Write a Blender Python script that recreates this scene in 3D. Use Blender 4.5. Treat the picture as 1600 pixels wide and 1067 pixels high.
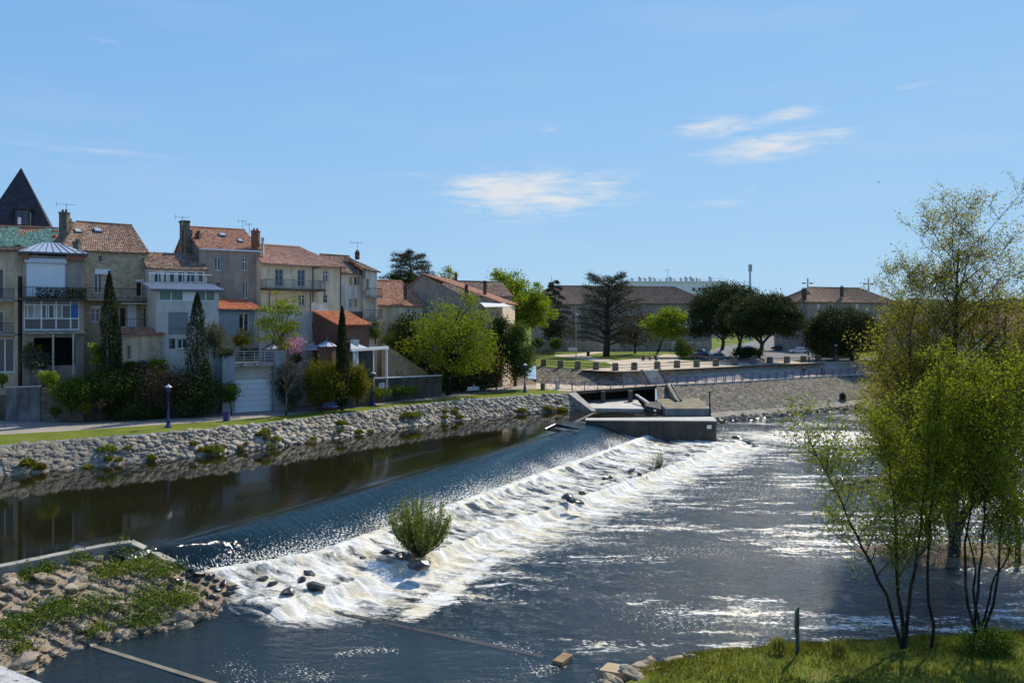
import bpy, bmesh, math, random
import numpy as np
from mathutils import Vector, noise as mnoise
R = math.radians
for o in list(bpy.data.objects): bpy.data.objects.remove(o)
SC = bpy.context.scene; COL = SC.collection
# ---------------------------------------------------------------- camera
F = 1300.0; CZ = 9.5; HY = 500.0          # focal length in photo pixels, eye height over the riverside path, horizon row
cam = bpy.data.cameras.new('camera'); camo = bpy.data.objects.new('camera', cam); COL.objects.link(camo)
camo.location = (0, 0, CZ); camo.rotation_euler = (R(90), 0, 0)
cam.sensor_width = 36; cam.lens = 36*F/1600; cam.shift_y = -33.5/1600; cam.clip_start = .1; cam.clip_end = 9000
SC.camera = camo
# ---------------------------------------------------------------- sun, sky, exposure
SUN_AZ, SUN_EL = R(35), R(47)              # azimuth clockwise from +Y
sd = Vector((math.sin(SUN_AZ)*math.cos(SUN_EL), math.cos(SUN_AZ)*math.cos(SUN_EL), math.sin(SUN_EL)))
sl = bpy.data.lights.new('sun', 'SUN'); sl.energy = 5.0; sl.angle = R(.53); sl.color = (1, .93, .81)
so = bpy.data.objects.new('sun', sl); COL.objects.link(so); so.rotation_euler = (-sd).to_track_quat('-Z', 'Y').to_euler()
W = bpy.data.worlds.new('World'); SC.world = W; W.use_nodes = True
SC.view_settings.view_transform = 'Standard'; SC.view_settings.look = 'None'; SC.view_settings.exposure = 0.06; SC.view_settings.gamma = 1
SKY_STRENGTH = .1
def build_world():
    nt = W.node_tree; N = nt.nodes; L = nt.links; N.clear()
    def n(t, **k):
        a = N.new(t)
        for q, v in k.items(): setattr(a, q, v)
        return a
    def mth(op, a, b=None, clamp=False):
        m = n('ShaderNodeMath', operation=op, use_clamp=clamp)
        for i, v in enumerate((a, b)):
            if v is None: continue
            if isinstance(v, (int, float)): m.inputs[i].default_value = v
            else: L.new(v, m.inputs[i])
        return m.outputs[0]
    def vm(op, a, b=None):
        m = n('ShaderNodeVectorMath', operation=op)
        for i, v in enumerate((a, b)):
            if v is None: continue
            if isinstance(v, tuple): m.inputs[i].default_value = v
            else: L.new(v, m.inputs[i])
        return m
    sky = n('ShaderNodeTexSky', sky_type='NISHITA', sun_disc=False, sun_elevation=SUN_EL, sun_rotation=SUN_AZ, altitude=60, air_density=1.0, dust_density=.12, ozone_density=2.2)
    tc = n('ShaderNodeTexCoord'); sx = n('ShaderNodeSeparateXYZ'); L.new(tc.outputs['Generated'], sx.inputs[0])
    az = mth('ARCTAN2', sx.outputs[0], sx.outputs[1]); el = mth('ARCSINE', sx.outputs[2])
    cb = n('ShaderNodeCombineXYZ'); L.new(az, cb.inputs[0]); L.new(el, cb.inputs[1])
    st = vm('MULTIPLY', cb.outputs[0], (9., 48., 1.))
    nz = n('ShaderNodeTexNoise'); nz.inputs['Scale'].default_value = 1.7; nz.inputs['Detail'].default_value = 7; nz.inputs['Roughness'].default_value = .62; nz.inputs['Distortion'].default_value = .5
    L.new(st.outputs[0], nz.inputs['Vector'])
    tot = None
    # wisps of cloud by azimuth and elevation: az, el, half width, half height, tilt, strength
    for (a, e, w, h, t, k) in [(.035,.150,.15,.042,.05,1.1),(-.02,.158,.07,.028,.0,.8),(.30,.197,.135,.021,.12,1.1),(.24,.222,.09,.017,.06,.9),(.325,.232,.05,.013,.1,.9),
                               (.046,.226,.02,.010,.1,.55),(-.12,.172,.07,.008,.02,.4),(.26,.14,.08,.013,.15,.45),(.447,.246,.03,.008,.05,.5),(-.48,.18,.12,.006,.0,.4),(-.45,.29,.05,.008,.0,.25),
                               (-1.3,.3,.3,.05,.1,.9),(1.4,.25,.35,.05,.1,.9),(2.4,.35,.4,.07,.1,.9),(-2.3,.3,.4,.06,.1,.9)]:
        s = vm('SUBTRACT', cb.outputs[0], (a, e, 0.)); mp = n('ShaderNodeMapping'); mp.inputs['Rotation'].default_value = (0, 0, -t); L.new(s.outputs[0], mp.inputs[0])
        q = vm('MULTIPLY', mp.outputs[0], (1/w, 1/h, 0.)); ln = vm('LENGTH', q.outputs[0])
        m = mth('MULTIPLY', mth('SUBTRACT', 1.0, ln.outputs['Value'], True), k)
        tot = m if tot is None else mth('ADD', tot, m)
    d = mth('SUBTRACT', mth('ADD', mth('MULTIPLY', tot, .8), mth('MULTIPLY', nz.outputs['Fac'], 3.0)), 1.58)
    c = mth('MULTIPLY', mth('MULTIPLY', d, 1.0, True), mth('MULTIPLY', tot, 1.7, True), True)
    n2 = n('ShaderNodeTexNoise'); n2.inputs['Scale'].default_value = .35; n2.inputs['Detail'].default_value = 5; L.new(st.outputs[0], n2.inputs['Vector'])
    veil = mth('MULTIPLY', mth('SUBTRACT', n2.outputs['Fac'], .5, True), .45)
    c = mth('MULTIPLY', mth('ADD', c, veil, True), .85)
    mx = n('ShaderNodeMix', data_type='RGBA'); L.new(c, mx.inputs[0]); 
    # film-like shoulder on the whole sky: a c / (1 + k c), the same everywhere
    s1 = vm('MULTIPLY', sky.outputs[0], (.14*1.46*9.2, .14*2.38*9.2, .14*6.3*9.2)); s2 = vm('MULTIPLY', sky.outputs[0], (.14*2.5, .14*2.75, .14*6.)); s3 = vm('ADD', s2.outputs[0], (1., 1., 1.)); s4 = vm('DIVIDE', s1.outputs[0], s3.outputs[0])
    L.new(s4.outputs[0], mx.inputs[6]); mx.inputs[7].default_value = (7.6, 7.7, 7.9, 1)
    bg = n('ShaderNodeBackground'); bg.inputs[1].default_value = SKY_STRENGTH; L.new(mx.outputs[2], bg.inputs[0])
    out = n('ShaderNodeOutputWorld'); L.new(bg.outputs[0], out.inputs[0])
build_world()
# ---------------------------------------------------------------- helpers
rnd = random.Random(7); rng = np.random.default_rng(7)
def G(px, py, z=0.0):
    Y = F*(CZ-z)/(py-HY); return Vector(((px-800)/F*Y, Y, z))
def P(px, py, Y): return Vector(((px-800)/F*Y, Y, CZ-(py-HY)/F*Y))
def hsh(i, j, s):
    v = np.sin(i*127.1+j*311.7+s*74.7)*43758.5453; return v-np.floor(v)
def vn(x, y, s=0):
    x = np.asarray(x, float); y = np.asarray(y, float); i = np.floor(x); j = np.floor(y); f = x-i; g = y-j
    f = f*f*(3-2*f); g = g*g*(3-2*g)
    return (hsh(i,j,s)*(1-f)+hsh(i+1,j,s)*f)*(1-g)+(hsh(i,j+1,s)*(1-f)+hsh(i+1,j+1,s)*f)*g
def fbm(x, y, s=0, o=4):
    t = 0; a = .5
    for k in range(o): t = t+a*vn(x*2**k, y*2**k, s+k*5); a *= .5
    return t
def sstep(a, b, x):
    t = np.clip((x-a)/(b-a), 0, 1); return t*t*(3-2*t)
def wloc(o):
    v = Vector((0,0,0))
    while o is not None: v += o.location; o = o.parent
    return v
def tag(o, label=None, cat=None, group=None, kind=None):
    for k, v in (('label',label),('category',cat),('group',group),('kind',kind)):
        if v: o[k] = v
    return o
def thing(name, loc, label, cat, group=None):
    o = bpy.data.objects.new(name, None); o.empty_display_size = .3; COL.objects.link(o); o.location = loc
    return tag(o, label, cat, group)
def mesh_obj(name, v, f, mats, parent=None, smooth=False, attrs=None, mi=None, origin=None):
    """v: list/array of world points; the object's origin is its thing's origin"""
    v = np.asarray(v, float).reshape(-1,3)
    og = np.array(wloc(parent)) if parent is not None else (np.array(origin) if origin is not None else np.array([0,0,0.]))
    me = bpy.data.meshes.new(name)
    if isinstance(f, np.ndarray):
        n, k = f.shape; me.vertices.add(len(v)); me.vertices.foreach_set('co', (v-og).astype(np.float32).ravel())
        me.loops.add(n*k); me.loops.foreach_set('vertex_index', f.astype(np.int32).ravel())
        me.polygons.add(n); me.polygons.foreach_set('loop_start', np.arange(0, n*k, k, dtype=np.int32)); me.polygons.foreach_set('loop_total', np.full(n, k, np.int32))
        me.update(calc_edges=True)
    else:
        me.from_pydata([tuple(x) for x in (v-og)], [], f)
    for m in (mats if isinstance(mats, (list, tuple)) else [mats]): me.materials.append(m)
    if mi is not None: me.polygons.foreach_set('material_index', np.asarray(mi, np.int32))
    if smooth: me.polygons.foreach_set('use_smooth', np.ones(len(me.polygons), bool))
    for k, a in (attrs or {}).items():
        at = me.attributes.new(k, 'FLOAT', 'POINT'); at.data.foreach_set('value', np.asarray(a, np.float32))
    o = bpy.data.objects.new(name, me); COL.objects.link(o)
    if parent is not None: o.parent = parent
    elif origin is not None: o.location = origin
    return o
class MB:
    def __init__(s): s.v = []; s.f = []
    def add(s, vs, fs):
        b = len(s.v); s.v += [tuple(x) for x in vs]; s.f += [tuple(i+b for i in q) for q in fs]; return s
    def quad(s, a, b, c, d): return s.add([a,b,c,d], [(0,1,2,3)])
    def poly(s, pts): return s.add(pts, [tuple(range(len(pts)))])
    def box8(s, p): return s.add(p, [(0,3,2,1),(4,5,6,7),(0,1,5,4),(1,2,6,5),(2,3,7,6),(3,0,4,7)])
    def box(s, c, size, rz=0):
        x, y, z = size[0]/2, size[1]/2, size[2]/2; ca, sa = math.cos(rz), math.sin(rz)
        return s.box8([(c[0]+a*x*ca-b*y*sa, c[1]+a*x*sa+b*y*ca, c[2]+d*z) for d in (-1,1) for a, b in ((-1,-1),(1,-1),(1,1),(-1,1))])
    def bar(s, a, b, w, h=None):
        a = Vector(a); b = Vector(b); d = (b-a).normalized(); up = Vector((0,0,1)) if abs(d.z) < .95 else Vector((0,1,0))
        x = d.cross(up).normalized()*(w/2); y = x.cross(d).normalized()*((h or w)/2)
        return s.box8([a-x-y, a+x-y, a+x+y, a-x+y, b-x-y, b+x-y, b+x+y, b-x+y])
    def tube(s, pts, rad, n=6, cap=True):
        pts = [Vector(p) for p in pts]; b = len(s.v)
        if isinstance(rad, (int,float)): rad = [rad]*len(pts)
        x = None
        for i, p in enumerate(pts):
            d = (pts[min(i+1,len(pts)-1)]-pts[max(i-1,0)])
            d = d.normalized() if d.length > 1e-9 else Vector((0,0,1))
            if x is None: x = d.orthogonal().normalized()
            else:
                x = x-d*x.dot(d); x = x.normalized() if x.length > 1e-6 else d.orthogonal().normalized()
            y = d.cross(x)
            for k in range(n):
                t = 2*math.pi*k/n; s.v.append(tuple(p+(x*math.cos(t)+y*math.sin(t))*rad[i]))
        for i in range(len(pts)-1):
            for k in range(n):
                k2 = (k+1) % n; s.f.append((b+i*n+k, b+i*n+k2, b+(i+1)*n+k2, b+(i+1)*n+k))
        if cap:
            s.f.append(tuple(b+k for k in reversed(range(n)))); s.f.append(tuple(b+(len(pts)-1)*n+k for k in range(n)))
        return s
    def lathe(s, c, prof, n=12):
        """prof: (radius, z) pairs from the bottom"""
        b = len(s.v)
        for r, z in prof:
            for k in range(n): t = 2*math.pi*k/n; s.v.append((c[0]+r*math.cos(t), c[1]+r*math.sin(t), c[2]+z))
        for i in range(len(prof)-1):
            for k in range(n): k2 = (k+1) % n; s.f.append((b+i*n+k, b+i*n+k2, b+(i+1)*n+k2, b+(i+1)*n+k))
        s.f.append(tuple(b+k for k in reversed(range(n)))); s.f.append(tuple(b+(len(prof)-1)*n+k for k in range(n)))
        return s
    def build(s, name, mat, parent=None, smooth=False, origin=None): return mesh_obj(name, s.v, s.f, mat, parent, smooth, origin=origin)
def clone(o, parent=None):
    c = o.copy(); COL.objects.link(c); c.parent = parent
    for ch in list(o.children): clone(ch, c)
    return c
# ---------------------------------------------------------------- materials
MATS = {}
class NT:
    def __init__(s, name):
        s.m = bpy.data.materials.new(name); s.m.use_nodes = True; s.t = s.m.node_tree; s.t.nodes.clear()
        s.out = s.n('ShaderNodeOutputMaterial'); s.tc = s.n('ShaderNodeTexCoord').outputs['Object']
    def n(s, t, **k):
        a = s.t.nodes.new(t)
        for q, v in k.items(): setattr(a, q, v)
        return a
    def l(s, a, b): s.t.links.new(a, b)
    def put(s, v, sock):
        if isinstance(v, bpy.types.NodeSocket): s.l(v, sock)
        elif v is not None:
            if hasattr(sock.default_value, '__len__') and not hasattr(v, '__len__'): sock.default_value = (v,)*len(sock.default_value)
            elif hasattr(v, '__len__') and len(v) == 3 and len(sock.default_value) == 4: sock.default_value = (*v, 1)
            else: sock.default_value = v
    def math(s, op, a, b=None, c=None, clamp=False):
        m = s.n('ShaderNodeMath', operation=op, use_clamp=clamp)
        for i, v in enumerate((a,b,c)): s.put(v, m.inputs[i]) if v is not None else None
        return m.outputs[0]
    def scale(s, v, k):
        m = s.n('ShaderNodeVectorMath', operation='MULTIPLY'); s.l(v, m.inputs[0]); m.inputs[1].default_value = k if hasattr(k,'__len__') else (k,k,k); return m.outputs[0]
    def noise(s, scale, detail=4, rough=.55, vec=None, dist=0):
        a = s.n('ShaderNodeTexNoise'); s.l(vec or s.tc, a.inputs['Vector'])
        a.inputs['Scale'].default_value = scale; a.inputs['Detail'].default_value = detail; a.inputs['Roughness'].default_value = rough; a.inputs['Distortion'].default_value = dist
        return a.outputs['Fac']
    def vor(s, scale, vec=None, feature='F1', out='Distance', rnd=1.0):
        a = s.n('ShaderNodeTexVoronoi', feature=feature); s.l(vec or s.tc, a.inputs['Vector']); a.inputs['Scale'].default_value = scale; a.inputs['Randomness'].default_value = rnd
        return a.outputs[out]
    def attr(s, name): return s.n('ShaderNodeAttribute', attribute_name=name).outputs['Fac']
    def ramp(s, fac, stops, interp='LINEAR'):
        a = s.n('ShaderNodeValToRGB'); a.color_ramp.interpolation = interp; e = a.color_ramp.elements
        while len(e) < len(stops): e.new(.5)
        for i, (p, c) in enumerate(stops): e[i].position = p; e[i].color = (*c, 1) if hasattr(c,'__len__') else (c,c,c,1)
        s.put(fac, a.inputs[0]); return a.outputs[0]
    def mr(s, v, a, b, c=0., d=1.):
        m = s.n('ShaderNodeMapRange'); s.put(v, m.inputs[0])
        for i, q in enumerate((a,b,c,d)): s.put(q, m.inputs[i+1])
        return m.outputs[0]
    def mix(s, f, a, b, mode='MIX'):
        m = s.n('ShaderNodeMix', data_type='RGBA', blend_type=mode); s.put(f, m.inputs[0]); s.put(a, m.inputs[6]); s.put(b, m.inputs[7]); return m.outputs[2]
    def bump(s, h, st=.5, dist=.05, nrm=None):
        b = s.n('ShaderNodeBump'); b.inputs['Strength'].default_value = st; b.inputs['Distance'].default_value = dist; s.l(h, b.inputs['Height'])
        if nrm is not None: s.l(nrm, b.inputs['Normal'])
        return b.outputs[0]
    def bsdf(s, col, rough=.8, nrm=None, metal=0, spec=.35, **k):
        b = s.n('ShaderNodeBsdfPrincipled'); s.put(col, b.inputs['Base Color']); s.put(rough, b.inputs['Roughness']); b.inputs['Metallic'].default_value = metal; s.put(spec, b.inputs['Specular IOR Level'])
        if nrm is not None: s.l(nrm, b.inputs['Normal'])
        for q, v in k.items(): s.put(v, b.inputs[q.replace('_',' ')])
        return b.outputs[0]
    def done(s, sh): s.l(sh, s.out.inputs[0]); return s.m
def M_plain(name, c, var=.25, scale=1.2, rough=.8, bump=.2, bscale=14, metal=0, spec=.35, stain=.0):
    if name in MATS: return MATS[name]
    t = NT(name); c = np.array(c)
    f = t.noise(scale, 6, .6); col = t.ramp(f, [(.28, tuple(c*(1-var))), (.72, tuple(np.minimum(c*(1+var), .95)))])
    if stain:
        stain = min(1., stain*1.3)                                   # grime runs: noise stretched down the wall
        s2 = t.noise(1.0, 5, .65, t.scale(t.tc, (1.6,1.6,.28))); col = t.mix(t.mr(s2, .44, .70, 0, stain), col, tuple(c*.38))
    nr = t.bump(t.noise(bscale, 5, .6), bump, .03) if bump else None
    MATS[name] = t.done(t.bsdf(col, rough, nr, metal, spec)); return MATS[name]
def M_stone(name, c1, c2, mortar, scale=3.0, zs=1.6, bump=.6, var=.5, moss=0):
    if name in MATS: return MATS[name]
    t = NT(name); v = t.scale(t.tc, (1,1,zs))
    cell = t.vor(scale, v, 'F1', 'Color', .85); e = t.vor(scale, v, 'DISTANCE_TO_EDGE', 'Distance', .85)
    bw = t.n('ShaderNodeRGBToBW'); t.l(cell, bw.inputs[0])
    col = t.ramp(bw.outputs[0], [(.2, c1), (.8, c2)])
    col = t.mix(t.mr(t.noise(.6, 5, .6), .35, .7, 0, var), col, tuple(np.array(c1)*.5))
    col = t.mix(t.mr(e, .0, .07, 1, 0), col, mortar)
    if moss: col = t.mix(t.mr(t.noise(.9, 6, .7), .55, .7, 0, moss), col, (.09,.1,.03))
    h = t.math('ADD', t.mr(e, 0, .12), t.math('MULTIPLY', t.noise(18, 4), .35))
    MATS[name] = t.done(t.bsdf(col, .9, t.bump(h, bump, .05), 0, .2)); return MATS[name]
def M_tile(name, stops, dirt=.35):
    if name in MATS: return MATS[name]
    t = NT(name); a = t.attr('tile'); col = t.ramp(a, stops)
    col = t.mix(t.mr(t.noise(.55, 6, .7), .45, .72, 0, dirt), col, (.085,.06,.045))
    col = t.mix(t.mr(t.noise(7, 4, .7), .58, .75, 0, .5), col, (.36,.29,.2))
    MATS[name] = t.done(t.bsdf(col, .9, t.bump(t.noise(30, 3), .3, .02), 0, .2)); return MATS[name]
def M_leaf(name, dark, light, trans=.4, tint=None, spec=.12):
    if name in MATS: return MATS[name]
    t = NT(name); a = t.attr('lv'); col = t.ramp(a, [(0., dark), (1., light)])
    b = t.bsdf(col, .65, None, 0, spec)
    tr = t.n('ShaderNodeBsdfTranslucent'); t.put(t.mix(1, col, tint or (1.25,1.2,.55), 'MULTIPLY'), tr.inputs[0])
    m = t.n('ShaderNodeMixShader'); m.inputs[0].default_value = trans; t.l(b, m.inputs[1]); t.l(tr.outputs[0], m.inputs[2])
    MATS[name] = t.done(m.outputs[0]); return MATS[name]
def M_gloss(name, c, rough=.25, metal=0, spec=.5, coat=0):
    if name in MATS: return MATS[name]
    t = NT(name); f = t.noise(2.5, 4); c = np.array(c)
    col = t.ramp(f, [(.3, tuple(c*.85)), (.7, tuple(np.minimum(c*1.1, .95)))])
    MATS[name] = t.done(t.bsdf(col, t.mr(t.noise(6, 3), .3, .7, rough*.8, rough*1.25), None, metal, spec, Coat_Weight=coat)); return MATS[name]
def leaf_quads(c, size, up=0., seed=0, asp=.55, lv=None, flat=0.):
    """rhombic leaves at points c; up>0 leans them upright, flat>0 lays them level"""
    g = np.random.default_rng(seed); n = len(c); d = g.normal(size=(n,3)); d[:,2] += up
    if flat: d[:,2] *= (1-flat)
    d /= np.linalg.norm(d, axis=1)[:,None]; e = g.normal(size=(n,3)); e -= (e*d).sum(1)[:,None]*d; e /= np.linalg.norm(e, axis=1)[:,None]
    s = (size*g.uniform(.6, 1.35, n))[:,None]
    v = np.stack([c-d*s*.5, c+e*s*asp*.5+d*s*.05, c+d*s*.5, c-e*s*asp*.5+d*s*.05], 1).reshape(-1,3)
    f = np.arange(n*4).reshape(-1,4)
    if lv is None: lv = g.uniform(0, 1, n)
    return v, f, np.repeat(lv, 4)
def leaf_obj(name, c, size, mat, parent, **k):
    v, f, lv = leaf_quads(np.asarray(c, float), size, **k); return mesh_obj(name, v, f, mat, parent, attrs={'lv': lv})
# ---------------------------------------------------------------- material library
bark = M_stone('bark', (.05,.04,.03), (.11,.09,.065), (.025,.02,.015), 5, .25, .8)
bark_pale = M_stone('bark_pale', (.10,.085,.06), (.2,.17,.12), (.05,.04,.03), 4, .3, .6)
bark_dark = M_stone('bark_dark', (.022,.018,.014), (.05,.04,.03), (.012,.01,.008), 6, .25, .8)
concrete = M_plain('concrete', (.33,.30,.25), .3, .8, .9, .35, 9, stain=.5)
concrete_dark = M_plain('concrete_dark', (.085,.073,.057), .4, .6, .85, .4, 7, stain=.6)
concrete_pale = M_plain('concrete_pale', (.50,.47,.40), .2, .9, .9, .3, 9, stain=.25)
white_paint = M_plain('white_paint', (.74,.74,.72), .06, 1, .5, 0)
pvc = M_plain('pvc', (.78,.79,.80), .05, 1, .4, 0)
glass = M_gloss('window_glass', (.012,.016,.02), .06, 0, .7)
glass_green = M_gloss('green_glass', (.05,.12,.08), .08, 0, .7)
curtain = M_plain('curtain', (.30,.29,.27), .2, 3, .8, 0)
dark_in = M_plain('dark_interior', (.02,.018,.016), .3, 2, .9, 0)
iron = M_plain('black_iron', (.02,.02,.022), .2, 3, .5, 0)
blue_iron = M_gloss('blue_iron', (.022,.028,.13), .4)
lilac_iron = M_gloss('lilac_iron', (.10,.10,.22), .45)
steel = M_gloss('steel', (.45,.46,.47), .35, .6)
zinc = M_gloss('zinc', (.42,.46,.52), .35, .25)
zinc_seam = M_gloss('zinc_seam', (.10,.11,.13), .4, .2)
sheet_metal = M_gloss('sheet_metal', (.38,.40,.41), .45, .2)
slate = M_stone('slate', (.042,.045,.054), (.078,.08,.092), (.024,.025,.03), 4, 1.6, .5, .3)
stucco_grey = M_plain('stucco_grey', (0.320,0.267,0.216), .22, .6, .9, .3, 10, stain=.45)
stucco_cream = M_plain('stucco_cream', (0.786,0.605,0.393), .14, .7, .9, .25, 10, stain=.3)
stucco_white = M_plain('stucco_white', (0.682,0.613,0.512), .16, .6, .9, .25, 10, stain=.45)
stucco_pale = M_plain('stucco_pale', (0.577,0.537,0.466), .1, .8, .9, .2, 10, stain=.15)
stucco_tan = M_plain('stucco_tan', (0.544,0.427,0.287), .25, .6, .9, .3, 10, stain=.5)
stucco_blue = M_plain('stucco_blue_grey', (0.310,0.322,0.333), .15, .7, .9, .2, 10, stain=.2)
red_wall = M_plain('red_wall', (.17,.085,.055), .2, 1, .85, .2, 10, stain=.3)
rubble = M_stone('rubble_masonry', (.42,.33,.2), (.64,.52,.34), (.5,.41,.28), 2.6, 1.9, .6, .25)
rubble_grey = M_stone('grey_masonry', (.13,.115,.09), (.25,.22,.17), (.14,.12,.09), 2.6, 1.8, .6, .6)
quay = M_stone('quay_masonry', (.10,.085,.062), (.31,.275,.21), (.05,.042,.03), 2.5, 1.5, 1., .5, .75)
quay_pale = M_stone('pale_quay_masonry', (.26,.24,.2), (.44,.41,.35), (.2,.18,.14), 2.6, 1.5, .7, .2, .1)
rock = M_stone('bank_rock', (.22,.188,.14), (.44,.385,.30), (.30,.26,.2), .7, 1.2, .35, .5)
rock_tan = M_stone('tan_rock', (.22,.175,.12), (.50,.42,.31), (.36,.29,.2), 1.3, 1, .6, .6, .35)
rock_wet = M_plain('wet_rock', (.028,.024,.018), .5, 2.5, .25, .6, 8, spec=.6)
earth = M_plain('earth', (.13,.095,.06), .4, .8, .95, .4, 6)
sand = M_plain('sand', (.36,.27,.18), .25, .9, .95, .4, 8)
gravel = M_plain('gravel_path', (0.479,0.389,0.276), .14, .35, .95, .3, 20)
asphalt_pale = M_plain('pale_asphalt', (0.308,0.261,0.207), .16, .25, .95, .3, 22)
asphalt = M_plain('asphalt', (.16,.15,.14), .2, .3, .95, .3, 22)
wood = M_stone('plank_wood', (.30,.2,.1), (.42,.3,.16), (.2,.13,.07), 1.2, 1, .3)
blue_panel = M_plain('blue_panel', (.03,.12,.36), .1, 2, .5, 0)
cloth_white = M_plain('canvas', (.62,.6,.54), .08, 1, .8, 0)
cloth_grey = M_plain('grey_canvas', (.42,.43,.44), .08, 1, .8, 0)
def M_tarp():
    t = NT('green_tarpaulin'); f = t.noise(2.2, 6, .7); col = t.ramp(f, [(.3,(.012,.09,.07)),(.6,(.03,.2,.15)),(.8,(.06,.28,.2))]); col = t.mix(t.mr(t.noise(3.6, 6, .75), .56, .62), col, (.5,.42,.32))
    return t.done(t.bsdf(col, .5, t.bump(f, 1., .3), 0, .4))
tarp_green = M_tarp()
brick_red = M_stone('chimney_brick', (.22,.07,.04), (.34,.12,.07), (.25,.18,.13), 5, 2.4, .4)
brick_dark = M_stone('sooty_brick', (.07,.05,.04), (.16,.12,.09), (.08,.07,.06), 4, 2, .5)
tile_brown = M_tile('brown_tile', [(0,(.13,.078,.052)),(.4,(.25,.155,.105)),(.75,(.34,.225,.155)),(1,(.46,.35,.25))], .4)
tile_orange = M_tile('orange_tile', [(0,(.25,.115,.07)),(.5,(.40,.195,.12)),(.85,(.48,.26,.165)),(1,(.55,.38,.26))], .25)
tile_new = M_tile('new_orange_tile', [(0,(.42,.13,.055)),(.6,(.52,.18,.08)),(1,(.58,.26,.13))], .05)
tile_pink = M_tile('pink_tile', [(0,(.36,.18,.12)),(.5,(.50,.28,.19)),(1,(.58,.4,.29))], .12)
tile_grey = M_tile('weathered_tile', [(0,(.10,.075,.055)),(.5,(.17,.125,.09)),(1,(.26,.2,.15))], .4)
def M_grass(name, c1, c2, c3):
    t = NT(name); col = t.ramp(t.noise(.35, 6, .65), [(.3, c1), (.55, c2), (.75, c3)])
    col = t.mix(t.mr(t.noise(5, 5, .7), .35, .7, 0, .55), col, tuple(np.array(c1)*.7))
    return t.done(t.bsdf(col, .95, t.bump(t.noise(12, 5, .7), 1., .12), 0, .1))
grass_m = M_grass('grass', (.12,.155,.02), (.19,.225,.03), (.30,.26,.08))
lawn_m = M_grass('park_lawn', (.10,.14,.02), (.17,.21,.035), (.26,.24,.08))
hill_m = M_grass('wooded_hill', (.04,.06,.03), (.06,.08,.04), (.09,.1,.06))
lf_yellow = M_leaf('leaf_yellow_green', (.095,.145,.010), (.26,.31,.026), .45)
lf_bright = M_leaf('leaf_bright_green', (0.1092,0.1690,0.0133), (0.2730,0.3380,0.0331), .45)
lf_green = M_leaf('leaf_green', (0.0478,0.0910,0.0133), (0.1502,0.2080,0.0331), .4)
lf_mid = M_leaf('leaf_mid_green', (0.0394,0.0675,0.0153), (0.1103,0.1500,0.0319), .35)
lf_dark = M_leaf('leaf_dark_green', (0.0189,0.0330,0.0102), (0.0630,0.0840,0.0229), .2)
lf_pine = M_leaf('needle_pine', (0.0164,0.0286,0.0099), (0.0683,0.0832,0.0243), .2)
lf_cedar = M_leaf('needle_cedar', (0.0273,0.0338,0.0221), (0.0887,0.0975,0.0608), .2, (1.1,1.1,.9))
lf_cyp = M_leaf('needle_cypress', (0.0142,0.0225,0.0089), (0.0536,0.0690,0.0204), .15)
lf_olive = M_leaf('leaf_olive_grey', (.06,.07,.04), (.15,.16,.1), .3)
lf_brown = M_leaf('twig_brown', (.05,.035,.022), (.13,.09,.055), .25, (1.1,1,.8))
lf_gold = M_leaf('leaf_golden', (.055,.066,.006), (.23,.215,.02), .4)
lf_pink = M_leaf('blossom_pink', (.5,.2,.32), (.8,.45,.58), .4, (1.1,.9,1))
lf_red = M_leaf('leaf_russet', (.12,.06,.02), (.25,.14,.05), .4)
lf_willow = M_leaf('leaf_willow', (0.0683,0.1105,0.0166), (0.2184,0.2600,0.0442), .45)
lf_spring = M_leaf('leaf_spring', (.15,.15,.018), (.36,.32,.055), .6)
lf_fresh = M_leaf('leaf_fresh', (.10,.135,.012), (.26,.29,.032), .55)
lf_dry = M_leaf('dry_grass', (.14,.1,.045), (.3,.24,.12), .3)
blade_m = M_leaf('grass_blade', (.06,.085,.012), (.27,.25,.06), .4)
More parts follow.
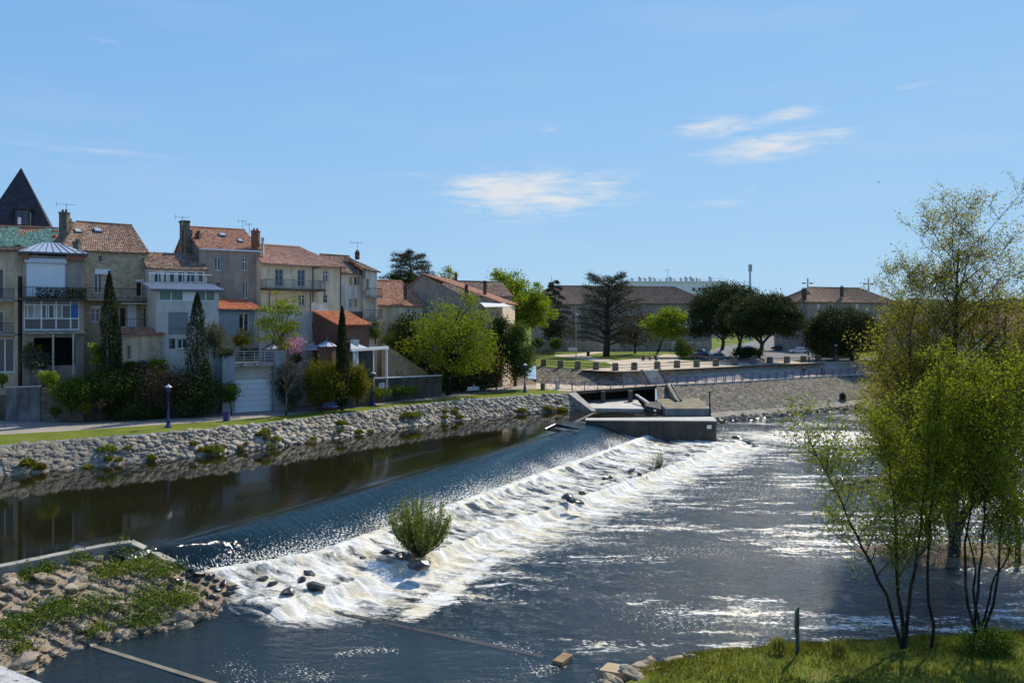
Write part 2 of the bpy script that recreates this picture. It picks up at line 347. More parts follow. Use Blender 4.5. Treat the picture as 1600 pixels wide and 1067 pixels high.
# water -----------------------------------------------------------
def M_water(name, deep, shallow, ripple, big, foamy, rough=.05):
    t = NT(name); v = t.scale(t.tc, (1,1,.25)); s = t.scale(t.tc, (.30,.8,.3))
    h = t.math('ADD', t.math('MULTIPLY', t.noise(big, 3, .5, s, .6), 1.), t.math('MULTIPLY', t.noise(ripple, 4, .6, t.scale(t.tc, (.45,1,.4)), .4), .45))
    col = t.mix(t.noise(.12, 4), deep, shallow)
    if not foamy:
        nr = t.bump(h, .06, .06); return t.done(t.bsdf(col, rough, nr, 0, .5, IOR=1.33))
    cst = t.n('ShaderNodeCombineXYZ'); t.l(t.attr('fs'), cst.inputs[0]); t.l(t.attr('ft'), cst.inputs[1]); FS = cst.outputs[0]; face = t.attr('face'); col = t.mix(face, col, (.006,.021,.029)); D = t.attr('foam'); S = t.attr('fleck_glint'); col = t.mix(t.attr('brown'), col, (.012,.012,.005))
    wav = t.attr('wave'); h2 = t.math('ADD', h, t.math('MULTIPLY', t.noise(9.5, 3, .6, t.scale(t.tc, (.7,1,.4))), .22)); sheet_h = t.math('MULTIPLY', t.noise(1.0, 4, .6, t.scale(FS, (3.2,.5,1)), .3), t.math('MULTIPLY', face, .34)); nr = t.bump(t.math('ADD', t.math('MULTIPLY', h2, wav), sheet_h), 1., .30)
    # foam: lace drawn out along the current, thresholded by how much foam the water carries there
    warp = t.n('ShaderNodeTexNoise'); t.l(t.tc, warp.inputs['Vector']); warp.inputs['Scale'].default_value = .5; warp.inputs['Detail'].default_value = 3
    wv = t.n('ShaderNodeVectorMath', operation='MULTIPLY_ADD'); t.l(warp.outputs['Color'], wv.inputs[0]); wv.inputs[1].default_value = (2.2,1.2,0); t.l(t.tc, wv.inputs[2])
    n1 = t.noise(1.1, 9, .7, t.scale(wv.outputs[0], (.24,1.2,.5))); n2 = t.noise(5, 5, .7, t.scale(wv.outputs[0], (.7,1.1,1)))
    n3 = t.noise(1.0, 7, .66, t.scale(FS, (1.5,.42,1)), .9); lace = t.math('ADD', t.math('MULTIPLY', n1, .58), t.math('MULTIPLY', n2, .42)); lace = t.mix(t.attr('near'), lace, t.math('ADD', t.math('MULTIPLY', n3, .75), t.math('MULTIPLY', n2, .25)))
    th = t.mr(D, 0, 1, .735, .27)
    nr_ = t.attr('near'); fm = t.math('POWER', t.mr(t.math('SUBTRACT', lace, th), t.mr(nr_, 0, 1, -.012, -.05), t.mr(nr_, 0, 1, .05, .12)), 1.2)
    # foam flecks thrown up on the falling sheet, and sun glints painted white below it
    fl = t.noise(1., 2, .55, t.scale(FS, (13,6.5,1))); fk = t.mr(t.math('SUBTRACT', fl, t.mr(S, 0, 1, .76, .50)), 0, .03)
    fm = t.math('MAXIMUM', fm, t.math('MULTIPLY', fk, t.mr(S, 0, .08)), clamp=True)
    fcol = t.mix(t.mr(t.noise(1., 5, .6, t.scale(FS, (.8,.35,1))), .42, .66), (.78,.76,.70), (.66,.58,.38))
    fcol = t.mix(t.mr(t.noise(1., 7, .72, t.scale(FS, (2.4,.75,2)), .8), .50, .70, 0, .75), fcol, (.22,.23,.22))
    w = t.bsdf(col, rough, nr, 0, .5, IOR=1.33)
    fb = t.bsdf(fcol, .75, t.bump(t.math('ADD', n2, t.noise(1, 5, .7, t.scale(FS, (9,3.,1)))), .7, .10), 0, .2)
    m = t.n('ShaderNodeMixShader'); t.l(fm, m.inputs[0]); t.l(w, m.inputs[1]); t.l(fb, m.inputs[2])
    return t.done(m.outputs[0])
water_up = M_water('still_water', (.009,.010,.0045), (.016,.014,.006), 3.2, .8, False, .03)
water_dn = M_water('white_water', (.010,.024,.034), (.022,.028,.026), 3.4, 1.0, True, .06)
# ---------------------------------------------------------------- the river
UP, DN = -2.0, -4.4                          # water levels above and below the weir
W0 = np.array([-18.0, 42.5]); WD = np.array([.463, .886]); WN = np.array([.886, -.463])   # weir crest start, along it, downstream
mb = MB(); mb.poly([(-62,-6,UP),(-23.6,38.1,UP),(-22.0,40.0,UP),(-22.3,42.65,UP),(5.03,95.28,UP),(8.6,93.4,UP),(24,93.4,UP),(24,118,UP),(4,118,UP),(-16,95,UP),(-112,-12,UP)])
river_up = mb.build('river_upstream', water_up); tag(river_up, 'dark still river water above the weir mirroring the houses', None, None, 'structure')
def weir_surface():
    s = np.concatenate([np.arange(-70, -3, 1.0), np.arange(-3, 70, .15), np.arange(70, 150, 1.0)])
    t = np.concatenate([np.arange(-4.05, -.5, .35), np.arange(-.5, 18, .13), np.arange(18, 34, .25), np.arange(34, 120, 1.2)])
    S, T = np.meshgrid(s, t, indexing='ij'); X = W0[0]+S*WD[0]+T*WN[0]; Y = W0[1]+S*WD[1]+T*WN[1]
    tt = 3.9+np.clip(S, 0, 60)/57*1.5; tt = tt*(.22+.78*sstep(-.5, 7.5, S)); te = np.maximum(9.6+(S-15.4)*.11, 7.6)
    te = te+.7*(fbm(S*.35, S*0, 3)-.5)
    u = np.clip((T+.5*(fbm(S*.22, S*0, 61)-.5)*sstep(0,1.5,T))/tt, 0, 1)
    face = UP-.03-1.6*(1-np.cos(np.clip(u,0,1)*math.pi*.78))/(1-math.cos(math.pi*.78))
    rough = fbm(S*1.1+.3*T, T*.55, 11, 4)-.47; fine = fbm(S*3.6, T*1.7, 23, 3)-.44; rough = rough*np.exp(-np.clip(T-18,0,99)/6)+(fbm(X*.5, Y*.9, 12, 4)-.47)*(1-np.exp(-np.clip(T-18,0,99)/6))
    jump = np.exp(-((T-tt-.9)/.8)**2)*.38
    apron = -3.62-.30*np.clip((T-tt)/np.maximum(te-tt, .5), 0, 1)+jump+rough*.20+fine*.30
    z = np.where(T < tt, face+sstep(.8, 1., u)*fine*.15, apron*1.0)
    b = sstep(0, .5, T-tt); z = np.where(T < tt, z, (UP-1.62)*(1-b)+apron*b)
    drop = sstep(0, .8, T-te); low = DN+.02+rough*(.10+.55*np.exp(-np.clip(T-te,0,99)/2.5))+fine*(.05+.25*np.exp(-np.clip(T-te,0,99)/3))
    z = z*(1-drop)+low*drop
    # left flank: the sheet runs out over the rocks; right of the pier the low river only
    lf = sstep(-2.2, .8, S); rf = 1-sstep(58.5+.40*np.clip(T,0,16), 60.5+.40*np.clip(T,0,16), S)
    base = DN+.02+rough*.10+fine*.06
    z = base*(1-lf*rf)+z*lf*rf
    side = lf*rf
    foam = np.where(T < tt, sstep(.93, 1.02, u)*1.0, 1.0)
    after = np.clip(T-te-.8, 0, 99)
    d2 = .46*np.exp(-after/2.6)+.50*np.exp(-after/15)
    foam = np.where(T > te+.8, np.minimum(1, d2), foam)*side
    foam *= np.where((T > tt+1.2) & (T < te), .62+.75*(rough+.05), 1)
    # thick cords drawn off the apron, and drifting patches further down
    drift = .22*sstep(.40, .60, fbm(X*.12+3, Y*.34, 31))+.27
    drift *= sstep(5, 14, S+T*.5)
    far = np.exp(-(((X-36)/14)**2+((Y-100)/7.5)**2))*.74+np.exp(-(((X-34)/18)**2+((Y-86)/10)**2))*.40
    cord = np.exp(-((T-te-2.5-.22*np.clip(14-S,0,14)*1.2)/1.3)**2)*.75*sstep(-2,3,S)*(1-sstep(14,22,S))
    foam = np.maximum(foam, np.maximum(np.maximum(drift, far), cord)*sstep(6.5, 8.5, T))
    # the eddy below the rocks carries rings of flecks
    ex, ey = G(600, 1035, DN).x, G(600, 1035, DN).y; rr = np.hypot((X-ex)/1.15, (Y-ey)/.55)*(.72+.62*fbm(X*.28+4, Y*.4, 71))
    brk = sstep(.36,.55,fbm(X*.5+9, Y*.7, 72)); ring = (np.exp(-((rr-2.6)/1.0)**2)*.36+np.exp(-((rr-5.4)/1.1)**2)*.42)*brk
    calm = np.exp(-(rr/7.5)**4); foam = foam*(1-.8*calm)+.35*ring*(Y < 39)*calm
    z = np.where(calm > .05, z*(1-calm)+(DN+.01+rough*.03)*calm*1.0, z)
    edge = np.exp(-((X-G(600,966,DN).x-(Y-G(600,966,DN).y)*-1.9)/1.2)**2)*0
    fleck_glint = np.where((T > .15*tt) & (T < tt*1.05), (.10+.85*sstep(.2, 1.0, u)**1.3)*(.75+.5*vn(S*.5,S*0,81)), 0)*side
    fleck_glint = np.where((T > -.2) & (T < .35*tt), .06*side, fleck_glint)
    z = np.where(T < 0, UP+.004-.024*np.exp(T/.35)-.11*np.exp(T/1.3)+.0054, z-.09*np.exp(-np.clip(T,0,9)/.6)*(T<tt))
    fleck_glint = np.maximum(fleck_glint, sstep(8, 12, T)*(.06+.46*sstep(.42,.66,fbm(X*.10+7, Y*.26, 37)))*(1-.8*calm)); fleck_glint = np.maximum(fleck_glint, ring*2.2*calm*(Y < 39.5))  # downstream patches paint sun glints as white dots; eddy rings are foam
    wave = np.where(T < tt*1.05, .05+.25*sstep(.5,1,u)*(T>0), .8)*(1-.65*calm); wave = wave*side+(1-side)*np.where(T < tt, .5, .8*(1-.65*calm))
    brown = 1-sstep(-1.5, 1.2, T); face_a = sstep(-.3,.8,T)*(1-sstep(.9,1.1,u*1.0))*side*(T<tt*1.1); near = 1-sstep(2, 6, T-te);
    n, m = S.shape; idx = np.arange(n*m).reshape(n, m)
    f = np.stack([idx[:-1,:-1], idx[1:,:-1], idx[1:,1:], idx[:-1,1:]], -1).reshape(-1,4)[:, ::-1]
    # drop what lies over the upstream side away from the weir
    keep = ~((T < 2.0) & ((S < -2.5) | (S > 62))) & ~((T < -.05) & ((S < -2.0) | (S > 57.6)))
    k = keep[:-1,:-1].ravel() & keep[1:,1:].ravel(); f = f[k]
    v = np.stack([X, Y, z], -1).reshape(-1,3)
    o = mesh_obj('river_downstream', v, f, water_dn, None, True, {'foam': foam.ravel(), 'fleck_glint': fleck_glint.ravel(), 'wave': wave.ravel(), 'brown': brown.ravel(), 'face': face_a.ravel(), 'near': near.ravel(), 'fs': S.ravel(), 'ft': T.ravel()})
    tag(o, 'river pouring over the weir and running off in white foam', None, None, 'structure')
weir_surface()
# ---------------------------------------------------------------- left bank: ground, verge, path, stone revetment
def strip(name, la, lb, mat, n=1, dz=0, kind='structure', label=None):
    """sheet between two polylines with the same number of points"""
    v = []; f = []; m = n+1
    for a, b in zip(la, lb):
        for k in range(m): p = Vector(a).lerp(Vector(b), k/n); v.append((p.x, p.y, p.z+dz))
    for i in range(len(la)-1):
        for k in range(n): f.append((i*m+k, i*m+k+1, (i+1)*m+k+1, (i+1)*m+k))
    o = mesh_obj(name, v, f, mat); tag(o, label, None, None, kind); return o
def resamp(pts, n):
    pts = [Vector(p) for p in pts]; d = [0]
    for a, b in zip(pts, pts[1:]): d.append(d[-1]+(b-a).length)
    out = []
    for k in range(n):
        t = d[-1]*k/(n-1); i = max(j for j in range(len(d)) if d[j] <= t+1e-9); i = min(i, len(pts)-2)
        out.append(pts[i].lerp(pts[i+1], (t-d[i])/max(d[i+1]-d[i],1e-9)))
    return out
edge0 = [G(x,y) for x, y in [(0,696),(100,687),(200,680),(320,670),(430,659),(520,648),(600,638),(740,623),(890,614)]]
e_dir = (edge0[0]-edge0[2]).normalized(); edge0 = [edge0[0]+e_dir*70]+edge0
edge = resamp(edge0, 90)
pathA0 = [G(x,y) for x, y in [(0,679),(100,673.5),(250,664),(355,657),(447,649),(515,641),(583,634),(700,621),(820,608),(893,606)]]; pathA0 = [pathA0[0]+e_dir*70]+pathA0
pathB0 = [G(x,y) for x, y in [(0,657),(135,661),(250,655),(300,651),(367,637),(423,632),(472,636),(524,630),(565,623.5),(649,615.5),(697,610.5),(830,601),(893,599.5)]]; pathB0 = [pathB0[0]+e_dir*70]+pathB0
pathA = resamp(pathA0, 90); pathB = resamp(pathB0, 90)
ground = MB(); ground.poly([tuple(p) for p in edge0]+[(8.5,111.2,0),(9,125,0),(3,135,0),(-60,400,0),(-900,900,0),(-900,-200,0)])
tag(ground.build('ground', earth), 'bare garden earth behind the riverside path', None, None, 'structure')
strip('riverside_path', pathA, pathB, asphalt_pale, 2, .010, 'structure', 'pale riverside path along the left bank')
strip('grass_verge', edge, pathA, grass_m, 3, .006, 'structure', 'green grass verge between path and stone bank')
def offs(line, d, dz):
    out = []
    for i, p in enumerate(line):
        t = (line[min(i+1,len(line)-1)]-line[max(i-1,0)]).normalized(); out.append(Vector((p.x+t.y*d, p.y-t.x*d, p.z+dz)))
    return out
foot = offs(edge, 2.5, -2.35)
revet = strip('stone_bank', edge, foot, M_plain('bank_mortar', (.25,.22,.175), .35, 1.5, .95, .6, 5), 4, -.06, 'structure', 'sloping bank of pale rough stones along the still water')
# stones of the bank ------------------------------------------------
def rock_mesh(name, seed, mat, sub=2, flat=.7, rough=.28):
    bm = bmesh.new(); bmesh.ops.create_icosphere(bm, subdivisions=sub, radius=.5); g = random.Random(seed)
    planes = [(Vector((g.gauss(0,1), g.gauss(0,1), g.gauss(0,1))).normalized(), g.uniform(.27,.42)) for _ in range(9)]
    for v in bm.verts:
        for nrm, d in planes:
            k = v.co.dot(nrm)
            if k > d: v.co -= nrm*(k-d)*.9
        v.co *= 1+rough*(mnoise.noise(v.co*3+Vector((seed*3.1,0,0))))
        v.co.z *= flat
    me = bpy.data.meshes.new(name); bm.to_mesh(me); bm.free(); me.materials.append(mat); return me
slab_meshes = [rock_mesh('bank_stone', i, rock, 1, .55, .2) for i in range(7)]
def place(me, name, loc, rot, sc, parent=None):
    o = bpy.data.objects.new(name, me); COL.objects.link(o); o.location = loc; o.rotation_euler = rot; o.scale = sc
    if parent is not None: o.parent = parent; o.location = Vector(loc)-wloc(parent)
    return o
stones = []
def slope_rot(a, a2, b):
    from mathutils import Matrix, Euler
    x = (a2-a).normalized(); n = x.cross(b-a).normalized(); n = n if n.z > 0 else -n; y = n.cross(x)
    m = Matrix((x, y, n)).transposed(); return (m @ Euler((rnd.gauss(0,.14), rnd.gauss(0,.14), rnd.gauss(0,.5)+rnd.choice((0,math.pi)))).to_matrix()).to_euler()
def bank_stones(line_a, line_b, n_len, rows, size, skip=0.):
    la = resamp(line_a, n_len); lb = resamp(line_b, n_len)
    for i in range(n_len-1):
        for k in range(rows):
            if rnd.random() < skip: continue
            f = (k+.5+rnd.uniform(-.35,.35))/rows; p = la[i].lerp(lb[i], f)+(la[i+1]-la[i])*rnd.uniform(-.45,.45)
            t = (la[i+1]-la[i]).normalized(); s = size*rnd.choice((.6,.75,.9,1.1,1.5,1.9))*rnd.uniform(.85,1.15)
            stones.append((p, slope_rot(la[i], la[i+1], lb[i]), (s*rnd.uniform(.95,1.6), s*rnd.uniform(.8,1.15), s*rnd.uniform(.5,.85))))
vis_edge = resamp(edge0[1:], 90); vis_foot = offs(vis_edge, 2.45, -2.3)
bank_stones(vis_edge, vis_foot, 215, 9, .46)
stones.sort(key=lambda q: q[0].y)
def merged(items, meshes, name, mat, parent=None, kind='stuff', smooth=False):
    V = []; Fc = []; b = 0
    from mathutils import Euler, Matrix
    for i, (p, r, s) in enumerate(items):
        me = meshes[i % len(meshes)]; a = np.empty(len(me.vertices)*3); me.vertices.foreach_get('co', a); a = a.reshape(-1,3)*np.array(s)
        a = a@np.array(Euler(r).to_matrix()).T+np.array(p); V.append(a); Fc.append(np.array([list(q.vertices) for q in me.polygons])+b); b += len(a)
    o = mesh_obj(name, np.concatenate(V), np.concatenate(Fc), mat, parent, smooth)
    if kind: o['kind'] = kind
    return o
for i, (p, r, s) in enumerate(stones[:290]): place(slab_meshes[i % 7], 'stone', p, r, s, revet)
merged(stones[290:], slab_meshes, 'small_stones', rock, revet)
# tussocks on the bank ----------------------------------------------
def tuft_pts(n, r, h, g):
    a = g.uniform(0, 6.28, n); q = r*np.sqrt(g.uniform(0, 1, n)); zz = g.uniform(.1, 1, n)*h*(1-.6*(q/r)**2)
    return np.stack([q*np.cos(a), q*np.sin(a), zz], 1)
tuf = []
for k, (m, r, h) in enumerate([(lf_gold,.38,.42),(lf_willow,.45,.5),(lf_dry,.34,.36)]):
    v, f, lv = leaf_quads(tuft_pts(260, r, h, np.random.default_rng(k)), .24, up=1.2, seed=k, asp=.3); o = mesh_obj('tussock', v, f, m, attrs={'lv': lv}); tuf.append(o.data); bpy.data.objects.remove(o)
for k in range(46):
    x = rnd.choice([rnd.uniform(10,330), rnd.uniform(330,640), rnd.uniform(640,890)]); i = min(range(90), key=lambda j: abs(800+vis_edge[j].x/vis_edge[j].y*F-x))
    fr = rnd.uniform(.35,.97); p = vis_edge[i].lerp(vis_foot[i], fr)+Vector((0,0,.12)); s = rnd.uniform(.6,1.5)
    kk = rnd.choice([0,0,1,2]); o = place(tuf[kk], 'grass_tussock', p, (0,0,rnd.uniform(0,6)), (s*rnd.uniform(1,1.5),s,s*rnd.uniform(.7,1.1)))
    tag(o, '%s grass tussock between stones of the bank %s' % (('golden','fresh green','dry straw coloured')[kk], 'left of the nearest blue lamp' if x < 255 else 'below the white garage door' if x < 450 else 'below the golden bushes' if x < 600 else 'under the round tree' if x < 760 else 'near the footbridge'), 'tussock', 'tussocks on the stone bank')
# ---------------------------------------------------------------- far bank: quay walls, promenade, park terrace
PZ = 2.0
post_px = [(849,572),(875.5,574.5),(902.6,576),(931,577.6),(961.4,579),(991,578),(1027,576.4),(1057.7,574.6),(1088.4,573.6),(1118.5,572),(1148,570.7),(1175.8,569.5),(1203,568),(1229.6,567),(1255.4,566),(1278.7,565.5),(1306,564.6),(1338,563.4)]
posts = [G(x,y,PZ) for x, y in post_px]
far_dir = (posts[-1]-posts[-3]).normalized()
fl_px = [(894.3,611.3),(913.4,610),(933.8,608.5),(954,607.3),(974,606),(993,604.7),(1009.4,603.4),(1025,602.3),(1040.8,601.3),(1056.5,600.5),(1072,599.8),(1086.5,599.1),(1101.8,598.4),(1116.8,597.7),(1130.8,596.9),(1144.7,596.1),(1158.5,595.3),(1172.8,594.5),(1186,593.7),(1199.6,592.8),(1212.5,592),(1226,591.2),(1237.9,590.4),(1250.7,589.6),(1263,588.9),(1275.4,588.2),(1286.6,587.5),(1300,586.7),(1312,586),(1324,585.2),(1336,584.5),(1348,583.8),(1360,583.1)]
FL = [G(x,y) for x, y in fl_px]
inner = [G(x,y) for x, y in [(852,599.4),(900,602.6),(947,602.6),(992,600.8),(1037,598.4),(1110,595.6),(1200,590.4),(1250,587),(1290,584.6),(1360,580.5)]]
fd = (FL[-1]-FL[-6]).normalized(); FLx = FL+[FL[-1]+fd*60, FL[-1]+fd*220]; innerx = inner+[inner[-1]+fd*60, inner[-1]+fd*220]
N = 70
def by_col(px_list, cols, z): return [G(x, float(np.interp(x, [q[0] for q in px_list], [q[1] for q in px_list])), z) for x in cols]
in_px = [(838,598.6),(852,599.4),(900,602.6),(947,602.6),(992,600.8),(1037,598.4),(1110,595.6),(1200,590.4),(1250,587),(1290,584.6),(1360,580.5)]; cols = list(range(838,1362,9))
ia = by_col(in_px, cols, 0); fa = by_col([(838,607.5),(880,611)]+fl_px, cols, 0); ta = [p+Vector((-.1,-.9,0)) for p in by_col([(838,571)]+post_px+[(1362,562.5)], cols, PZ)]
ext = [fd*60, fd*220]; fa += [fa[-1]+e for e in ext]; ia += [ia[-1]+e for e in ext]; ta += [ta[-1]+e for e in ext]; top_line = ta
kc = 16
strip('promenade', fa, ia, gravel, 1, .012, 'structure', 'narrow pale promenade behind the lilac railing')
dk = strip('dark_terrace_wall', [p+Vector((0,0,-.2)) for p in ia[:kc]], ta[:kc], quay, 4, .0, None); tag(dk, 'brown rough stone part of the sloping wall left of the steps', 'wall')
up_wall = strip('terrace_wall', [p+Vector((0,0,-.2)) for p in ia[kc-1:]], ta[kc-1:], quay_pale, 4, .0, None); tag(up_wall, 'sloping pale masonry wall below the row of stone posts', 'wall')
base_l = [G(x,y,-3.4) for x, y in [(1030,653),(1108,645),(1250,635),(1345,624.5)]]; bd = (base_l[-1]-base_l[-2]).normalized(); base_l += [base_l[-1]+bd*60, base_l[-1]+bd*220]
low_top = FLx[7:]
low_wall = strip('quay_wall', resamp([p+Vector((0,0,-.02)) for p in low_top], N), resamp(base_l, N), quay, 6, 0, None); tag(low_wall, 'tall sloping stone quay wall under the lilac railing', 'wall')
mb = MB()
for a, b in zip(low_top, low_top[1:]): mb.bar(a+Vector((0,-.1,-.06)), b+Vector((0,-.1,-.06)), .35, .18)
mb.build('coping', concrete_pale, low_wall)
wl = [G(x,y,DN-.1) for x, y in [(1100,666),(1125,662),(1180,656),(1250,649),(1345,640)]]; wd2 = (wl[-1]-wl[-2]).normalized(); wl += [wl[-1]+wd2*60, wl[-1]+wd2*220]
rub = strip('rubble_bank', resamp([p+Vector((0,0,.03)) for p in base_l[1:]], 60), resamp(wl, 60), M_plain('rubble_earth', (.27,.235,.18), .35, .6, .95, .6, 5), 3, 0, 'structure', 'low rubble bank at the foot of the quay wall')
small_rocks = [rock_mesh('rubble_stone', 40+i, rock, 1, .75) for i in range(5)]; dark_rocks = [rock_mesh('wet_stone', 60+i, rock_wet, 2, .7, .35) for i in range(5)]
lo = resamp(wl[:5], 150); hi = resamp(base_l[1:4], 150)
for i in range(0, 150):
    for k in range(1 if i % 2 else 2):
        f = rnd.choice([.02,.12,.25,.4])+rnd.uniform(-.05,.08); p = lo[i].lerp(hi[i], f); s = rnd.uniform(.5,1.0)
        place((dark_rocks if f < .2 and rnd.random() < .75 else small_rocks)[rnd.randrange(5)], 'stone', p, (rnd.uniform(0,6),rnd.uniform(-.4,.4),rnd.uniform(0,6)), (s*1.3,s,s*.9), rub)
# park ground ------------------------------------------------------
tl = [tuple(p) for p in top_line]
park = MB(); park.poly(tl+[(500,330,PZ),(3500,2500,PZ),(3500,6000,PZ),(-3500,6000,PZ),(-900,900,PZ),(-60,330,PZ),(-12,190,PZ),(3.2,141,PZ)])
tag(park.build('park_ground', lawn_m), 'park lawn and land beyond on the far bank', None, None, 'structure')
def sheet(name, px, z, mat, label):
    mb = MB(); mb.poly([tuple(G(x,y,z)) for x, y in px]); return tag(mb.build(name, mat), label, None, None, 'structure')
sheet('gravel_path', [(868,556.6),(866,554.4),(900,553),(955,546),(990,541.5),(1004,541.5),(985,545.5),(955,549.5),(915,554.5),(935,560),(960,562.3),(940,565.5),(905,560.6)], PZ+.010, gravel, 'thin gravel path winding across the lawn')
sheet('gravel_walk', [(905,577.5),(935,579.3),(961,580.4),(991,579.6),(1027,578),(1088,575.3),(1148,572.4),(1203,569.6),(1290,566.6),(1290,562.9),(1180,562.5),(1120,564.9),(1095,566),(1060,562),(1062,555),(1040,553),(1020,557),(985,561),(945,565),(960,571),(950,574.5)], PZ+.006, gravel, 'pale gravel walk through the park')
0 and sheet('x', [(905,577.5),(935,579.3),(961,580.4),(991,579.6),(1027,578),(1088,575.3),(1148,572.4),(1203,569.6),(1290,566.6),(1290,562.5),(1180,562),(1120,564.5),(1095,566),(1060,562),(1062,555),(1040,553),(1020,557),(985,562),(945,563.5),(912,560.5),(890,558),(868,556.5),(866,554),(900,553),(955,546),(990,541.5),(994,540),(1004,540),(1012,546),(1030,549),(1030,551.5),(1000,552.5),(985,546),(960,549),(920,554),(905,556),(935,560.5),(958,562),(925,565),(960,571),(950,574)], PZ+.006, gravel, 'pale gravel walk through the park')
sheet('street', [(1130,541),(1165,536),(1195,527),(1205,521),(1228,521),(1232,530),(1226,541),(1262,549),(1310,557),(1400,561),(1400,563.5),(1290,562.8),(1180,562.4),(1122,564.8),(1085,561),(1085,553),(1110,547)], PZ+.012, asphalt, 'grey street curving through the car park')
# barrier of stone posts and rails -----------------------------------
bar_r = thing('post_and_rail_barrier', posts[4], 'row of square stone posts joined by dark rails edging the park', 'barrier')
for p in posts:
    mb = MB(); w = .43; mb.box8([(p.x+a*w, p.y+b*w, p.z-.15) for a,b in ((-1,-1),(1,-1),(1,1),(-1,1))]+[(p.x+a*w*.93, p.y+b*w*.93, p.z+1.0) for a,b in ((-1,-1),(1,-1),(1,1),(-1,1))])
    q = mb.build('stone_post', rubble_grey, bar_r)
    m2 = MB(); m2.box8([(p.x+a*w*1.02, p.y+b*w*1.02, p.z+1.003) for a,b in ((-1,-1),(1,-1),(1,1),(-1,1))]+[(p.x+a*w*.8, p.y+b*w*.8, p.z+1.14) for a,b in ((-1,-1),(1,-1),(1,1),(-1,1))]); m2.build('cap', rubble_grey, q)
for a, b in zip(posts, posts[1:]):
    for h in (.42,.82): MB().tube([a+Vector((0,0,h)), b+Vector((0,0,h))], .055, 6).build('rail', iron, bar_r)
# lilac railing ------------------------------------------------------
rail = thing('promenade_railing', FL[12], 'long lilac blue metal railing with crossed bars along the promenade', 'railing')
for i, p in enumerate(FL):
    mb = MB(); mb.bar(p, p+Vector((0,0,1.12)), .10, .10)
    if i >= 8: mb.bar(p+Vector((.28,.12,0)), p+Vector((.28,.12,1.12)), .10, .10)
    mb.build('post', lilac_iron, rail)
for a, b in zip(FL, FL[1:]):
    mb = MB(); z1 = Vector((0,0,1.05)); z0 = Vector((0,0,.15)); mb.bar(a+z1, b+z1, .05); mb.bar(a+z0, b+z0, .04); m = a.lerp(b,.5)
    mb.bar(a+z0, b+z1, .028); mb.bar(a+z1, b+z0, .028); mb.bar(a.lerp(b,.25)+z0, a.lerp(b,.25)+z1, .02); mb.bar(a.lerp(b,.75)+z0, a.lerp(b,.75)+z1, .02)
    mb.build('panel', lilac_iron, rail)
# gate at the left end of the footbridge -------------------------------
gt = thing('footbridge_gate', G(870,610), 'wire gate panels with pale posts at the end of the footbridge', 'gate')
for x0, x1 in ((853,868),(874,893)):
    a, b = G(x0,608.8-(x0-853)*.03), G(x1,609.3); mb = MB()
    for h in (.1,1.15): mb.bar(a+Vector((0,0,h)), b+Vector((0,0,h)), .05)
    mb.bar(a, a+Vector((0,0,1.2)), .06); mb.bar(b, b+Vector((0,0,1.2)), .06); mb.bar(a+Vector((0,0,.1)), b+Vector((0,0,1.15)), .03); mb.bar(b+Vector((0,0,.1)), a+Vector((0,0,1.15)), .03)
    mb.build('gate_leaf', lilac_iron, gt)
for x in (870.5,): MB().bar(G(x,609), G(x,609)+Vector((0,0,1.3)), .5, .35).build('gate_post', concrete_pale, gt)
q = G(848,609); MB().box((q.x,q.y,.45),(.6,.6,.9)).build('stone_post', rubble_grey, gt)
# footbridge slab over the mill inlet ----------------------------------
fb = thing('footbridge', G(960,608), 'flat concrete footbridge over the dark inlet beside the weir', 'bridge')
mb = MB(); fpts = FL[0:8]
for a, b in zip(fpts, fpts[1:]):
    d = Vector((.06,2.6,0)); mb.box8([a+Vector((0,-.12,-.42)), b+Vector((0,-.12,-.42)), b+d+Vector((0,0,-.42)), a+d+Vector((0,0,-.42)), a+Vector((0,-.12,-.012)), b+Vector((0,-.12,-.012)), b+d+Vector((0,0,-.012)), a+d+Vector((0,0,-.012))])
mb.build('slab', concrete_dark, fb)
mb = MB(); a, b = FL[0]+Vector((-.4,7.5,0)), FL[7]+Vector((1,6.5,0)); mb.box8([(a.x,a.y,-4),(b.x,b.y,-4),(b.x,b.y+1,-4),(a.x,a.y+1,-4),(a.x,a.y,-.03),(b.x,b.y,-.03),(b.x,b.y+1,-.03),(a.x,a.y+1,-.03)]); mb.build('abutment', concrete_dark, fb)
for p in (P(942,620,113.5), P(985,615,114.5)): MB().box((p.x,p.y,-1.4),(.5,1.2,2.4)).build('bridge_pier', concrete_dark, fb)
mb = MB(); c = [G(905,625,-1.75),G(994,622.2,-1.75),G(1006.5,638.6,-1.75),G(903,637.2,-1.75)]; mb.box8([(p.x,p.y,-3) for p in (c[3],c[2],c[1],c[0])]+[tuple(p) for p in (c[3],c[2],c[1],c[0])])
tag(mb.build('inlet_apron', concrete_pale), 'pale concrete floor sloping out under the footbridge', 'apron')
mb = MB(); e0, e1 = edge[-1], foot[-1]; q = G(893,613); 
mb.box8([(e0.x-.2,e0.y-.4,-3),(q.x+2.2,q.y-5.2,-3),(q.x+2.8,q.y-4.6,-3),(q.x+.6,q.y+.4,-3),(e0.x-.2,e0.y-.4,.02),(q.x+2.2,q.y-5.2,-1.9),(q.x+2.8,q.y-4.6,-1.9),(q.x+.6,q.y+.4,.02)])
tag(mb.build('wing_wall', concrete), 'small sloping concrete wing wall ending the stone bank', 'wall')
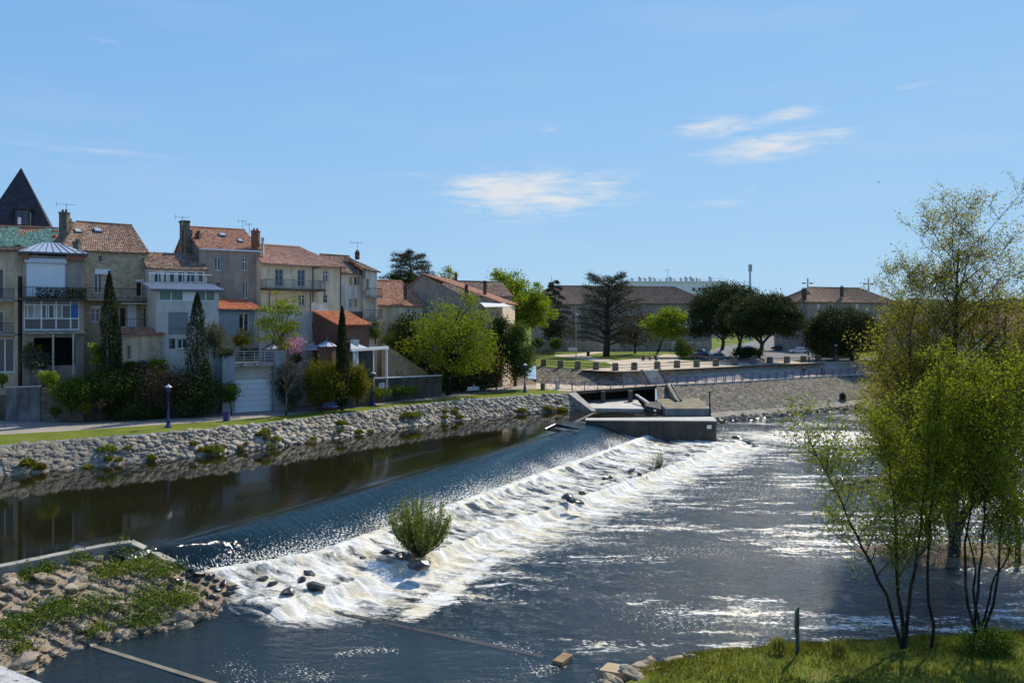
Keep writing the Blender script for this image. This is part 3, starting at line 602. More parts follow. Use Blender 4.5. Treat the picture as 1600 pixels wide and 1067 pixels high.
# the concrete pier, the terrace block behind it, sluice arm ---------------
mb = MB(); mb.box8([(8.2,92.6,-6),(22.5,91.6,-6),(23.0,95.2,-6),(8.4,94.2,-6),(8.2,92.6,-1.72),(22.5,91.6,-1.68),(23.0,95.2,-1.68),(8.4,94.2,-1.72)])
pier = thing('weir_pier', (15,93,-4), 'long dark concrete pier at the far end of the weir', 'pier'); mb.build('body', concrete_dark, pier)
mb = MB(); mb.box8([(8.15,92.53,-1.717),(22.56,91.53,-1.677),(23.06,95.27,-1.677),(8.35,94.27,-1.717),(8.15,92.53,-1.60),(22.56,91.53,-1.56),(23.06,95.27,-1.56),(8.35,94.27,-1.60)]); mb.build('top_slab', concrete_pale, pier)
mb = MB(); mb.box((21.7,91.56,-2.25),(.5,.08,.4)); mb.build('gauge_plate', white_paint, pier)
mb = MB(); mb.box8([(18.6,100.6,-5),(24.0,100.4,-5),(25.5,114,-5),(19.5,113,-5),(18.6,100.6,-1.2),(24.0,100.4,-1.2),(25.5,114,-1.2),(19.5,113,-1.2)])
tb = thing('lock_terrace', (21,105,-4), 'square concrete terrace with weedy earth top behind the pier', 'terrace'); mb.build('wall', concrete, tb)
mb = MB(); mb.poly([(18.7,100.7,-1.19),(23.9,100.5,-1.19),(25.4,113.9,-1.19),(19.6,112.9,-1.19)]); mb.build('earth_top', M_plain('weedy_earth',(.2,.17,.1),.5,.9,.95,.6,5), tb)
p = P(1109,630,100.2); MB().bar((p.x,p.y,-4.5),(p.x,p.y,.95),.14).build('steel_post', iron, tb)
sg = thing('sluice_gate', (17.5,106,-2), 'dark concrete sluice block with a slanting steel arm', 'sluice')
mb = MB(); mb.box8([(16.9,104.6,-4),(19.0,103.2,-4),(19.6,107.6,-4),(17.2,108.2,-4),(16.9,104.6,-1.3),(18.6,103.6,-1.6),(19.4,107.6,-1.1),(17.2,108.2,-1.1)]); mb.build('block', concrete_dark, sg)
mb = MB(); mb.bar(P(994,617,113), P(1012,629,107.5), .35, .25); mb.bar(P(1012,629,107.5), P(1024,643,103.4), .25, .18); mb.bar(P(1010,628,108), P(1032,633,106.5), .5, .12); mb.build('arm', steel, sg)
# stairs -----------------------------------------------------------------
def stairs(name, label, bl, br, tl_, tr, n):
    st = thing(name, bl, label, 'stairs')
    for i in range(n):
        f0, f1 = i/n, (i+1)/n; a, b = bl.lerp(tl_,f0), br.lerp(tr,f0); c, d = br.lerp(tr,f1+.4/n), bl.lerp(tl_,f1+.4/n); zt = bl.z+(tl_.z-bl.z)*f1+.06
        mb = MB(); mb.box8([(q.x,q.y,a.z-.35) for q in (a,b,c,d)]+[(q.x,q.y,zt) for q in (a,b,c,d)]); mb.build('step', concrete_pale, st)
    for a, b in ((bl,tl_),(br,tr)):
        mb = MB(); mb.bar(a+Vector((0,-.15,.12)), b+Vector((0,-.15,.16)), .25, .4); mb.build('string_wall', rubble_grey, st)
stairs('terrace_stairs', 'wide stone steps climbing the pale wall to the park', G(1014,600.4)+Vector((0,-.35,0)), G(1041,599)+Vector((0,-.35,0)), G(1001,580,PZ)+Vector((0,-.3,0)), G(1029.5,578.6,PZ)+Vector((0,-.3,0)), 11)
a0 = FL[8]; n1 = (G(1062,628,-1.2))
stairs('quay_stairs', 'narrow stone steps running down the quay wall to the terrace', G(1056,627.5,-1.2)+Vector((0,-.2,0)), G(1063.5,627,-1.2)+Vector((0,-.2,0)), G(1041,601.6)+Vector((0,-.3,-.05)), G(1048.5,601.2)+Vector((0,-.3,-.05)), 10)
cu = thing('storm_drain', P(1313,620,132.5), 'dark arched drain outlet low in the quay wall', 'drain')
mb = MB(); c = P(1313,620,133.2); cpts = [c+Vector((.5*math.cos(t)-.3*math.sin(t), -1.0+.75*-math.sin(t)*.55, .8*math.sin(t))) for t in [k*math.pi/8 for k in range(16)]]
mb.poly(cpts); mb.build('mouth', dark_in, cu)
mb = MB(); mb.tube([p+Vector((0,-.06,0)) for p in cpts]+[cpts[0]+Vector((0,-.06,0))], .1, 5); mb.build('rim', concrete_dark, cu)
# sills in the near water ---------------------------------------------------
def sill(name, label, a, b, w, z, mat):
    a, b = G(*a, DN), G(*b, DN); d = (b-a).normalized(); x = Vector((d.y,-d.x,0))*w/2; mb = MB()
    mb.box8([(q.x,q.y,DN-1) for q in (a-x,b-x,b+x,a+x)]+[(q.x,q.y,DN+z) for q in (a-x,b-x,b+x,a+x)]); tag(mb.build(name, mat), label, 'sill')
sill('concrete_sill', 'straight tan concrete sill running out from the rocks at lower left', (148,1011), (340,1071), .22, .06, M_plain('wet_concrete',(.2,.17,.12),.35,1,.5,.3))
sill('sunken_sill', 'brown straight sill awash below the white water', (520,955), (850,1026), .30, .02, M_plain('wet_sill', (.055,.045,.032), .3, 1, .3, .3))
# low hills and woods on the horizon -----------------------------------------
hx = np.linspace(-1500, 1500, 121); v = []; f = []
for i, x in enumerate(hx):
    h = 24+30*float(fbm(x*.0022+9, 0, 5))+9*float(fbm(x*.03, 0, 6))+6*float(vn(x*.15,0,8)); v += [(x, 1150, 0), (x, 1170, h*.75), (x, 1240, h), (x, 1500, 0)]
for i in range(120):
    for k in range(3): f.append((i*4+k, i*4+4+k, i*4+5+k, i*4+1+k))
tag(mesh_obj('hills', v, f, hill_m, None, True), 'low wooded hills along the horizon', None, None, 'structure')
# ---------------------------------------------------------------- houses
class Fac:
    """vertical facade plane between two columns of the view at given distances"""
    def __init__(s, pa, ya, pb, yb):
        s.A = Vector(((pa-800)/F*ya, ya, 0)); s.B = Vector(((pb-800)/F*yb, yb, 0)); s.L = (s.B-s.A).length; s.e = (s.B-s.A).normalized(); s.n = Vector((-s.e.y, s.e.x, 0))   # n points inward
        if s.n.y < 0: s.n = -s.n
    def pt(s, u, w, z): q = s.A+s.e*u+s.n*w; return Vector((q.x, q.y, z))
    def uv(s, px, py, w=0):
        dx = (px-800)/F; A = s.A+s.n*w
        # A + u e = Y (dx,1)
        u = (A.y*dx-A.x)/(s.e.x-s.e.y*dx); Y = A.y+u*s.e.y; return u, CZ-(py-HY)/F*Y
    def rect(s, x0, y0, x1, y1, w=0):
        u0, za = s.uv(x0, y1, w); u1, zb = s.uv(x1, y0, w); return u0, u1, za, zb
    def zat(s, px, py, w=0): return s.uv(px, py, w)[1]
def boxw(fac, mb, u0, u1, w0, w1, z0, z1):
    return mb.box8([fac.pt(u0,w0,z0), fac.pt(u1,w0,z0), fac.pt(u1,w1,z0), fac.pt(u0,w1,z0), fac.pt(u0,w0,z1), fac.pt(u1,w0,z1), fac.pt(u1,w1,z1), fac.pt(u0,w1,z1)])
def front_wall(fac, u0, u1, z0, z1, holes, mb, rec=.22, w=0):
    us = sorted({u0,u1,*[h[0] for h in holes],*[h[1] for h in holes]}); zs = sorted({z0,z1,*[h[2] for h in holes],*[h[3] for h in holes]})
    us = [u for u in us if u0-1e-6 <= u <= u1+1e-6]; zs = [z for z in zs if z0-1e-6 <= z <= z1+1e-6]
    for a, b in zip(us, us[1:]):
        for c, d in zip(zs, zs[1:]):
            mu, mz = (a+b)/2, (c+d)/2
            if any(h[0] < mu < h[1] and h[2] < mz < h[3] for h in holes): continue
            mb.quad(fac.pt(a,w,c), fac.pt(b,w,c), fac.pt(b,w,d), fac.pt(a,w,d))
    for a, b, c, d in holes:
        for p, q in (((a,c),(b,c)),((b,c),(b,d)),((b,d),(a,d)),((a,d),(a,c))): mb.quad(fac.pt(p[0],w,p[1]), fac.pt(q[0],w,q[1]), fac.pt(q[0],w+rec,q[1]), fac.pt(p[0],w+rec,p[1]))
def tile_roof(name, A, B, C, D, mat, parent, pitch=.24, row=.42, amp=.055):
    """A,B eave ends, C,D ridge ends (C over B): rows of round tiles"""
    A, B, C, D = map(Vector, (A,B,C,D)); L = max((B-A).length, (C-D).length); H = ((D-A).length+(C-B).length)/2
    nu = max(3, int(L/pitch)); nv = max(2, int(H/row)); nrm = (B-A).cross(D-A).normalized()
    if nrm.z < 0: nrm = -nrm
    prof = [0, .75, 1, .75]; us = []; hs = []; col = []
    for i in range(nu):
        for k in range(4): us.append((i+k/4)/nu); hs.append(prof[k]); col.append(i)
    us.append(1.); hs.append(0); col.append(nu-1)
    g = np.random.default_rng(int(abs(A.x*13+A.y*7+L*31)) % 9999); tone = g.beta(2.2, 2.2, (nu+1, nv+1)); lift = g.normal(0, .010, (nu+1, nv+1)); sag = [math.sin(math.pi*u)*-.06 for u in us]
    V = []; T = []; m = len(us)
    for j in range(nv):
        for e in (0, 1):
            v = (j+e)/nv
            for i in range(m):
                p = A.lerp(B, us[i]).lerp(D.lerp(C, us[i]), v); h = hs[i]*amp+(.035 if e == 0 else 0)+lift[col[i],j]+sag[i]
                V.append(p+nrm*h); T.append(tone[col[i],j])
    Fc = []
    for r in range(2*nv-1):
        for i in range(m-1): Fc.append((r*m+i, r*m+i+1, (r+1)*m+i+1, (r+1)*m+i))
    b = len(V); dn = Vector((0,0,-.13)); V += [A+dn, B+dn, C+dn, D+dn, A, B, C, D]; T += [.3]*8
    Fc += [(b,b+3,b+2,b+1),(b,b+1,b+5,b+4),(b+1,b+2,b+6,b+5),(b+3,b,b+4,b+7)]
    return mesh_obj(name, V, Fc, mat, parent, False, {'tile': T})
def window(fac, parent, r, kind='w', w=0, frame=None, rec=.16):
    """a window or door in opening r=(u0,u1,z0,z1): frame part with its panes and shutters below it"""
    u0, u1, z0, z1 = r; fr = frame or pvc; t = min(.09, (u1-u0)*.1); mb = MB(); a, b = w+rec, w+rec+.06
    for q in ((u0,u0+t,z0,z1),(u1-t,u1,z0,z1),(u0+t,u1-t,z0,z0+t),(u0+t,u1-t,z1-t,z1)): boxw(fac, mb, q[0], q[1], a, b, q[2], q[3])
    if kind in ('w','sh','s1','door2','f'): boxw(fac, mb, (u0+u1)/2-t*.55, (u0+u1)/2+t*.55, a-.01, b, z0+t, z1-t)
    if kind == 'cas':
        boxw(fac, mb, (u0+u1)/2-t*.55, (u0+u1)/2+t*.55, a-.01, b, z0+t, z1-t)
        for k in (1,2): zz = z0+(z1-z0)*k/3; boxw(fac, mb, u0+t, u1-t, a+.005, b-.005, zz-.025, zz+.025)
    if kind == 'w': zz = z0+(z1-z0)*.68; boxw(fac, mb, u0+t, u1-t, a+.005, b-.005, zz-.03, zz+.03)
    wn = mb.build('door' if kind in ('door','door2') else 'window', fr, parent)
    if kind == 'closed':
        m2 = MB(); boxw(fac, m2, u0+.02, u1-.02, w+.05, w+.09, z0+.02, z1-.02); m2.build('shutter', frame or pvc, wn)
    else:
        m2 = MB(); m2.quad(fac.pt(u0,w+rec+.04,z0), fac.pt(u1,w+rec+.04,z0), fac.pt(u1,w+rec+.04,z1), fac.pt(u0,w+rec+.04,z1)); m2.build('pane', glass, wn)
    if kind == 'curt':
        m2 = MB(); boxw(fac, m2, u0+t, u1-t, w+rec+.01, w+rec+.03, z0+t, z1-t); m2.build('curtain', curtain, wn)
    if kind not in ('door','door2','closed'):
        m2 = MB(); boxw(fac, m2, u0-.08, u1+.08, w-.07, w+rec, z0-.09, z0-.003); m2.build('sill', concrete_pale, wn)
    if kind in ('sh','s1'):
        wd = (u1-u0)*.5
        for q in ([(u0-wd,u0-.02)] if kind == 'sh' else [])+[(u1+.02,u1+wd)]:
            m2 = MB(); boxw(fac, m2, q[0], q[1], w-.06, w-.015, z0, z1); m2.build('shutter', fr if kind == 'sh' else M_plain('grey_shutter', (.22,.23,.25), .1), wn)
    return wn
def railing(fac, parent, u0, u1, z, h=1.0, w=-1.0, mat=None, name='railing', step=.14, ends=None):
    mb = MB(); mat = mat or iron
    def run(p, q):
        p, q = Vector(p), Vector(q); n = max(1, int((q-p).length/step))
        mb.bar(p+Vector((0,0,h)), q+Vector((0,0,h)), .05); mb.bar(p+Vector((0,0,.08)), q+Vector((0,0,.08)), .03)
        for i in range(n+1): r = p.lerp(q, i/n); mb.bar(r, r+Vector((0,0,h)), .035 if i % 8 == 0 else .016)
    run(fac.pt(u0,w,z), fac.pt(u1,w,z))
    if ends is not None:
        for u in (u0,u1): run(fac.pt(u,w,z), fac.pt(u,ends,z))
    return mb.build(name, mat, parent)
def house(name, label, fac, z0, ze, depth, zr, wall, roof, wins=(), hipL=0, hipR=0, over=.35, cat='house', ridge=.5, u0=0, u1=None, gable=None, holes_extra=()):
    u1 = fac.L if u1 is None else u1; root = thing(name, fac.pt(u0,0,z0), label, cat)
    W_ = [(fac.rect(*q[:4]), q[4], q[5] if len(q) > 5 else None) for q in wins]
    mb = MB(); front_wall(fac, u0, u1, z0, ze, [h[0] for h in W_]+list(holes_extra), mb); mb.build('front_wall', wall, root)
    rw = depth*ridge; gm = gable or wall
    for u, hip, nm in ((u0,hipL,'side_wall'),(u1,hipR,'side_wall')):
        mb = MB(); pts = [fac.pt(u,0,z0), fac.pt(u,depth,z0), fac.pt(u,depth,ze if ridge < 1 else (ze if hip else zr)), fac.pt(u,0,ze)]
        if not hip and 0 < ridge < 1: pts.insert(3, fac.pt(u,rw,zr-.02))
        mb.poly(pts); mb.build(nm, gm, root)
    mb = MB(); mb.quad(fac.pt(u0,depth,z0), fac.pt(u1,depth,z0), fac.pt(u1,depth,ze), fac.pt(u0,depth,ze)); mb.build('back_wall', wall, root)
    sl = (zr-ze)/rw; oz = over*sl; lo, hi = u0-(over if hipL else .15), u1+(over if hipR else .15)
    A, B, C, D = fac.pt(lo,-over,ze-oz+.1), fac.pt(hi,-over,ze-oz+.1), fac.pt(u1-hipR+(0 if hipR else .15),rw,zr+.1), fac.pt(u0+hipL-(0 if hipL else .15),rw,zr+.1)
    rf = tile_roof('roof', A, B, C, D, roof, root)
    if ridge < 1:
        A2, B2 = fac.pt(lo,depth+over,ze-oz+.1), fac.pt(hi,depth+over,ze-oz+.1); tile_roof('rear_roof', A2, B2, C, D, roof, root, .5, 1.2)
        if hipL: tile_roof('hip', A2, A, D, D, roof, root)
        if hipR: tile_roof('hip', B, B2, C, C, roof, root)
        m2 = MB(); m2.tube([D+Vector((0,0,.03)), C+Vector((0,0,.03))], .13, 8); o = m2.build('ridge_tiles', tile_grey if roof is tile_brown else roof, rf)
        at = o.data.attributes.new('tile','FLOAT','POINT'); at.data.foreach_set('value', rng.uniform(.2,.8,len(o.data.vertices)))
    for r, k, fr in W_: window(fac, root, r, k, frame=fr)
    return root
def chimney(parent, px, ptop, pbot, Y, wpx, mat, name='chimney', d=.7):
    a, b = P(px-wpx/2, ptop, Y), P(px+wpx/2, pbot, Y); w = b.x-a.x; c = ((a.x+b.x)/2, Y+d/2); h = a.z-b.z
    mb = MB(); mb.box((c[0],c[1],b.z+h/2),(w,d,h)); o = mb.build(name, mat, parent)
    m2 = MB(); m2.box((c[0],c[1],a.z+.06),(w*1.14,d*1.12,.14))
    for k in (-.22,.22): m2.lathe((c[0]+k*w,c[1],a.z+.13),[(.11,0),(.13,.06),(.1,.3)],8)
    m2.build('chimney_cap', mat, o); return o
def antenna(px, ptop, pbot, Y, label, arm=22):
    a, b = P(px,ptop,Y), P(px,pbot,Y); t = thing('tv_antenna', b, label, 'antenna'); MB().bar(b, a, .05).build('mast', steel, t)
    mb = MB(); l = arm*Y/F; d = Vector((.93,.36,0)); c = a+Vector((0,0,-.12)); mb.bar(c-d*l*.55, c+d*l*.45, .035)
    for k in range(7): q = c-d*l*.5+d*l*k/7; s = Vector((-.36,.93,.0))*(.32+.04*k); mb.bar(q-s, q+s, .02)
    q = c-d*l*.5; mb.bar(q+Vector((0,0,-.25)), q+Vector((0,0,.3)), .04); mb.build('yagi', steel, t)
def skylight(fac, parent, px, py, wpx, hpx, w, slope_z, glassm=None):
    """slope_z(w) gives roof height"""
    u, z = fac.uv(px, py, w); du = wpx*fac.A.y/F/2; dw = .45; mb = MB()
    f = lambda a, b, h: fac.pt(u+a*du, w+b*dw, slope_z(w+b*dw)+h)
    mb.box8([f(-1,-1,.05),f(1,-1,.05),f(1,1,.05),f(-1,1,.05),f(-1,-1,.22),f(1,-1,.22),f(1,1,.22),f(-1,1,.22)]); o = mb.build('skylight', zinc_seam, parent)
    m2 = MB(); m2.quad(f(-.8,-.8,.23),f(.8,-.8,.23),f(.8,.8,.23),f(-.8,.8,.23)); m2.build('pane', glassm or zinc, o)
# --- slate spire at far left ----------------------------------------------
Y0 = 104.; c = P(33,357,Y0); ap = P(33,262,Y0); hw = 50*Y0/F
tw = thing('slate_tower', (c.x,c.y,0), 'tower with steep dark slate pyramid roof and small dormer', 'tower')
ang = R(24); sq = [Vector((c.x+hw*1.04*(a*math.cos(ang)-b*math.sin(ang)), c.y+hw*1.04*(a*math.sin(ang)+b*math.cos(ang)), c.z-.9)) for a, b in ((-.95,-.95),(.95,-.95),(.95,.95),(-.95,.95))]
mb = MB()
for i in range(4): mb.poly([sq[i], sq[(i+1)%4], ap])
mb.poly(sq[::-1]); mb.build('spire_roof', slate, tw)
mb = MB(); ins = [Vector((c.x+(q.x-c.x)*.93, c.y+(q.y-c.y)*.93, 0)) for q in sq]; mb.box8(ins+[Vector((q.x,q.y,c.z-.95)) for q in ins]); mb.build('wall', stucco_grey, tw)
fd_ = (sq[1]-sq[0]).normalized(); fn = Vector((fd_.y,-fd_.x,0)); dm = P(35,353,Y0-3.6); dw = 10*Y0/F
mb = MB(); q0 = dm; bx = [q0-fd_*dw, q0+fd_*dw, q0+fd_*dw-fn*2.4, q0-fd_*dw-fn*2.4]; mb.box8([Vector((p.x,p.y,dm.z)) for p in bx]+[Vector((p.x,p.y,dm.z+2.0)) for p in bx]); dr = mb.build('dormer', slate, tw)
mb = MB(); a1, a2 = q0-fd_*dw*1.35+fn*.25, q0+fd_*dw*1.35+fn*.25; tp = q0+fn*.25; zt = dm.z+2.0
mb.add([(a1.x,a1.y,zt),(a2.x,a2.y,zt),(tp.x,tp.y,zt+.75),(a1.x-fn.x*2.6,a1.y-fn.y*2.6,zt),(a2.x-fn.x*2.6,a2.y-fn.y*2.6,zt),(tp.x-fn.x*2.6,tp.y-fn.y*2.6,zt+.75)], [(0,1,2),(0,2,5,3),(1,4,5,2),(3,5,4),(0,3,4,1)]); mb.build('dormer_roof', slate, dr)
mb = MB(); z0_ = dm.z+.15
for s in (-1,1):
    a, b = q0+fd_*dw*.78*s+fn*.03, q0+fd_*dw*.05*s+fn*.03; mb.quad((a.x,a.y,z0_),(b.x,b.y,z0_),(b.x,b.y,z0_+1.7),(a.x,a.y,z0_+1.7))
mb.build('pane', M_gloss('slate_blue_glass',(.025,.045,.09),.1), dr)
mb = MB(); a, b = q0-fd_*dw*.6+fn*.06, q0-fd_*dw*.15+fn*.06; mb.quad((a.x,a.y,z0_),(b.x,b.y,z0_),(b.x,b.y,z0_+.85),(a.x,a.y,z0_+.85)); mb.build('white_pane', white_paint, dr)  # white pane in the lower left of the dormer window
# --- house with tarpaulin at far left ----------------------------------------
fT = Fac(-60,88,92,91); zeT = fT.zat(40,396); zrT = fT.zat(40,357,4)
hT = house('tarp_roof_house', 'old tiled house at far left whose roof is mended with green sheeting', fT, 0, zeT, 8, zrT, stucco_tan, tile_orange, [(2,430,12,452,'d')])
v = []; fcs = []; n1, n2 = 46, 22
for i in range(n1+1):
    for j in range(n2+1):
        u = .4+(fT.L-.7)*i/n1; w = -.32+4.0*j/n2; z = zeT+(zrT-zeT)/4*w+.28+.16*float(fbm(u*1.6,w*2.4,4)); v.append(fT.pt(u,w,z))
for i in range(n1):
    for j in range(n2):
        h = float(fbm(i*.16+2,j*.3,9,3)); 
        if h < (.32 if j < 18 else .5): continue
        fcs.append((i*(n2+1)+j,(i+1)*(n2+1)+j,(i+1)*(n2+1)+j+1,i*(n2+1)+j+1))
tp_ = mesh_obj('tarpaulin', v, fcs, tarp_green, None, True, origin=fT.pt(2,0,zeT)); tag(tp_, 'torn crumpled green tarpaulin spread over the roof at far left', 'tarpaulin')
# --- leftmost beige balcony building -------------------------------------------
fC = Fac(-70,80,34,81.5)
hC = house('balcony_house', 'beige balcony building at the left edge of the view', fC, 0, fC.zat(10,392), 7, fC.zat(10,389,3.5), stucco_tan, tile_grey, [(-12,420,6,468,'door'),(-20,486,6,520,'door2'),(-8,528,22,582,'f')])
for py in (468,521):
    u0_, zz = fC.uv(-50,py); u1_, _ = fC.uv(34,py); mb = MB(); boxw(fC, mb, u0_, u1_, -1.3, -.01, zz-.22, zz); b = mb.build('balcony', concrete, hC); railing(fC, b, u0_, u1_, zz, 1.0, -1.22)
mb = MB(); u_, z_ = fC.uv(33,385); boxw(fC, mb, fC.L-.25, fC.L, -1.3, -.012, 0, fC.zat(30,432)); mb.build('party_wall', stucco_tan, hC)
# --- zinc roofed extension -------------------------------------------------------
fB = Fac(35,79.5,131,82.2); L = fB.L
hB = thing('zinc_roof_house', fB.pt(0,0,0), 'grey house with pale zinc hipped roof, big white shutter and glazed veranda', 'house')
zt = fB.zat(80,400); r1 = fB.rect(41,412,102,463); zs1 = fB.zat(80,466); zs2 = fB.zat(80,518)
vw = [(40,476,58,517),(59,476,78,517),(80,476,93,517),(94,476,108,517)]
mb = MB(); holes = [r1, fB.rect(37,468,124,516), fB.rect(53,527,118,572)]; front_wall(fB, 0, L, 0, zt, holes, mb, .3)
mb.poly([fB.pt(0,0,0),fB.pt(0,6,0),fB.pt(0,6,zt),fB.pt(0,0,zt)]); mb.poly([fB.pt(L,0,0),fB.pt(L,6,0),fB.pt(L,6,zt),fB.pt(L,0,zt)]); mb.build('wall', stucco_grey, hB)
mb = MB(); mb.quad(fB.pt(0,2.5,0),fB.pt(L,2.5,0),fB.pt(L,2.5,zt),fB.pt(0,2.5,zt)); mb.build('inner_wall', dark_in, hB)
# roller shutter of slats with box
u0_, u1_, za, zb = r1; mb = MB(); n = 26
for k in range(n): z1 = za+(zb-za)*k/n; boxw(fB, mb, u0_, u1_, .05+.012*(k%2), .1, z1, za+(zb-za)*(k+1)/n-.008)
sh = mb.build('roller_shutter', pvc, hB); mb = MB(); boxw(fB, mb, u0_-.15, u1_+.15, -.22, .02, zb+.01, zb+.42); mb.build('shutter_box', M_plain('grey_white', (.55,.58,.62), .05), sh)
for q in (.22,.76): mb = MB(); boxw(fB, mb, u0_+(u1_-u0_)*q-.03, u0_+(u1_-u0_)*q+.03, .02, .048, za, zb); mb.build('guide_rail', pvc, sh)
# roof: standing seam zinc hips
zr_ = fB.zat(80,379,2.6); o = .35; A, B_, C_, D_ = fB.pt(-o,-o,zt+.35), fB.pt(L+o,-o,zt+.35), fB.pt(L*.62,2.8,zr_), fB.pt(L*.34,2.8,zr_); A2, B2 = fB.pt(-o,6,zt+.35), fB.pt(L+o,6,zt+.35)
mb = MB(); mb.quad(A,B_,C_,D_); mb.poly([B_,B2,C_]); mb.poly([A2,A,D_]); mb.quad(B2,A2,D_,C_); rz = mb.build('roof', zinc, hB)
mb = MB()
for k in range(9):
    t = (k+.5)/9; e = A.lerp(B_, t); 
    tr = A.lerp(B_,t); top = D_.lerp(C_, min(max((t-.18)/.64,0),1)); fr_ = 1 if .18 < t < .82 else (t/.18 if t <= .18 else (1-t)/.18); mb.bar(e+Vector((0,0,.03)), e.lerp(top, fr_*.98)+Vector((0,0,.03)), .05, .05)
mb.build('seam', zinc_seam, rz)
mb = MB(); boxw(fB, mb, -o-.05, L+o+.05, -o-.08, 6, zt+.16, zt+.345); mb.build('fascia', zinc_seam, hB)
mb = MB(); boxw(fB, mb, -.1, .55, -.3, -.02, zt-.42, zt+.12); boxw(fB, mb, L-1.55, L+.1, -.3, -.02, zt-.42, zt+.12); mb.build('red_soffit', M_plain('red_board', (.26,.10,.06), .2), hB)
mb = MB(); boxw(fB, mb, -.3, L+.1, -1.25, -.012, zs1-.25, zs1); bc = mb.build('balcony', concrete_dark, hB); railing(fB, bc, -.3, L+.1, zs1, 1.02, -1.2, ends=0)
# veranda: white glazing bars, panes, curtains, blue panel
ra = holes[1]; mb = MB(); ub = [ra[0]+(ra[1]-ra[0])*k for k in (0,.035,.19,.30,.42,.565,.70,.83,.965,1)]; zm = ra[2]+(ra[3]-ra[2])*.36; zh = ra[2]+(ra[3]-ra[2])*.80
for u in (ra[0],ub[3],ub[5],ub[7],ra[1]-.1): boxw(fB, mb, u, u+.11, .1, .2, ra[2], ra[3])
for z in (ra[2],zm,zh,ra[3]-.1): boxw(fB, mb, ra[0], ra[1], .095, .205, z, z+.1)
for a_, b_ in ((.06,.19),(.31,.41),(.43,.55),(.58,.69)):
    q0, q1 = ra[0]+(ra[1]-ra[0])*a_, ra[0]+(ra[1]-ra[0])*b_
    for u in (q0,q1-.08): boxw(fB, mb, u, u+.08, .08, .19, zm+.1, zh)
vr = mb.build('veranda_frame', pvc, hB)
for k in range(7):
    q0 = ra[0]+(ra[1]-ra[0])*k/7; mb = MB(); mb.quad(fB.pt(q0,.17,ra[2]),fB.pt(q0+(ra[1]-ra[0])/7-.004,.17,ra[2]),fB.pt(q0+(ra[1]-ra[0])/7-.004,.17,ra[3]),fB.pt(q0,.17,ra[3])); mb.build('pane', glass, vr)
for a_, b_, m_ in ((.0,.055,curtain),(.195,.30,cloth_grey),(.07,.185,curtain),(.585,.685,curtain)):
    mb = MB(); boxw(fB, mb, ra[0]+(ra[1]-ra[0])*a_, ra[0]+(ra[1]-ra[0])*b_, .13, .16, zm+.12, zh-.02); mb.build('curtain', m_, vr)
mb = MB(); boxw(fB, mb, ra[0]+(ra[1]-ra[0])*.845, ra[1]-.12, .06, .14, zm+.12, zh+.08); mb.build('blue_panel', blue_panel, vr)
mb = MB(); boxw(fB, mb, 0, L+.1, -.6, -.012, zs2-.22, zs2-.02); mb.build('ledge', concrete, hB)
mb = MB(); boxw(fB, mb, L*.47, L*.50, -.9, -.8, 0, fB.zat(80,522)); boxw(fB, mb, L*.80, L*.83, -.9, -.8, 0, fB.zat(80,522)); mb.build('post', concrete_pale, hB)
hb = thing('balcony_screen', fB.pt(1.5,-1.1,zs1), 'dark green artificial hedge screen on the balcony rail', 'screen')
q0, q1 = fB.uv(56,460,-1.3)[0], L+.05; g = np.random.default_rng(3); n = 1500; cc = np.array([fB.pt(q0+(q1-q0)*g.uniform(), -1.28+.05*g.normal(), zs1+.02+.95*g.uniform()) for _ in range(n)]); leaf_obj('foliage', cc, .16, lf_dark, hb, seed=3)
# --- rubble stone house with tiled roof -------------------------------------------
f1 = Fac(100,85.2,231,90.4); ze1 = f1.zat(180,392.5); zr1 = f1.zat(160,351,6.6)
h1 = house('stone_house', 'tall rubble stone house with brown tiled roof behind the left cypress', f1, 0, ze1, 13.2, zr1, rubble, tile_brown,
    [(154,399,161,409,'d'),(147,428,160,458,'door2',pvc),(213,441,222,463,'door',pvc),(141,482,157,503,'w'),(187,480,198,511,'door',pvc),(225,482,236-4,512,'door',pvc)], hipL=2.5)
sz = lambda w: ze1+(zr1-ze1)/6.6*w+.1
skylight(f1, h1, 122,367,10,5,4.0,sz, M_gloss('sky_pane',(.5,.45,.3),.2)); skylight(f1, h1, 153,364,12,6,4.5,sz)
chimney(h1, 98,333,372,89.5,12,rubble_grey); chimney(h1, 106,347,372,90.2,8,rubble_grey,'side_stack')
chimney(h1, 118,379,392,83.5,9,rubble_grey,'low_chimney')
u0_, zz = f1.uv(131,467); u1_ = f1.L+.6; mb = MB(); boxw(f1, mb, u0_, u1_, -1.5, -.012, zz-.2, zz); bc = mb.build('balcony', concrete, h1); railing(f1, bc, u0_, u1_, zz, 1.1, -1.42, step=.2)
ua, zc = f1.uv(186,469,-.5); mb = MB(); boxw(f1, mb, ua, f1.uv(234,469)[0], -1.35, -.013, zc-.42, zc-.24); mb.build('canopy', M_plain('cream_canopy',(.6,.52,.36),.1), h1)
for a_, b_, c_, d_, nm, m_ in ((199,476,213,511,'panel_door',pvc),(148,421,173,428,'lintel',pvc),(211,437,225,440,'lintel',pvc),(141,478,158,481.5,'lintel',pvc)):
    r = f1.rect(a_,b_,c_,d_); mb = MB(); boxw(f1, mb, r[0], r[1], -.07, -.012, r[2], r[3]); mb.build(nm, m_, h1)
r = f1.rect(186,0,190,1); z2 = f1.zat(200,513)
mb = MB(); boxw(f1, mb, ua, f1.L+.4, -1.4, -.014, z2-.2, z2-.02); b2 = mb.build('lower_balcony', concrete, h1); railing(f1, b2, ua, f1.L+.4, z2-.02, 1.0, -1.32, step=.3)
mb = MB(); mb.tube([f1.pt(f1.L-.3,-.12,ze1-.1), f1.pt(f1.L-.3,-.12,zz+.1)], .07, 6); mb.build('downpipe', zinc, h1)
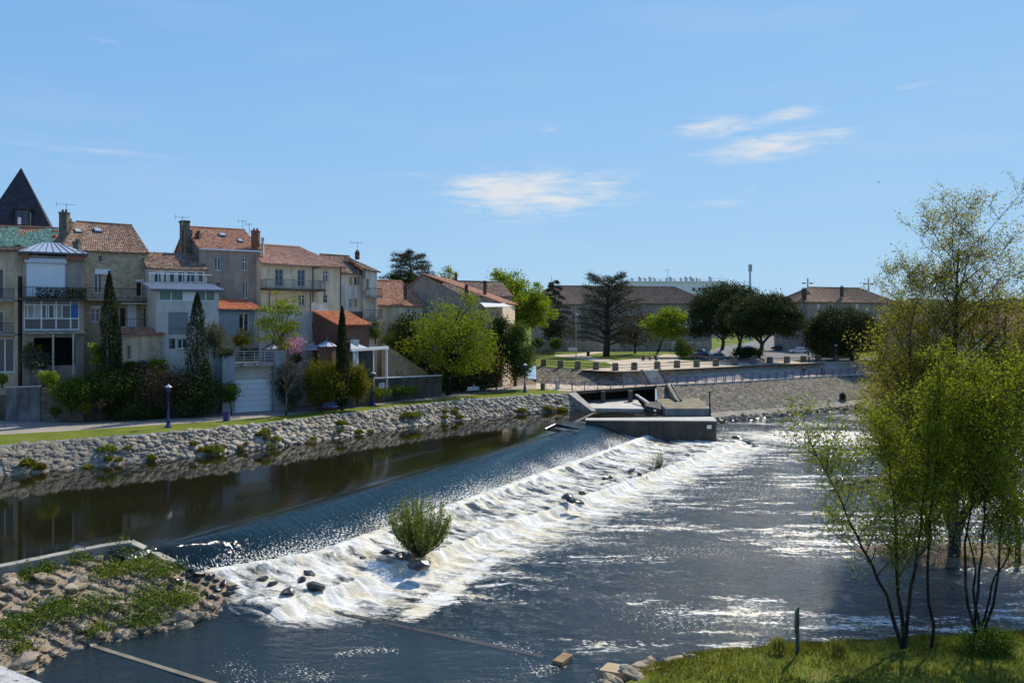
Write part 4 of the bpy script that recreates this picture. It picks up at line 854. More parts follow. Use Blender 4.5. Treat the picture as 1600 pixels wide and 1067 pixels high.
fL_ = Fac(186,80.5,254,83.5); hl = house('lean_to', 'low lean-to shed with stained wall and sagging tiles below the stone house', fL_, 0, fL_.zat(220,523), 3.4, fL_.zat(220,513,3.4), stucco_tan, tile_orange, [(199,540,205,562,'d')], ridge=1.0, cat='shed', over=.25)
antenna(104,318,334,91,'television antenna on the stone chimney at far left', 28)
# --- modern flat house with corrugated roof ---------------------------------------
fD = Fac(244,83.5,342,86.5); zD = fD.zat(290,454); LD = fD.L
hD = thing('corrugated_roof_house', fD.pt(0,0,0), 'pale modern house with corrugated metal roof and green glazed band', 'house')
rg = fD.rect(249,456,336,469.5); rr_ = fD.rect(263,488,294,523); rd = fD.rect(264,529,274,545); rw_ = fD.rect(277,529,293,545)
mb = MB(); front_wall(fD, 0, LD, 0, zD, [rg,rr_,rd,rw_], mb, .2)
for u in (0,LD): mb.poly([fD.pt(u,0,0),fD.pt(u,6.5,0),fD.pt(u,6.5,zD+.9),fD.pt(u,0,zD)])
mb.build('wall', stucco_pale, hD)
zb_ = fD.zat(290,444,3.6); nn = 120; v = []; fcs = []
for i in range(nn+1):
    u = -.55+(LD+1.0)*i/nn; h = .05*math.cos(i*math.pi/2)
    for w_, z_ in ((-.5,zD+.12),(4.2,zb_+.1)): v.append(fD.pt(u+(.9 if w_ > 0 else 0)*(-.55),w_,z_+h))
for i in range(nn): fcs.append((2*i,2*i+2,2*i+3,2*i+1))
mesh_obj('roof', v, fcs, sheet_metal, hD)
mb = MB(); boxw(fD, mb, -.55, LD+.45, -.54, -.44, zD-.12, zD+.08); mb.build('gutter', zinc_seam, hD)
mb = MB(); n = 5
us = [rg[0]+(rg[1]-rg[0])*k for k in (0,.21,.42,.66,.83,1)]
for u in us: boxw(fD, mb, u-.05, u+.05, .08, .18, rg[2], rg[3])
boxw(fD, mb, us[2], us[3], .07, .17, rg[2], rg[3]); boxw(fD, mb, rg[0], rg[1], .09, .17, rg[2], rg[2]+.07); gf = mb.build('glazing', pvc, hD)
for a_, b_ in ((0,1),(1,2),(3,4),(4,5)): mb = MB(); mb.quad(fD.pt(us[a_]+.05,.15,rg[2]),fD.pt(us[b_]-.05,.15,rg[2]),fD.pt(us[b_]-.05,.15,rg[3]),fD.pt(us[a_]+.05,.15,rg[3])); mb.build('pane', glass_green, gf)
mb = MB(); boxw(fD, mb, rr_[0], rr_[1], .05, .12, rr_[2]+(rr_[3]-rr_[2])*.3, rr_[3]); boxw(fD, mb, rr_[0], rr_[1], .16, .19, rr_[2], rr_[2]+(rr_[3]-rr_[2])*.3); mb.build('grey_screen', M_plain('screen_grey',(.25,.25,.25),.08), hD)
window(fD, hD, rd, 'door', frame=zinc_seam); window(fD, hD, rw_, 'f')
fD2 = Fac(233,88,320,91); zt2 = fD2.zat(270,442); tz = fD2.zat(270,420)
mb = MB(); boxw(fD2, mb, 0, fD2.L, 0, 6, 0, tz); up = mb.build('upper_storey', stucco_white, hD)
for a_, b_ in ((240,252),(255,262),(264,275),(277,289),(291,305),(307,318)):
    r = fD2.rect(a_,425,b_,441); mb = MB(); boxw(fD2, mb, r[0], r[1], -.05, -.012, r[2], r[3]); q = mb.build('window', pvc, up); mb = MB(); boxw(fD2, mb, r[0]+.07, r[1]-.07, -.07, -.052, r[2]+.07, r[3]-.07); mb.build('pane', glass, q)
mb = MB(); q = fD2.zat(270,428,-.6); mb.bar(fD2.pt(-.2,-.6,q), fD2.pt(fD2.L+.6,-.6,q), .1); 
for k in range(8): u = fD2.L*k/7; mb.bar(fD2.pt(u,-.6,q), fD2.pt(u,-.6,q-1.2), .05)
mb.build('terrace_rail', pvc, up)
tile_roof('upper_roof', fD2.pt(-.3,-.3,tz), fD2.pt(fD2.L+.3,-.3,tz), fD2.pt(fD2.L+.3,5,fD2.zat(270,395,5)), fD2.pt(-.3,5,fD2.zat(270,395,5)), tile_brown, hD)
# --- grey stucco house -------------------------------------------------------------
fE = Fac(311,92,407,95.6); zeE = fE.zat(360,390); zrE = fE.zat(345,359,7.4)
hE = house('grey_stucco_house', 'tall grey stucco house with orange tiled roof and stone gable stack', fE, 0, zeE, 14.8, zrE, stucco_grey, tile_orange,
    [(335,402,345,422,'s1'),(378.5,403,387,422,'w'),(337,440,346,466,'d'),(379,440,388,466,'door2')], gable=rubble_grey, over=.3)
sz = lambda w: zeE+(zrE-zeE)/7.4*w+.1
skylight(fE, hE, 347.5,369.5,10,5,4.6,sz); skylight(fE, hE, 375.5,378,7,5,2.7,sz)
mb = MB(); boxw(fE, mb, -.05, fE.L+.15, -.36, -.02, zeE-.16, zeE-.02); mb.build('cornice', pvc, hE)
a_ = fE.pt(-.25,5.6,0); mb = MB(); zz1 = P(295,348,a_.y).z; zz0 = P(295,425,a_.y).z
boxw(fE, mb, -.85, .02, 5.0, 6.4, zz0, zz1); boxw(fE, mb, -.7, .03, 3.7, 4.97, zz0, zz1-1.0); ck = mb.build('gable_stack', rubble_grey, hE); mb = MB(); boxw(fE, mb, -.95, .05, 4.9, 6.5, zz1, zz1+.18); mb.build('stack_cap', brick_dark, ck)
chimney(hE, 398,362,386,95.2,11.5,brick_red,'brick_chimney'); chimney(hE, 308,366,378,94.6,6,brick_dark,'small_chimney')
antenna(285,338,352,94,'television antenna on the stone gable stack', 20); antenna(379.5,344,364,96,'left of two thin masts beside the red brick chimney', 14); antenna(389.5,349,366,95.4,'right of two thin masts beside the red brick chimney', 10)
fF = Fac(341,86.8,410,90); zF = fF.zat(370,483.5)
hF = house('annex', 'low grey annex with bright orange tiles below the grey house', fF, 0, zF, 5, fF.zat(370,468,5), stucco_blue, tile_new, [(373.5,489,389.5,520,'door2',pvc),(359,530,366,541,'d')], ridge=1.0, over=.3)
mb = MB(); boxw(fF, mb, -.2, fF.L+.2, -.34, -.02, zF-.16, zF+.0); mb.build('gutter', zinc_seam, hF)
mb = MB(); q = fF.zat(370,524); boxw(fF, mb, .3, fF.L, -.10, -.012, 0, q); mb.build('stone_base', rubble, hF)
# --- cream house with balcony ---------------------------------------------------------
fG = Fac(408,94.5,533,101.5); zG = fG.zat(470,412.5); zrG = fG.zat(455,387,4.4)
hG = house('cream_house', 'cream house with pinkish tiled roof and long dark balcony', fG, 0, zG, 8.8, zrG, stucco_cream, tile_pink,
    [(430,421,443,447,'cas',M_plain('blue_grey_frame',(.4,.44,.5),.08)),(465,422,477,447,'cas',M_plain('blue_grey_frame',(.4,.44,.5),.08)),(505,423,513,440,'w'),(467,460,477,478,'w'),(505,461,513,477,'w')], hipR=3.2, over=.5)
ub0, zb0 = fG.uv(416,450,-1.5); ub1 = fG.uv(508,450,-1.5)[0]; mb = MB(); boxw(fG, mb, ub0, ub1, -1.7, -.012, zb0-.2, zb0); bc = mb.build('balcony', concrete_dark, hG); railing(fG, bc, ub0, ub1, zb0, 1.0, -1.6, ends=0, mat=zinc_seam)
mb = MB()
for u in (ub0+.3, ub0+(ub1-ub0)*.73, ub1-.15): boxw(fG, mb, u, u+.14, -1.6, -1.46, 0, zb0-.21)
mb.build('balcony_post', zinc_seam, hG)
mb = MB()
for px in (488.5,532.5): u = fG.uv(px,430)[0]; mb.tube([fG.pt(min(u,fG.L-.1),-.1,zG-.3), fG.pt(min(u,fG.L-.1),-.1,2)], .06, 6)
u = fG.uv(500,415)[0]; mb.tube([fG.pt(u+.6,-.15,zG-.1), fG.pt(u-1,-.1,zG-.5)], .06, 6); mb.build('downpipe', iron, hG)
mb = MB()
for px in (420,455): u = fG.uv(px,420)[0]; mb.bar(fG.pt(u,-.02,zG-1.2), fG.pt(u,-.48,zG-.15), .1)
mb.build('bracket', M_plain('pale_timber',(.5,.46,.38),.1), hG)
chimney(hG, 410,377,400,95.5,3.2,concrete_pale,'flue',.3)
fG2 = Fac(405,88.5,520,94.8); z2 = fG2.zat(480,487.5)
tG = thing('terrace_block', fG2.pt(0,0,0), 'pale rendered terrace block with two small windows below the cream house', 'terrace'); r1, r2 = fG2.rect(453,505,460,517), fG2.rect(488,503,495.5,516)
mb = MB(); front_wall(fG2, 0, fG2.L, 0, z2, [r1,r2], mb); boxw(fG2, mb, 0, fG2.L, .25, 8, 0, z2-.01); mb.build('wall', stucco_white, tG)
for r in (r1,r2): window(fG2, tG, r, 'cas', frame=zinc_seam, rec=.12)
mb = MB(); u = fG2.uv(490,480,1.5)[0]; boxw(fG2, mb, u, u+1.7, 1, 2, z2, z2+1.1); mb.build('parapet', stucco_white, tG)
# --- pale house with yellow shutters ----------------------------------------------------
ysh = M_plain('yellow_shutter',(.45,.32,.13),.12)
fH = Fac(530,102.5,573,105.5); zH = fH.zat(550,426); 
hH = house('yellow_shutter_house', 'whitish house with small yellow shuttered windows and side balconies', fH, 0, zH, 8, fH.zat(545,402,4), stucco_white, tile_brown,
    [(545.5,433,550.5,445,'closed',ysh),(553.5,433,558.5,445,'s1',ysh),(545.5,467,550.5,480,'w'),(553.5,467,558.5,480,'closed',ysh)], hipR=0, over=.4)
chimney(hH, 557.5,396,405,107,6,brick_dark); antenna(558.5,378,396,107,'television antenna on the chimney of the yellow shuttered house', 20)
fH2 = Fac(571,104,589,105.2); zH2 = fH2.zat(580,421)
mb = MB(); front_wall(fH2, 0, fH2.L, 0, zH2, [fH2.rect(571.8,436,577,453), fH2.rect(572,468,587,497)], mb, .6); mb.quad(fH2.pt(0,.6,0),fH2.pt(fH2.L,.6,0),fH2.pt(fH2.L,.6,zH2),fH2.pt(0,.6,zH2)); mb.poly([fH2.pt(fH2.L,0,0),fH2.pt(fH2.L,7,0),fH2.pt(fH2.L,7,zH2),fH2.pt(fH2.L,0,zH2)]); mb.build('side_wing', stucco_white, hH)
tile_roof('wing_roof', fH2.pt(-.4,-.3,zH2), fH2.pt(fH2.L+.4,-.3,zH2-.3), fH2.pt(0,4,zH2+1.7), fH2.pt(-.6,4,zH2+1.7), tile_brown, hH)
for py in (463,497): u0_, zz = fH2.uv(571.5,py); mb = MB(); boxw(fH2, mb, .05, fH2.L+.1, -1.1, -.012, zz-.18, zz); bc = mb.build('balcony', concrete, hH); railing(fH2, bc, .05, fH2.L+.1, zz, 1.0, -1.02, ends=0)
mb = MB(); boxw(fH, mb, 0, fH.L, -.06, -.012, 0, fH.zat(550,487)); mb.build('rubble_base', rubble_grey, hH)
# --- russet shed -------------------------------------------------------------------------
fI = Fac(526,89.6,577,92.8); zI = fI.zat(540,507)
hI = house('russet_shed', 'russet walled outbuilding with new orange tiles behind the right cypress', fI, 0, zI, 4.5, fI.zat(540,487,4.5), red_wall, tile_new, [(547,530,562,545,'closed',stucco_white)], ridge=1.0, over=.35, cat='shed')
mb = MB(); boxw(fI, mb, -.2, fI.L+.1, -.5, -.012, 0, fI.zat(540,549)); mb.build('dark_base', concrete_dark, hI)
# --- low tiled houses in the middle ----------------------------------------------------------
fJ = Fac(590,110,660,116); zJ = fJ.zat(620,476); hJ = house('low_tiled_house', 'low old house with two tiled slopes and square chimney', fJ, 0, zJ, 9, fJ.zat(625,441,4.5), stucco_tan, tile_orange, [(636,480,641,490,'w')], over=.3)
chimney(hJ, 633.5,447,468,113,6.5,brick_dark)
fK = Fac(652,126,770,121); zK = fK.zat(700,475)
rK = thing('gabled_house', (fK.A.x,fK.A.y,0), 'long old house with broad gable and mottled tiled roof above the round tree', 'house')
gA, gB, gP = P(636,478,118), P(772,478,118), P(660,427.5,118)
mb = MB(); mb.poly([(gA.x,118,0),(gB.x-1.5,118,0),(gB.x-1.5,118,gB.z),(gP.x,118,gP.z-.1),(gA.x,118,P(640,447,118).z)]); mb.build('gable_wall', stucco_grey, rK)
gE = P(783,472.5,118); dv = Vector((2.5,14,0)); tile_roof('roof', Vector((gE.x,117.6,gE.z)), Vector((gE.x,117.6,gE.z))+dv, Vector((gP.x,117.6,gP.z))+dv, Vector((gP.x,117.6,gP.z)), tile_orange, rK)
gW = P(634,452,118); tile_roof('rear_roof', Vector((gW.x,117.6,gW.z)), Vector((gW.x,117.6,gW.z))+dv, Vector((gP.x,117.6,gP.z))+dv, Vector((gP.x,117.6,gP.z)), tile_orange, rK)
mb = MB(); mb.box8([(gB.x-2.2,118.2,0),(gB.x+1.2,118.2,0),(gB.x+3,131,0),(gB.x,131,0),(gB.x-2.2,118.2,gE.z),(gB.x+1.2,118.2,gE.z),(gB.x+3,131,gE.z),(gB.x,131,gE.z)]); mb.build('side_wall', stucco_cream, rK)
chimney(rK, 728.5,449,465,117.2,5,brick_dark); chimney(rK, 757.5,443,460,121,5.5,brick_dark,'rear_chimney'); chimney(rK, 712.5,432,438,124,3.5,brick_dark,'small_chimney')
mb = MB(); a, b, c_, d_ = P(750,472.5,117), P(776,471.5,119), P(802,479,115.5), P(757,479.5,113.5); mb.box8([a+Vector((0,0,-.06)),b+Vector((0,0,-.06)),c_+Vector((0,0,-.06)),d_+Vector((0,0,-.06)),a,b,c_,d_][0:8]); tag(mb.build('awning', cloth_white), 'cream canvas awning beside the mottled tiled roof', 'awning')
fK2 = Fac(668,133,800,140); house('rear_tiled_house', 'tiled roof house half hidden behind the mottled roof', fK2, 0, fK2.zat(760,462), 8, fK2.zat(740,441,4), stucco_grey, tile_brown, over=.3)
# --- long barrack building across the park ---------------------------------------------------
fM = Fac(876,205,1112,214); zM = fM.zat(1060,473); zrM = fM.zat(1000,448.5,7)
wn_ = [(x,482,x+8,492,'sh',white_paint) for x in (1045,1064,1082,1098)]+[(x,500,x+7,512,'sh',white_paint) for x in (1045,1064,1082,1098)]+[(x,482,x+7,492,'w') for x in (905,925,945,965,985,1005,1025)]+[(x,502,x+7,514,'w') for x in (905,925,985,1005,1025)]
hM = house('long_building', 'long grey brown building with hipped roof behind the dark cedar', fM, PZ-.5, zM, 14, zrM, M_plain('barrack_wall',(.27,.24,.2),.2,.5,.9,.2,10,stain=.4), tile_grey, wn_, hipR=7, over=.5, cat='building')
fM2 = Fac(872,199,908,203); hM2 = house('gable_wing', 'grey gabled wing at the left end of the long building', fM2, PZ-.5, fM2.zat(880,474), 11, fM2.zat(892,455,5.5), stucco_grey, tile_grey, [(889,515,895,524,'d')], over=.4, cat='building')
# --- white block of flats far behind -----------------------------------------------------------
a, b = P(985,446,360), P(1135,446,360); ft = thing('white_apartment_block', (a.x,360,PZ), 'far white flat roofed block topped with many vents', 'building')
zt = P(0,441,360).z; mb = MB(); mb.box8([(a.x,360,PZ),(b.x,360,PZ),(b.x,380,PZ),(a.x,380,PZ),(a.x,360,zt),(b.x,360,zt),(b.x,380,zt),(a.x,380,zt)]); mb.build('wall', M_plain('far_white',(.78,.76,.72),.06), ft)
mb = MB(); mb.box8([(a.x-.3,359.5,zt),(b.x+.3,359.5,zt),(b.x+.3,381,zt),(a.x-.3,381,zt),(a.x-.3,359.5,zt+.5),(b.x+.3,359.5,zt+.5),(b.x+.3,381,zt+.5),(a.x-.3,381,zt+.5)]); mb.build('parapet', M_plain('far_white',(.55,.54,.52),.06), ft)
for px in (988,1000,1008,1016,1023,1032,1042,1048,1054,1064,1072,1080,1084,1089,1094,1110):
    p = P(px,441,364); k = rnd.choice((.7,1.0,1.3)); MB().lathe((p.x,364,zt+.5),[(.5*k,0),(.5*k,.9*k),(.75*k,1.0*k),(.75*k,1.25*k),(.3*k,1.7*k)],8).build('roof_vent', sheet_metal, ft)
mb = MB(); p0, p1 = P(990,436,359.7), P(1132,436,359.7); mb.bar((p0.x,359.7,zt+1.5),(p1.x,359.7,zt+1.5),.06)
for k in range(24): x = p0.x+(p1.x-p0.x)*k/23; mb.bar((x,359.7,zt+.5),(x,359.7,zt+1.5),.05)
mb.build('roof_railing', steel, ft)
for px in (1084,1093,1099,1103): p = P(px,452,359.9); mb = MB(); mb.box((p.x,359.93,p.z),(1.2,.12,1.4)); mb.build('window', glass, ft)
mb = MB(); p = P(1043,441,364); mb.bar((p.x,364,zt),(p.x,364,zt+6),.15); mb.bar((p.x-1.6,364,zt+5.4),(p.x+1.2,364,zt+5.4),.1); mb.build('roof_mast', steel, ft)
a = P(1172,412,300); ms = thing('phone_mast', (a.x,300,PZ), 'tall slim phone mast with antenna panels above the pines', 'mast'); MB().tube([(a.x,300,PZ),(a.x,300,a.z-2)],[.5,.38],8).build('pole', steel, ms)
for k in range(3): t = k*2.1; MB().box((a.x+.42*math.cos(t),300+.42*math.sin(t),a.z-1.6),(.5,.4,2.6)).build('antenna_panel', sheet_metal, ms)
# --- hip roofed building at right ------------------------------------------------------------------
fN = Fac(1262,196,1400,206); zN = fN.zat(1310,471); zrN = fN.zat(1320,450.5,6)
hN = house('hip_roof_building', 'grey brown building with broad hipped roof behind the right pine', fN, PZ-.5, zN, 12, zrN, stucco_grey, tile_brown, [(1277,475,1282,483,'closed',stucco_white),(1299,475,1304,483,'w'),(1337,475,1342,483,'closed',stucco_white),(1299,500,1304,510,'w')], hipL=5.5, hipR=5.5, over=.5, cat='building')
p0, p1 = P(1226,470,205), P(1262,470,196.3); mb = MB(); mb.box8([(p0.x,205,PZ-.5),(p1.x,196.3,PZ-.5),(p1.x+3,208,PZ-.5),(p0.x+3,214,PZ-.5),(p0.x,205,zN-.05),(p1.x,196.3,zN-.05),(p1.x+3,208,zN-.05),(p0.x+3,214,zN-.05)]); mb.build('cream_end_wall', stucco_cream, hN)
tile_roof('end_roof', Vector((p0.x-.5,204.4,zN)), Vector((p1.x+.3,195.7,zN)), fN.pt(5.5,6,zrN), fN.pt(5.2,6.2,zrN), tile_brown, hN)
chimney(hN, 1257,452,468,197,6,brick_dark); chimney(hN, 1316,449,464,201,4,brick_dark,'thin_chimney')
for px, py in ((1262,440),(1357,441)):
    t = thing('relay_antenna', P(px,py+12,202), 'cluster of small relay dishes on the roof by the %s' % ('dark corner chimney' if px < 1300 else 'ridge end near the big tree'), 'antenna'); a = P(px,py,202); mb = MB(); mb.bar((a.x,202,a.z-2.6),(a.x,202,a.z+.8),.3); mb.build('mast', steel, t)
    for k in (-1,1): MB().lathe((a.x+k*.9,202,a.z-.6),[(.1,0),(.5,.15),(.5,.4),(.1,.5)],8).build('dish', sheet_metal, t)
# --- houses glimpsed behind the right trees --------------------------------------------------------
fO = Fac(1440,150,1530,158); house('tan_roof_house', 'house with tan tiled roof glimpsed behind the tall tree', fO, PZ-.5, fO.zat(1480,520), 9, fO.zat(1480,490,4.5), stucco_cream, tile_brown, [(1460,530,1466,545,'sh',white_paint),(1490,530,1496,545,'sh',white_paint)], over=.4)
fP = Fac(1520,132,1680,140); house('right_edge_house', 'pale house with tan tiled roof at the right edge of the view', fP, PZ-.5, fP.zat(1580,520), 9, fP.zat(1580,488,4.5), stucco_white, tile_orange, [(1545,535,1552,552,'sh',white_paint),(1580,535,1587,552,'sh',white_paint)], over=.4)
# ---------------------------------------------------------------- garden walls, garage, pergola
stained_wall = M_plain('stained_wall', (.16,.155,.15), .4, .7, .9, .4, 6, stain=.8)
def wall_px(name, label, xa, ya, xb, yb, top_a, top_b, mat, th=.4, z0=-.1, cat='wall', cope=None):
    f = Fac(xa, ya, xb, yb); za, zb = f.zat(xa, top_a), f.zat(xb, top_b); t = thing(name, f.pt(0,0,0), label, cat); mb = MB()
    mb.box8([f.pt(0,0,z0), f.pt(f.L,0,z0), f.pt(f.L,th,z0), f.pt(0,th,z0), f.pt(0,0,za), f.pt(f.L,0,zb), f.pt(f.L,th,zb), f.pt(0,th,za)]); mb.build('body', mat, t)
    if cope: mb = MB(); mb.box8([f.pt(-.05,-.06,za+.002), f.pt(f.L+.05,-.06,zb+.002), f.pt(f.L+.05,th+.06,zb+.002), f.pt(-.05,th+.06,za+.002), f.pt(-.05,-.06,za+.1), f.pt(f.L+.05,-.06,zb+.1), f.pt(f.L+.05,th+.06,zb+.1), f.pt(-.05,th+.06,za+.1)]); mb.build('coping', cope, t)
    return t
wall_px('garden_wall', 'stained dark grey garden wall at the left edge by the path', 9, 77.6, 62, 77.8, 606, 604, stained_wall, cope=concrete_pale)
wall_px('flank_wall', 'sloping grey garden wall running back from the stained wall', 36, 81, 64, 78, 556, 582, rubble_grey)
wall_px('low_stone_wall', 'dark rubble garden wall behind the leafy shrub at left', 62, 77.9, 130, 78.6, 606, 608, rubble_grey)
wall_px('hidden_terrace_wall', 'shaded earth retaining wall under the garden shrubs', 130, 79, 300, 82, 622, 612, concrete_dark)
mb = MB(); a, b, c_, d_ = G(5,648), G(330,640), P(330,600,98), P(-60,600,98); mb.box8([(a.x-4,80,-.2),(b.x,83.5,-.2),(c_.x,98,-.2),(d_.x-10,98,-.2),(a.x-4,80,2.2),(b.x,83.5,2.2),(c_.x,98,2.2),(d_.x-10,98,2.2)]); tag(mb.build('garden_terrace', earth), 'raised garden earth under the left houses', None, None, 'structure')
fg = Fac(343,84.4,430,87.5); gz = fg.zat(390,572); gr = thing('garage', fg.pt(0,0,0), 'concrete garage with wide white sectional door and roof terrace', 'garage'); rd = fg.rect(367.5,590,423,635); rd = (rd[0],rd[1],0.02,rd[3])
mb = MB(); front_wall(fg, fg.uv(362,600)[0], fg.uv(425,600)[0], 0, gz, [rd], mb, .35); mb.build('front_wall', stucco_pale, gr)
mb = MB(); boxw(fg, mb, 0, fg.uv(362.5,600)[0]-.004, -1.2, 5, 0, fg.zat(350,556,-1.2)); mb.build('left_wall', stucco_blue, gr)
mb = MB(); boxw(fg, mb, fg.uv(425.5,600)[0]+.004, fg.L+.9, -1.0, 5, 0, fg.zat(430,548,-1)); mb.build('right_wall', stucco_blue, gr)
n = 6
for k in range(n):
    z0, z1 = rd[2]+(rd[3]-rd[2])*k/n, rd[2]+(rd[3]-rd[2])*(k+1)/n-.025; mb = MB(); boxw(fg, mb, rd[0]+.02, rd[1]-.02, .2, .26, z0, z1); mb.build('door_panel', pvc, gr)
mb = MB(); ua, ub = fg.uv(362.5,570)[0], fg.uv(425,570)[0]; boxw(fg, mb, ua, ub, -.9, 6, gz, gz+.42); sl_ = mb.build('terrace_slab', concrete, gr)
mb = MB()
for h in (.3,.6,.9,1.15): mb.bar(fg.pt(ua,-.8,gz+.42+h), fg.pt(ub,-.8,gz+.42+h), .035 if h < 1 else .06)
for k in range(5): u = ua+(ub-ua)*k/4; mb.bar(fg.pt(u,-.8,gz+.42), fg.pt(u,-.8,gz+1.6), .05)
for h in (.3,.6,.9,1.15): mb.bar(fg.pt(ub,-.8,gz+.42+h), fg.pt(ub,3,gz+.42+h), .035)
mb.build('railing', steel, sl_)
mb = MB()
for px in (380,398): p = fg.pt(fg.uv(px,576)[0],-.92,gz+.2); mb.box((p.x,p.y,p.z),(.16,.08,.16))
mb.build('lamp', pvc, sl_)
def gazebo(px0, px1, ytop, yeave, ybot, Y, label, wallm):
    a, b = P(px0,yeave,Y), P(px1,yeave,Y); c = (a+b)/2; r = (b.x-a.x)/2; t = thing('gazebo', (c.x,Y,0), label, 'gazebo'); zb = P(0,ybot,Y).z; zt = P(0,ytop,Y).z
    mb = MB(); n = 8; ring = [Vector((c.x+r*1.05*math.cos(k*6.283/n+.2), Y+r*1.05*math.sin(k*6.283/n+.2), a.z)) for k in range(n)]
    for k in range(n): mb.poly([ring[k], ring[(k+1)%n], (c.x,Y,zt)])
    rf = mb.build('roof', zinc, t); mb = MB()
    for k in range(n): mb.bar(ring[k], (c.x,Y,zt), .07)
    mb.build('roof_rib', zinc_seam, rf); MB().lathe((c.x,Y,zt-.05),[(.12,0),(.12,.15),(.03,.4)],8).build('finial', zinc_seam, rf)
    mb = MB(); mb.lathe((c.x,Y,0),[(r*.9,0),(r*.9,a.z-.02)],8); mb.build('wall', wallm, t); return t
gazebo(494,527,531,541,570,88.5,'small octagonal summerhouse with zinc roof and russet wall',red_wall)
gazebo(407,446,536,545,560,89.5,'grey garden canopy with pointed zinc roof above the garage',stucco_blue)
pg = thing('pergola', G(580,600), 'white pergola of square posts and beams beside the right cypress', 'pergola'); z1 = P(0,545,92.5).z
def pp(px, Y, z): return Vector(((px-800)/F*Y, Y, z))
for px, Y in ((553,89.6),(558,90.4),(578,92.6),(582.5,93.2),(604,96.3)): MB().bar(pp(px,Y,1.5), pp(px,Y,z1-.17), .22).build('post', white_paint, pg)
for (a, ya), (b, yb) in (((548,89),(606,96)),((552,90.8),(606,97))): MB().bar(pp(a,ya,z1), pp(b,yb,z1), .24, .3).build('beam', white_paint, pg)
wt = thing('shade_sail', pp(560,100,z1), 'grey canvas shade stretched above the white pergola', 'sail'); mb = MB(); mb.poly([P(548,533,90.5),P(580,545,92.6),P(548,546,89.4)]); mb.build('canvas', cloth_grey, wt)
wt = thing('lean_glass_roof', pp(480,92,4), 'slanted white framed canopy left of the summerhouse', 'canopy'); mb = MB(); mb.poly([P(476,545,91),P(497,532,93),P(500,536,93),P(494,546,91)]); mb.build('sheet', cloth_grey, wt); mb = MB(); mb.bar(P(474,546,91), P(498,531,93), .12); mb.bar(P(474,546,91), P(496,546,91), .14); mb.build('frame', white_paint, wt)
wall_px('retaining_wall', 'dark retaining wall with white coping below the pergola', 583, 94.5, 690, 104, 592, 587, concrete_dark, cope=white_paint)
wall_px('ruined_wall', 'old rubble wall with sloping broken top behind the pergola', 600, 103.5, 668, 110, 537, 582, rubble)
nb = thing('notice_board', P(596.5,603,94.3), 'small white notice board on the dark retaining wall', 'notice'); p = P(596.5,603,94.9); mb = MB(); fq = Fac(583,94.4,690,103.9); r = fq.rect(592,598,600.5,607); boxw(fq, mb, r[0], r[1], -.06, -.02, r[2], r[3]); mb.build('board', white_paint, nb); mb = MB(); boxw(fq, mb, r[0]+.06, r[1]-.06, -.066, -.0605, r[2]+.3, r[3]-.06); mb.build('paper', cloth_grey, nb)
ld = thing('ladder', G(628,611), 'slim dark ladder leaning on the retaining wall', 'ladder'); mb = MB(); a, b = G(632,611)+Vector((0,-.4,0)), P(624,579,99); s = Vector((.28,.1,0)); mb.bar(a-s,b-s,.06); mb.bar(a+s,b+s,.06); mb.build('rail', iron, ld)
for k in range(1,9): q = a.lerp(b,k/9); MB().bar(q-s,q+s,.04).build('rung', iron, ld)
# ---------------------------------------------------------------- plants
def ell_pts(n, g, shell=.45):
    d = g.normal(size=(n,3)); d /= np.linalg.norm(d, axis=1)[:,None]; r = g.uniform(shell**3, 1, n)**(1/3); return d*r[:,None]
def clump_tree(name, label, base, box, Y, mat, nc=60, lpc=150, leaf=.25, cr=.16, tr=.25, seed=1, cat='tree', group=None, barkm=None, depth=.9, flat=.75, shell=.45, limbs=14, up=0., lv_by_h=True, shape=None, lean=0, crown='crown', stem='trunk', nocore=True):
    """base: world point; box: crown as seen (x0,y0,x1,y1) at distance Y"""
    g = np.random.default_rng(seed); a, b = P(box[0],box[3],Y), P(box[2],box[1],Y); c = np.array([(a.x+b.x)/2, Y, (a.z+b.z)/2]); r = np.array([(b.x-a.x)/2, (b.x-a.x)/2*depth, (b.z-a.z)/2])
    t = thing(name, base, label, cat, group); u = ell_pts(nc, g, shell)
    lump = 1+.48*(np.array([mnoise.noise(Vector(q)*1.7+Vector((seed,0,0))) for q in u]))
    u = u*lump[:,None]
    if shape: u = shape(u, g)
    cc = c+u*r*(1-cr*.8); R_ = cr*np.mean(r)*2.0
    off = g.normal(size=(nc,lpc,3))*np.array([1,1,flat])*R_*.52*g.uniform(.6,1.25,(nc,1,1)); pts = (cc[:,None,:]+off).reshape(-1,3)
    lv = np.clip(.5+.22*g.normal(size=nc*lpc)+np.repeat(g.normal(0,.16,nc),lpc), 0, 1)
    pts[:,2] = np.maximum(pts[:,2], base[2]+.03)
    leaf_obj(crown, pts, leaf, mat, t, seed=seed, lv=lv, up=up)
    mb = MB(); bs = Vector(base); top = Vector((c[0]+lean, c[1], c[2]+r[2]*.35)); mid = bs.lerp(top,.5)+Vector((g.normal()*.25, g.normal()*.25, 0))*tr*2
    tp = [bs+Vector((0,0,-.2)), bs.lerp(mid,.5), mid, mid.lerp(top,.5)+Vector((g.normal()*tr,0,0)), top]; mb.tube(tp, [tr*1.25,tr,tr*.8,tr*.5,tr*.15], 8)
    idx = g.permutation(nc)[:limbs]
    for i in idx:
        e = Vector(cc[i]); zf = min(max((e.z-bs.z)/(top.z-bs.z+1e-6)*.62, .22), .85); s = bs.lerp(mid, zf*2) if zf < .5 else mid.lerp(top, zf*2-1)
        m = s.lerp(e,.5)+Vector((0,0,.08*(e-s).length)); mb.tube([s, s.lerp(m,.6), m, e], [tr*.42,tr*.34,tr*.24,tr*.06], 5)
    mb.build(stem, barkm or bark, t, True); return t
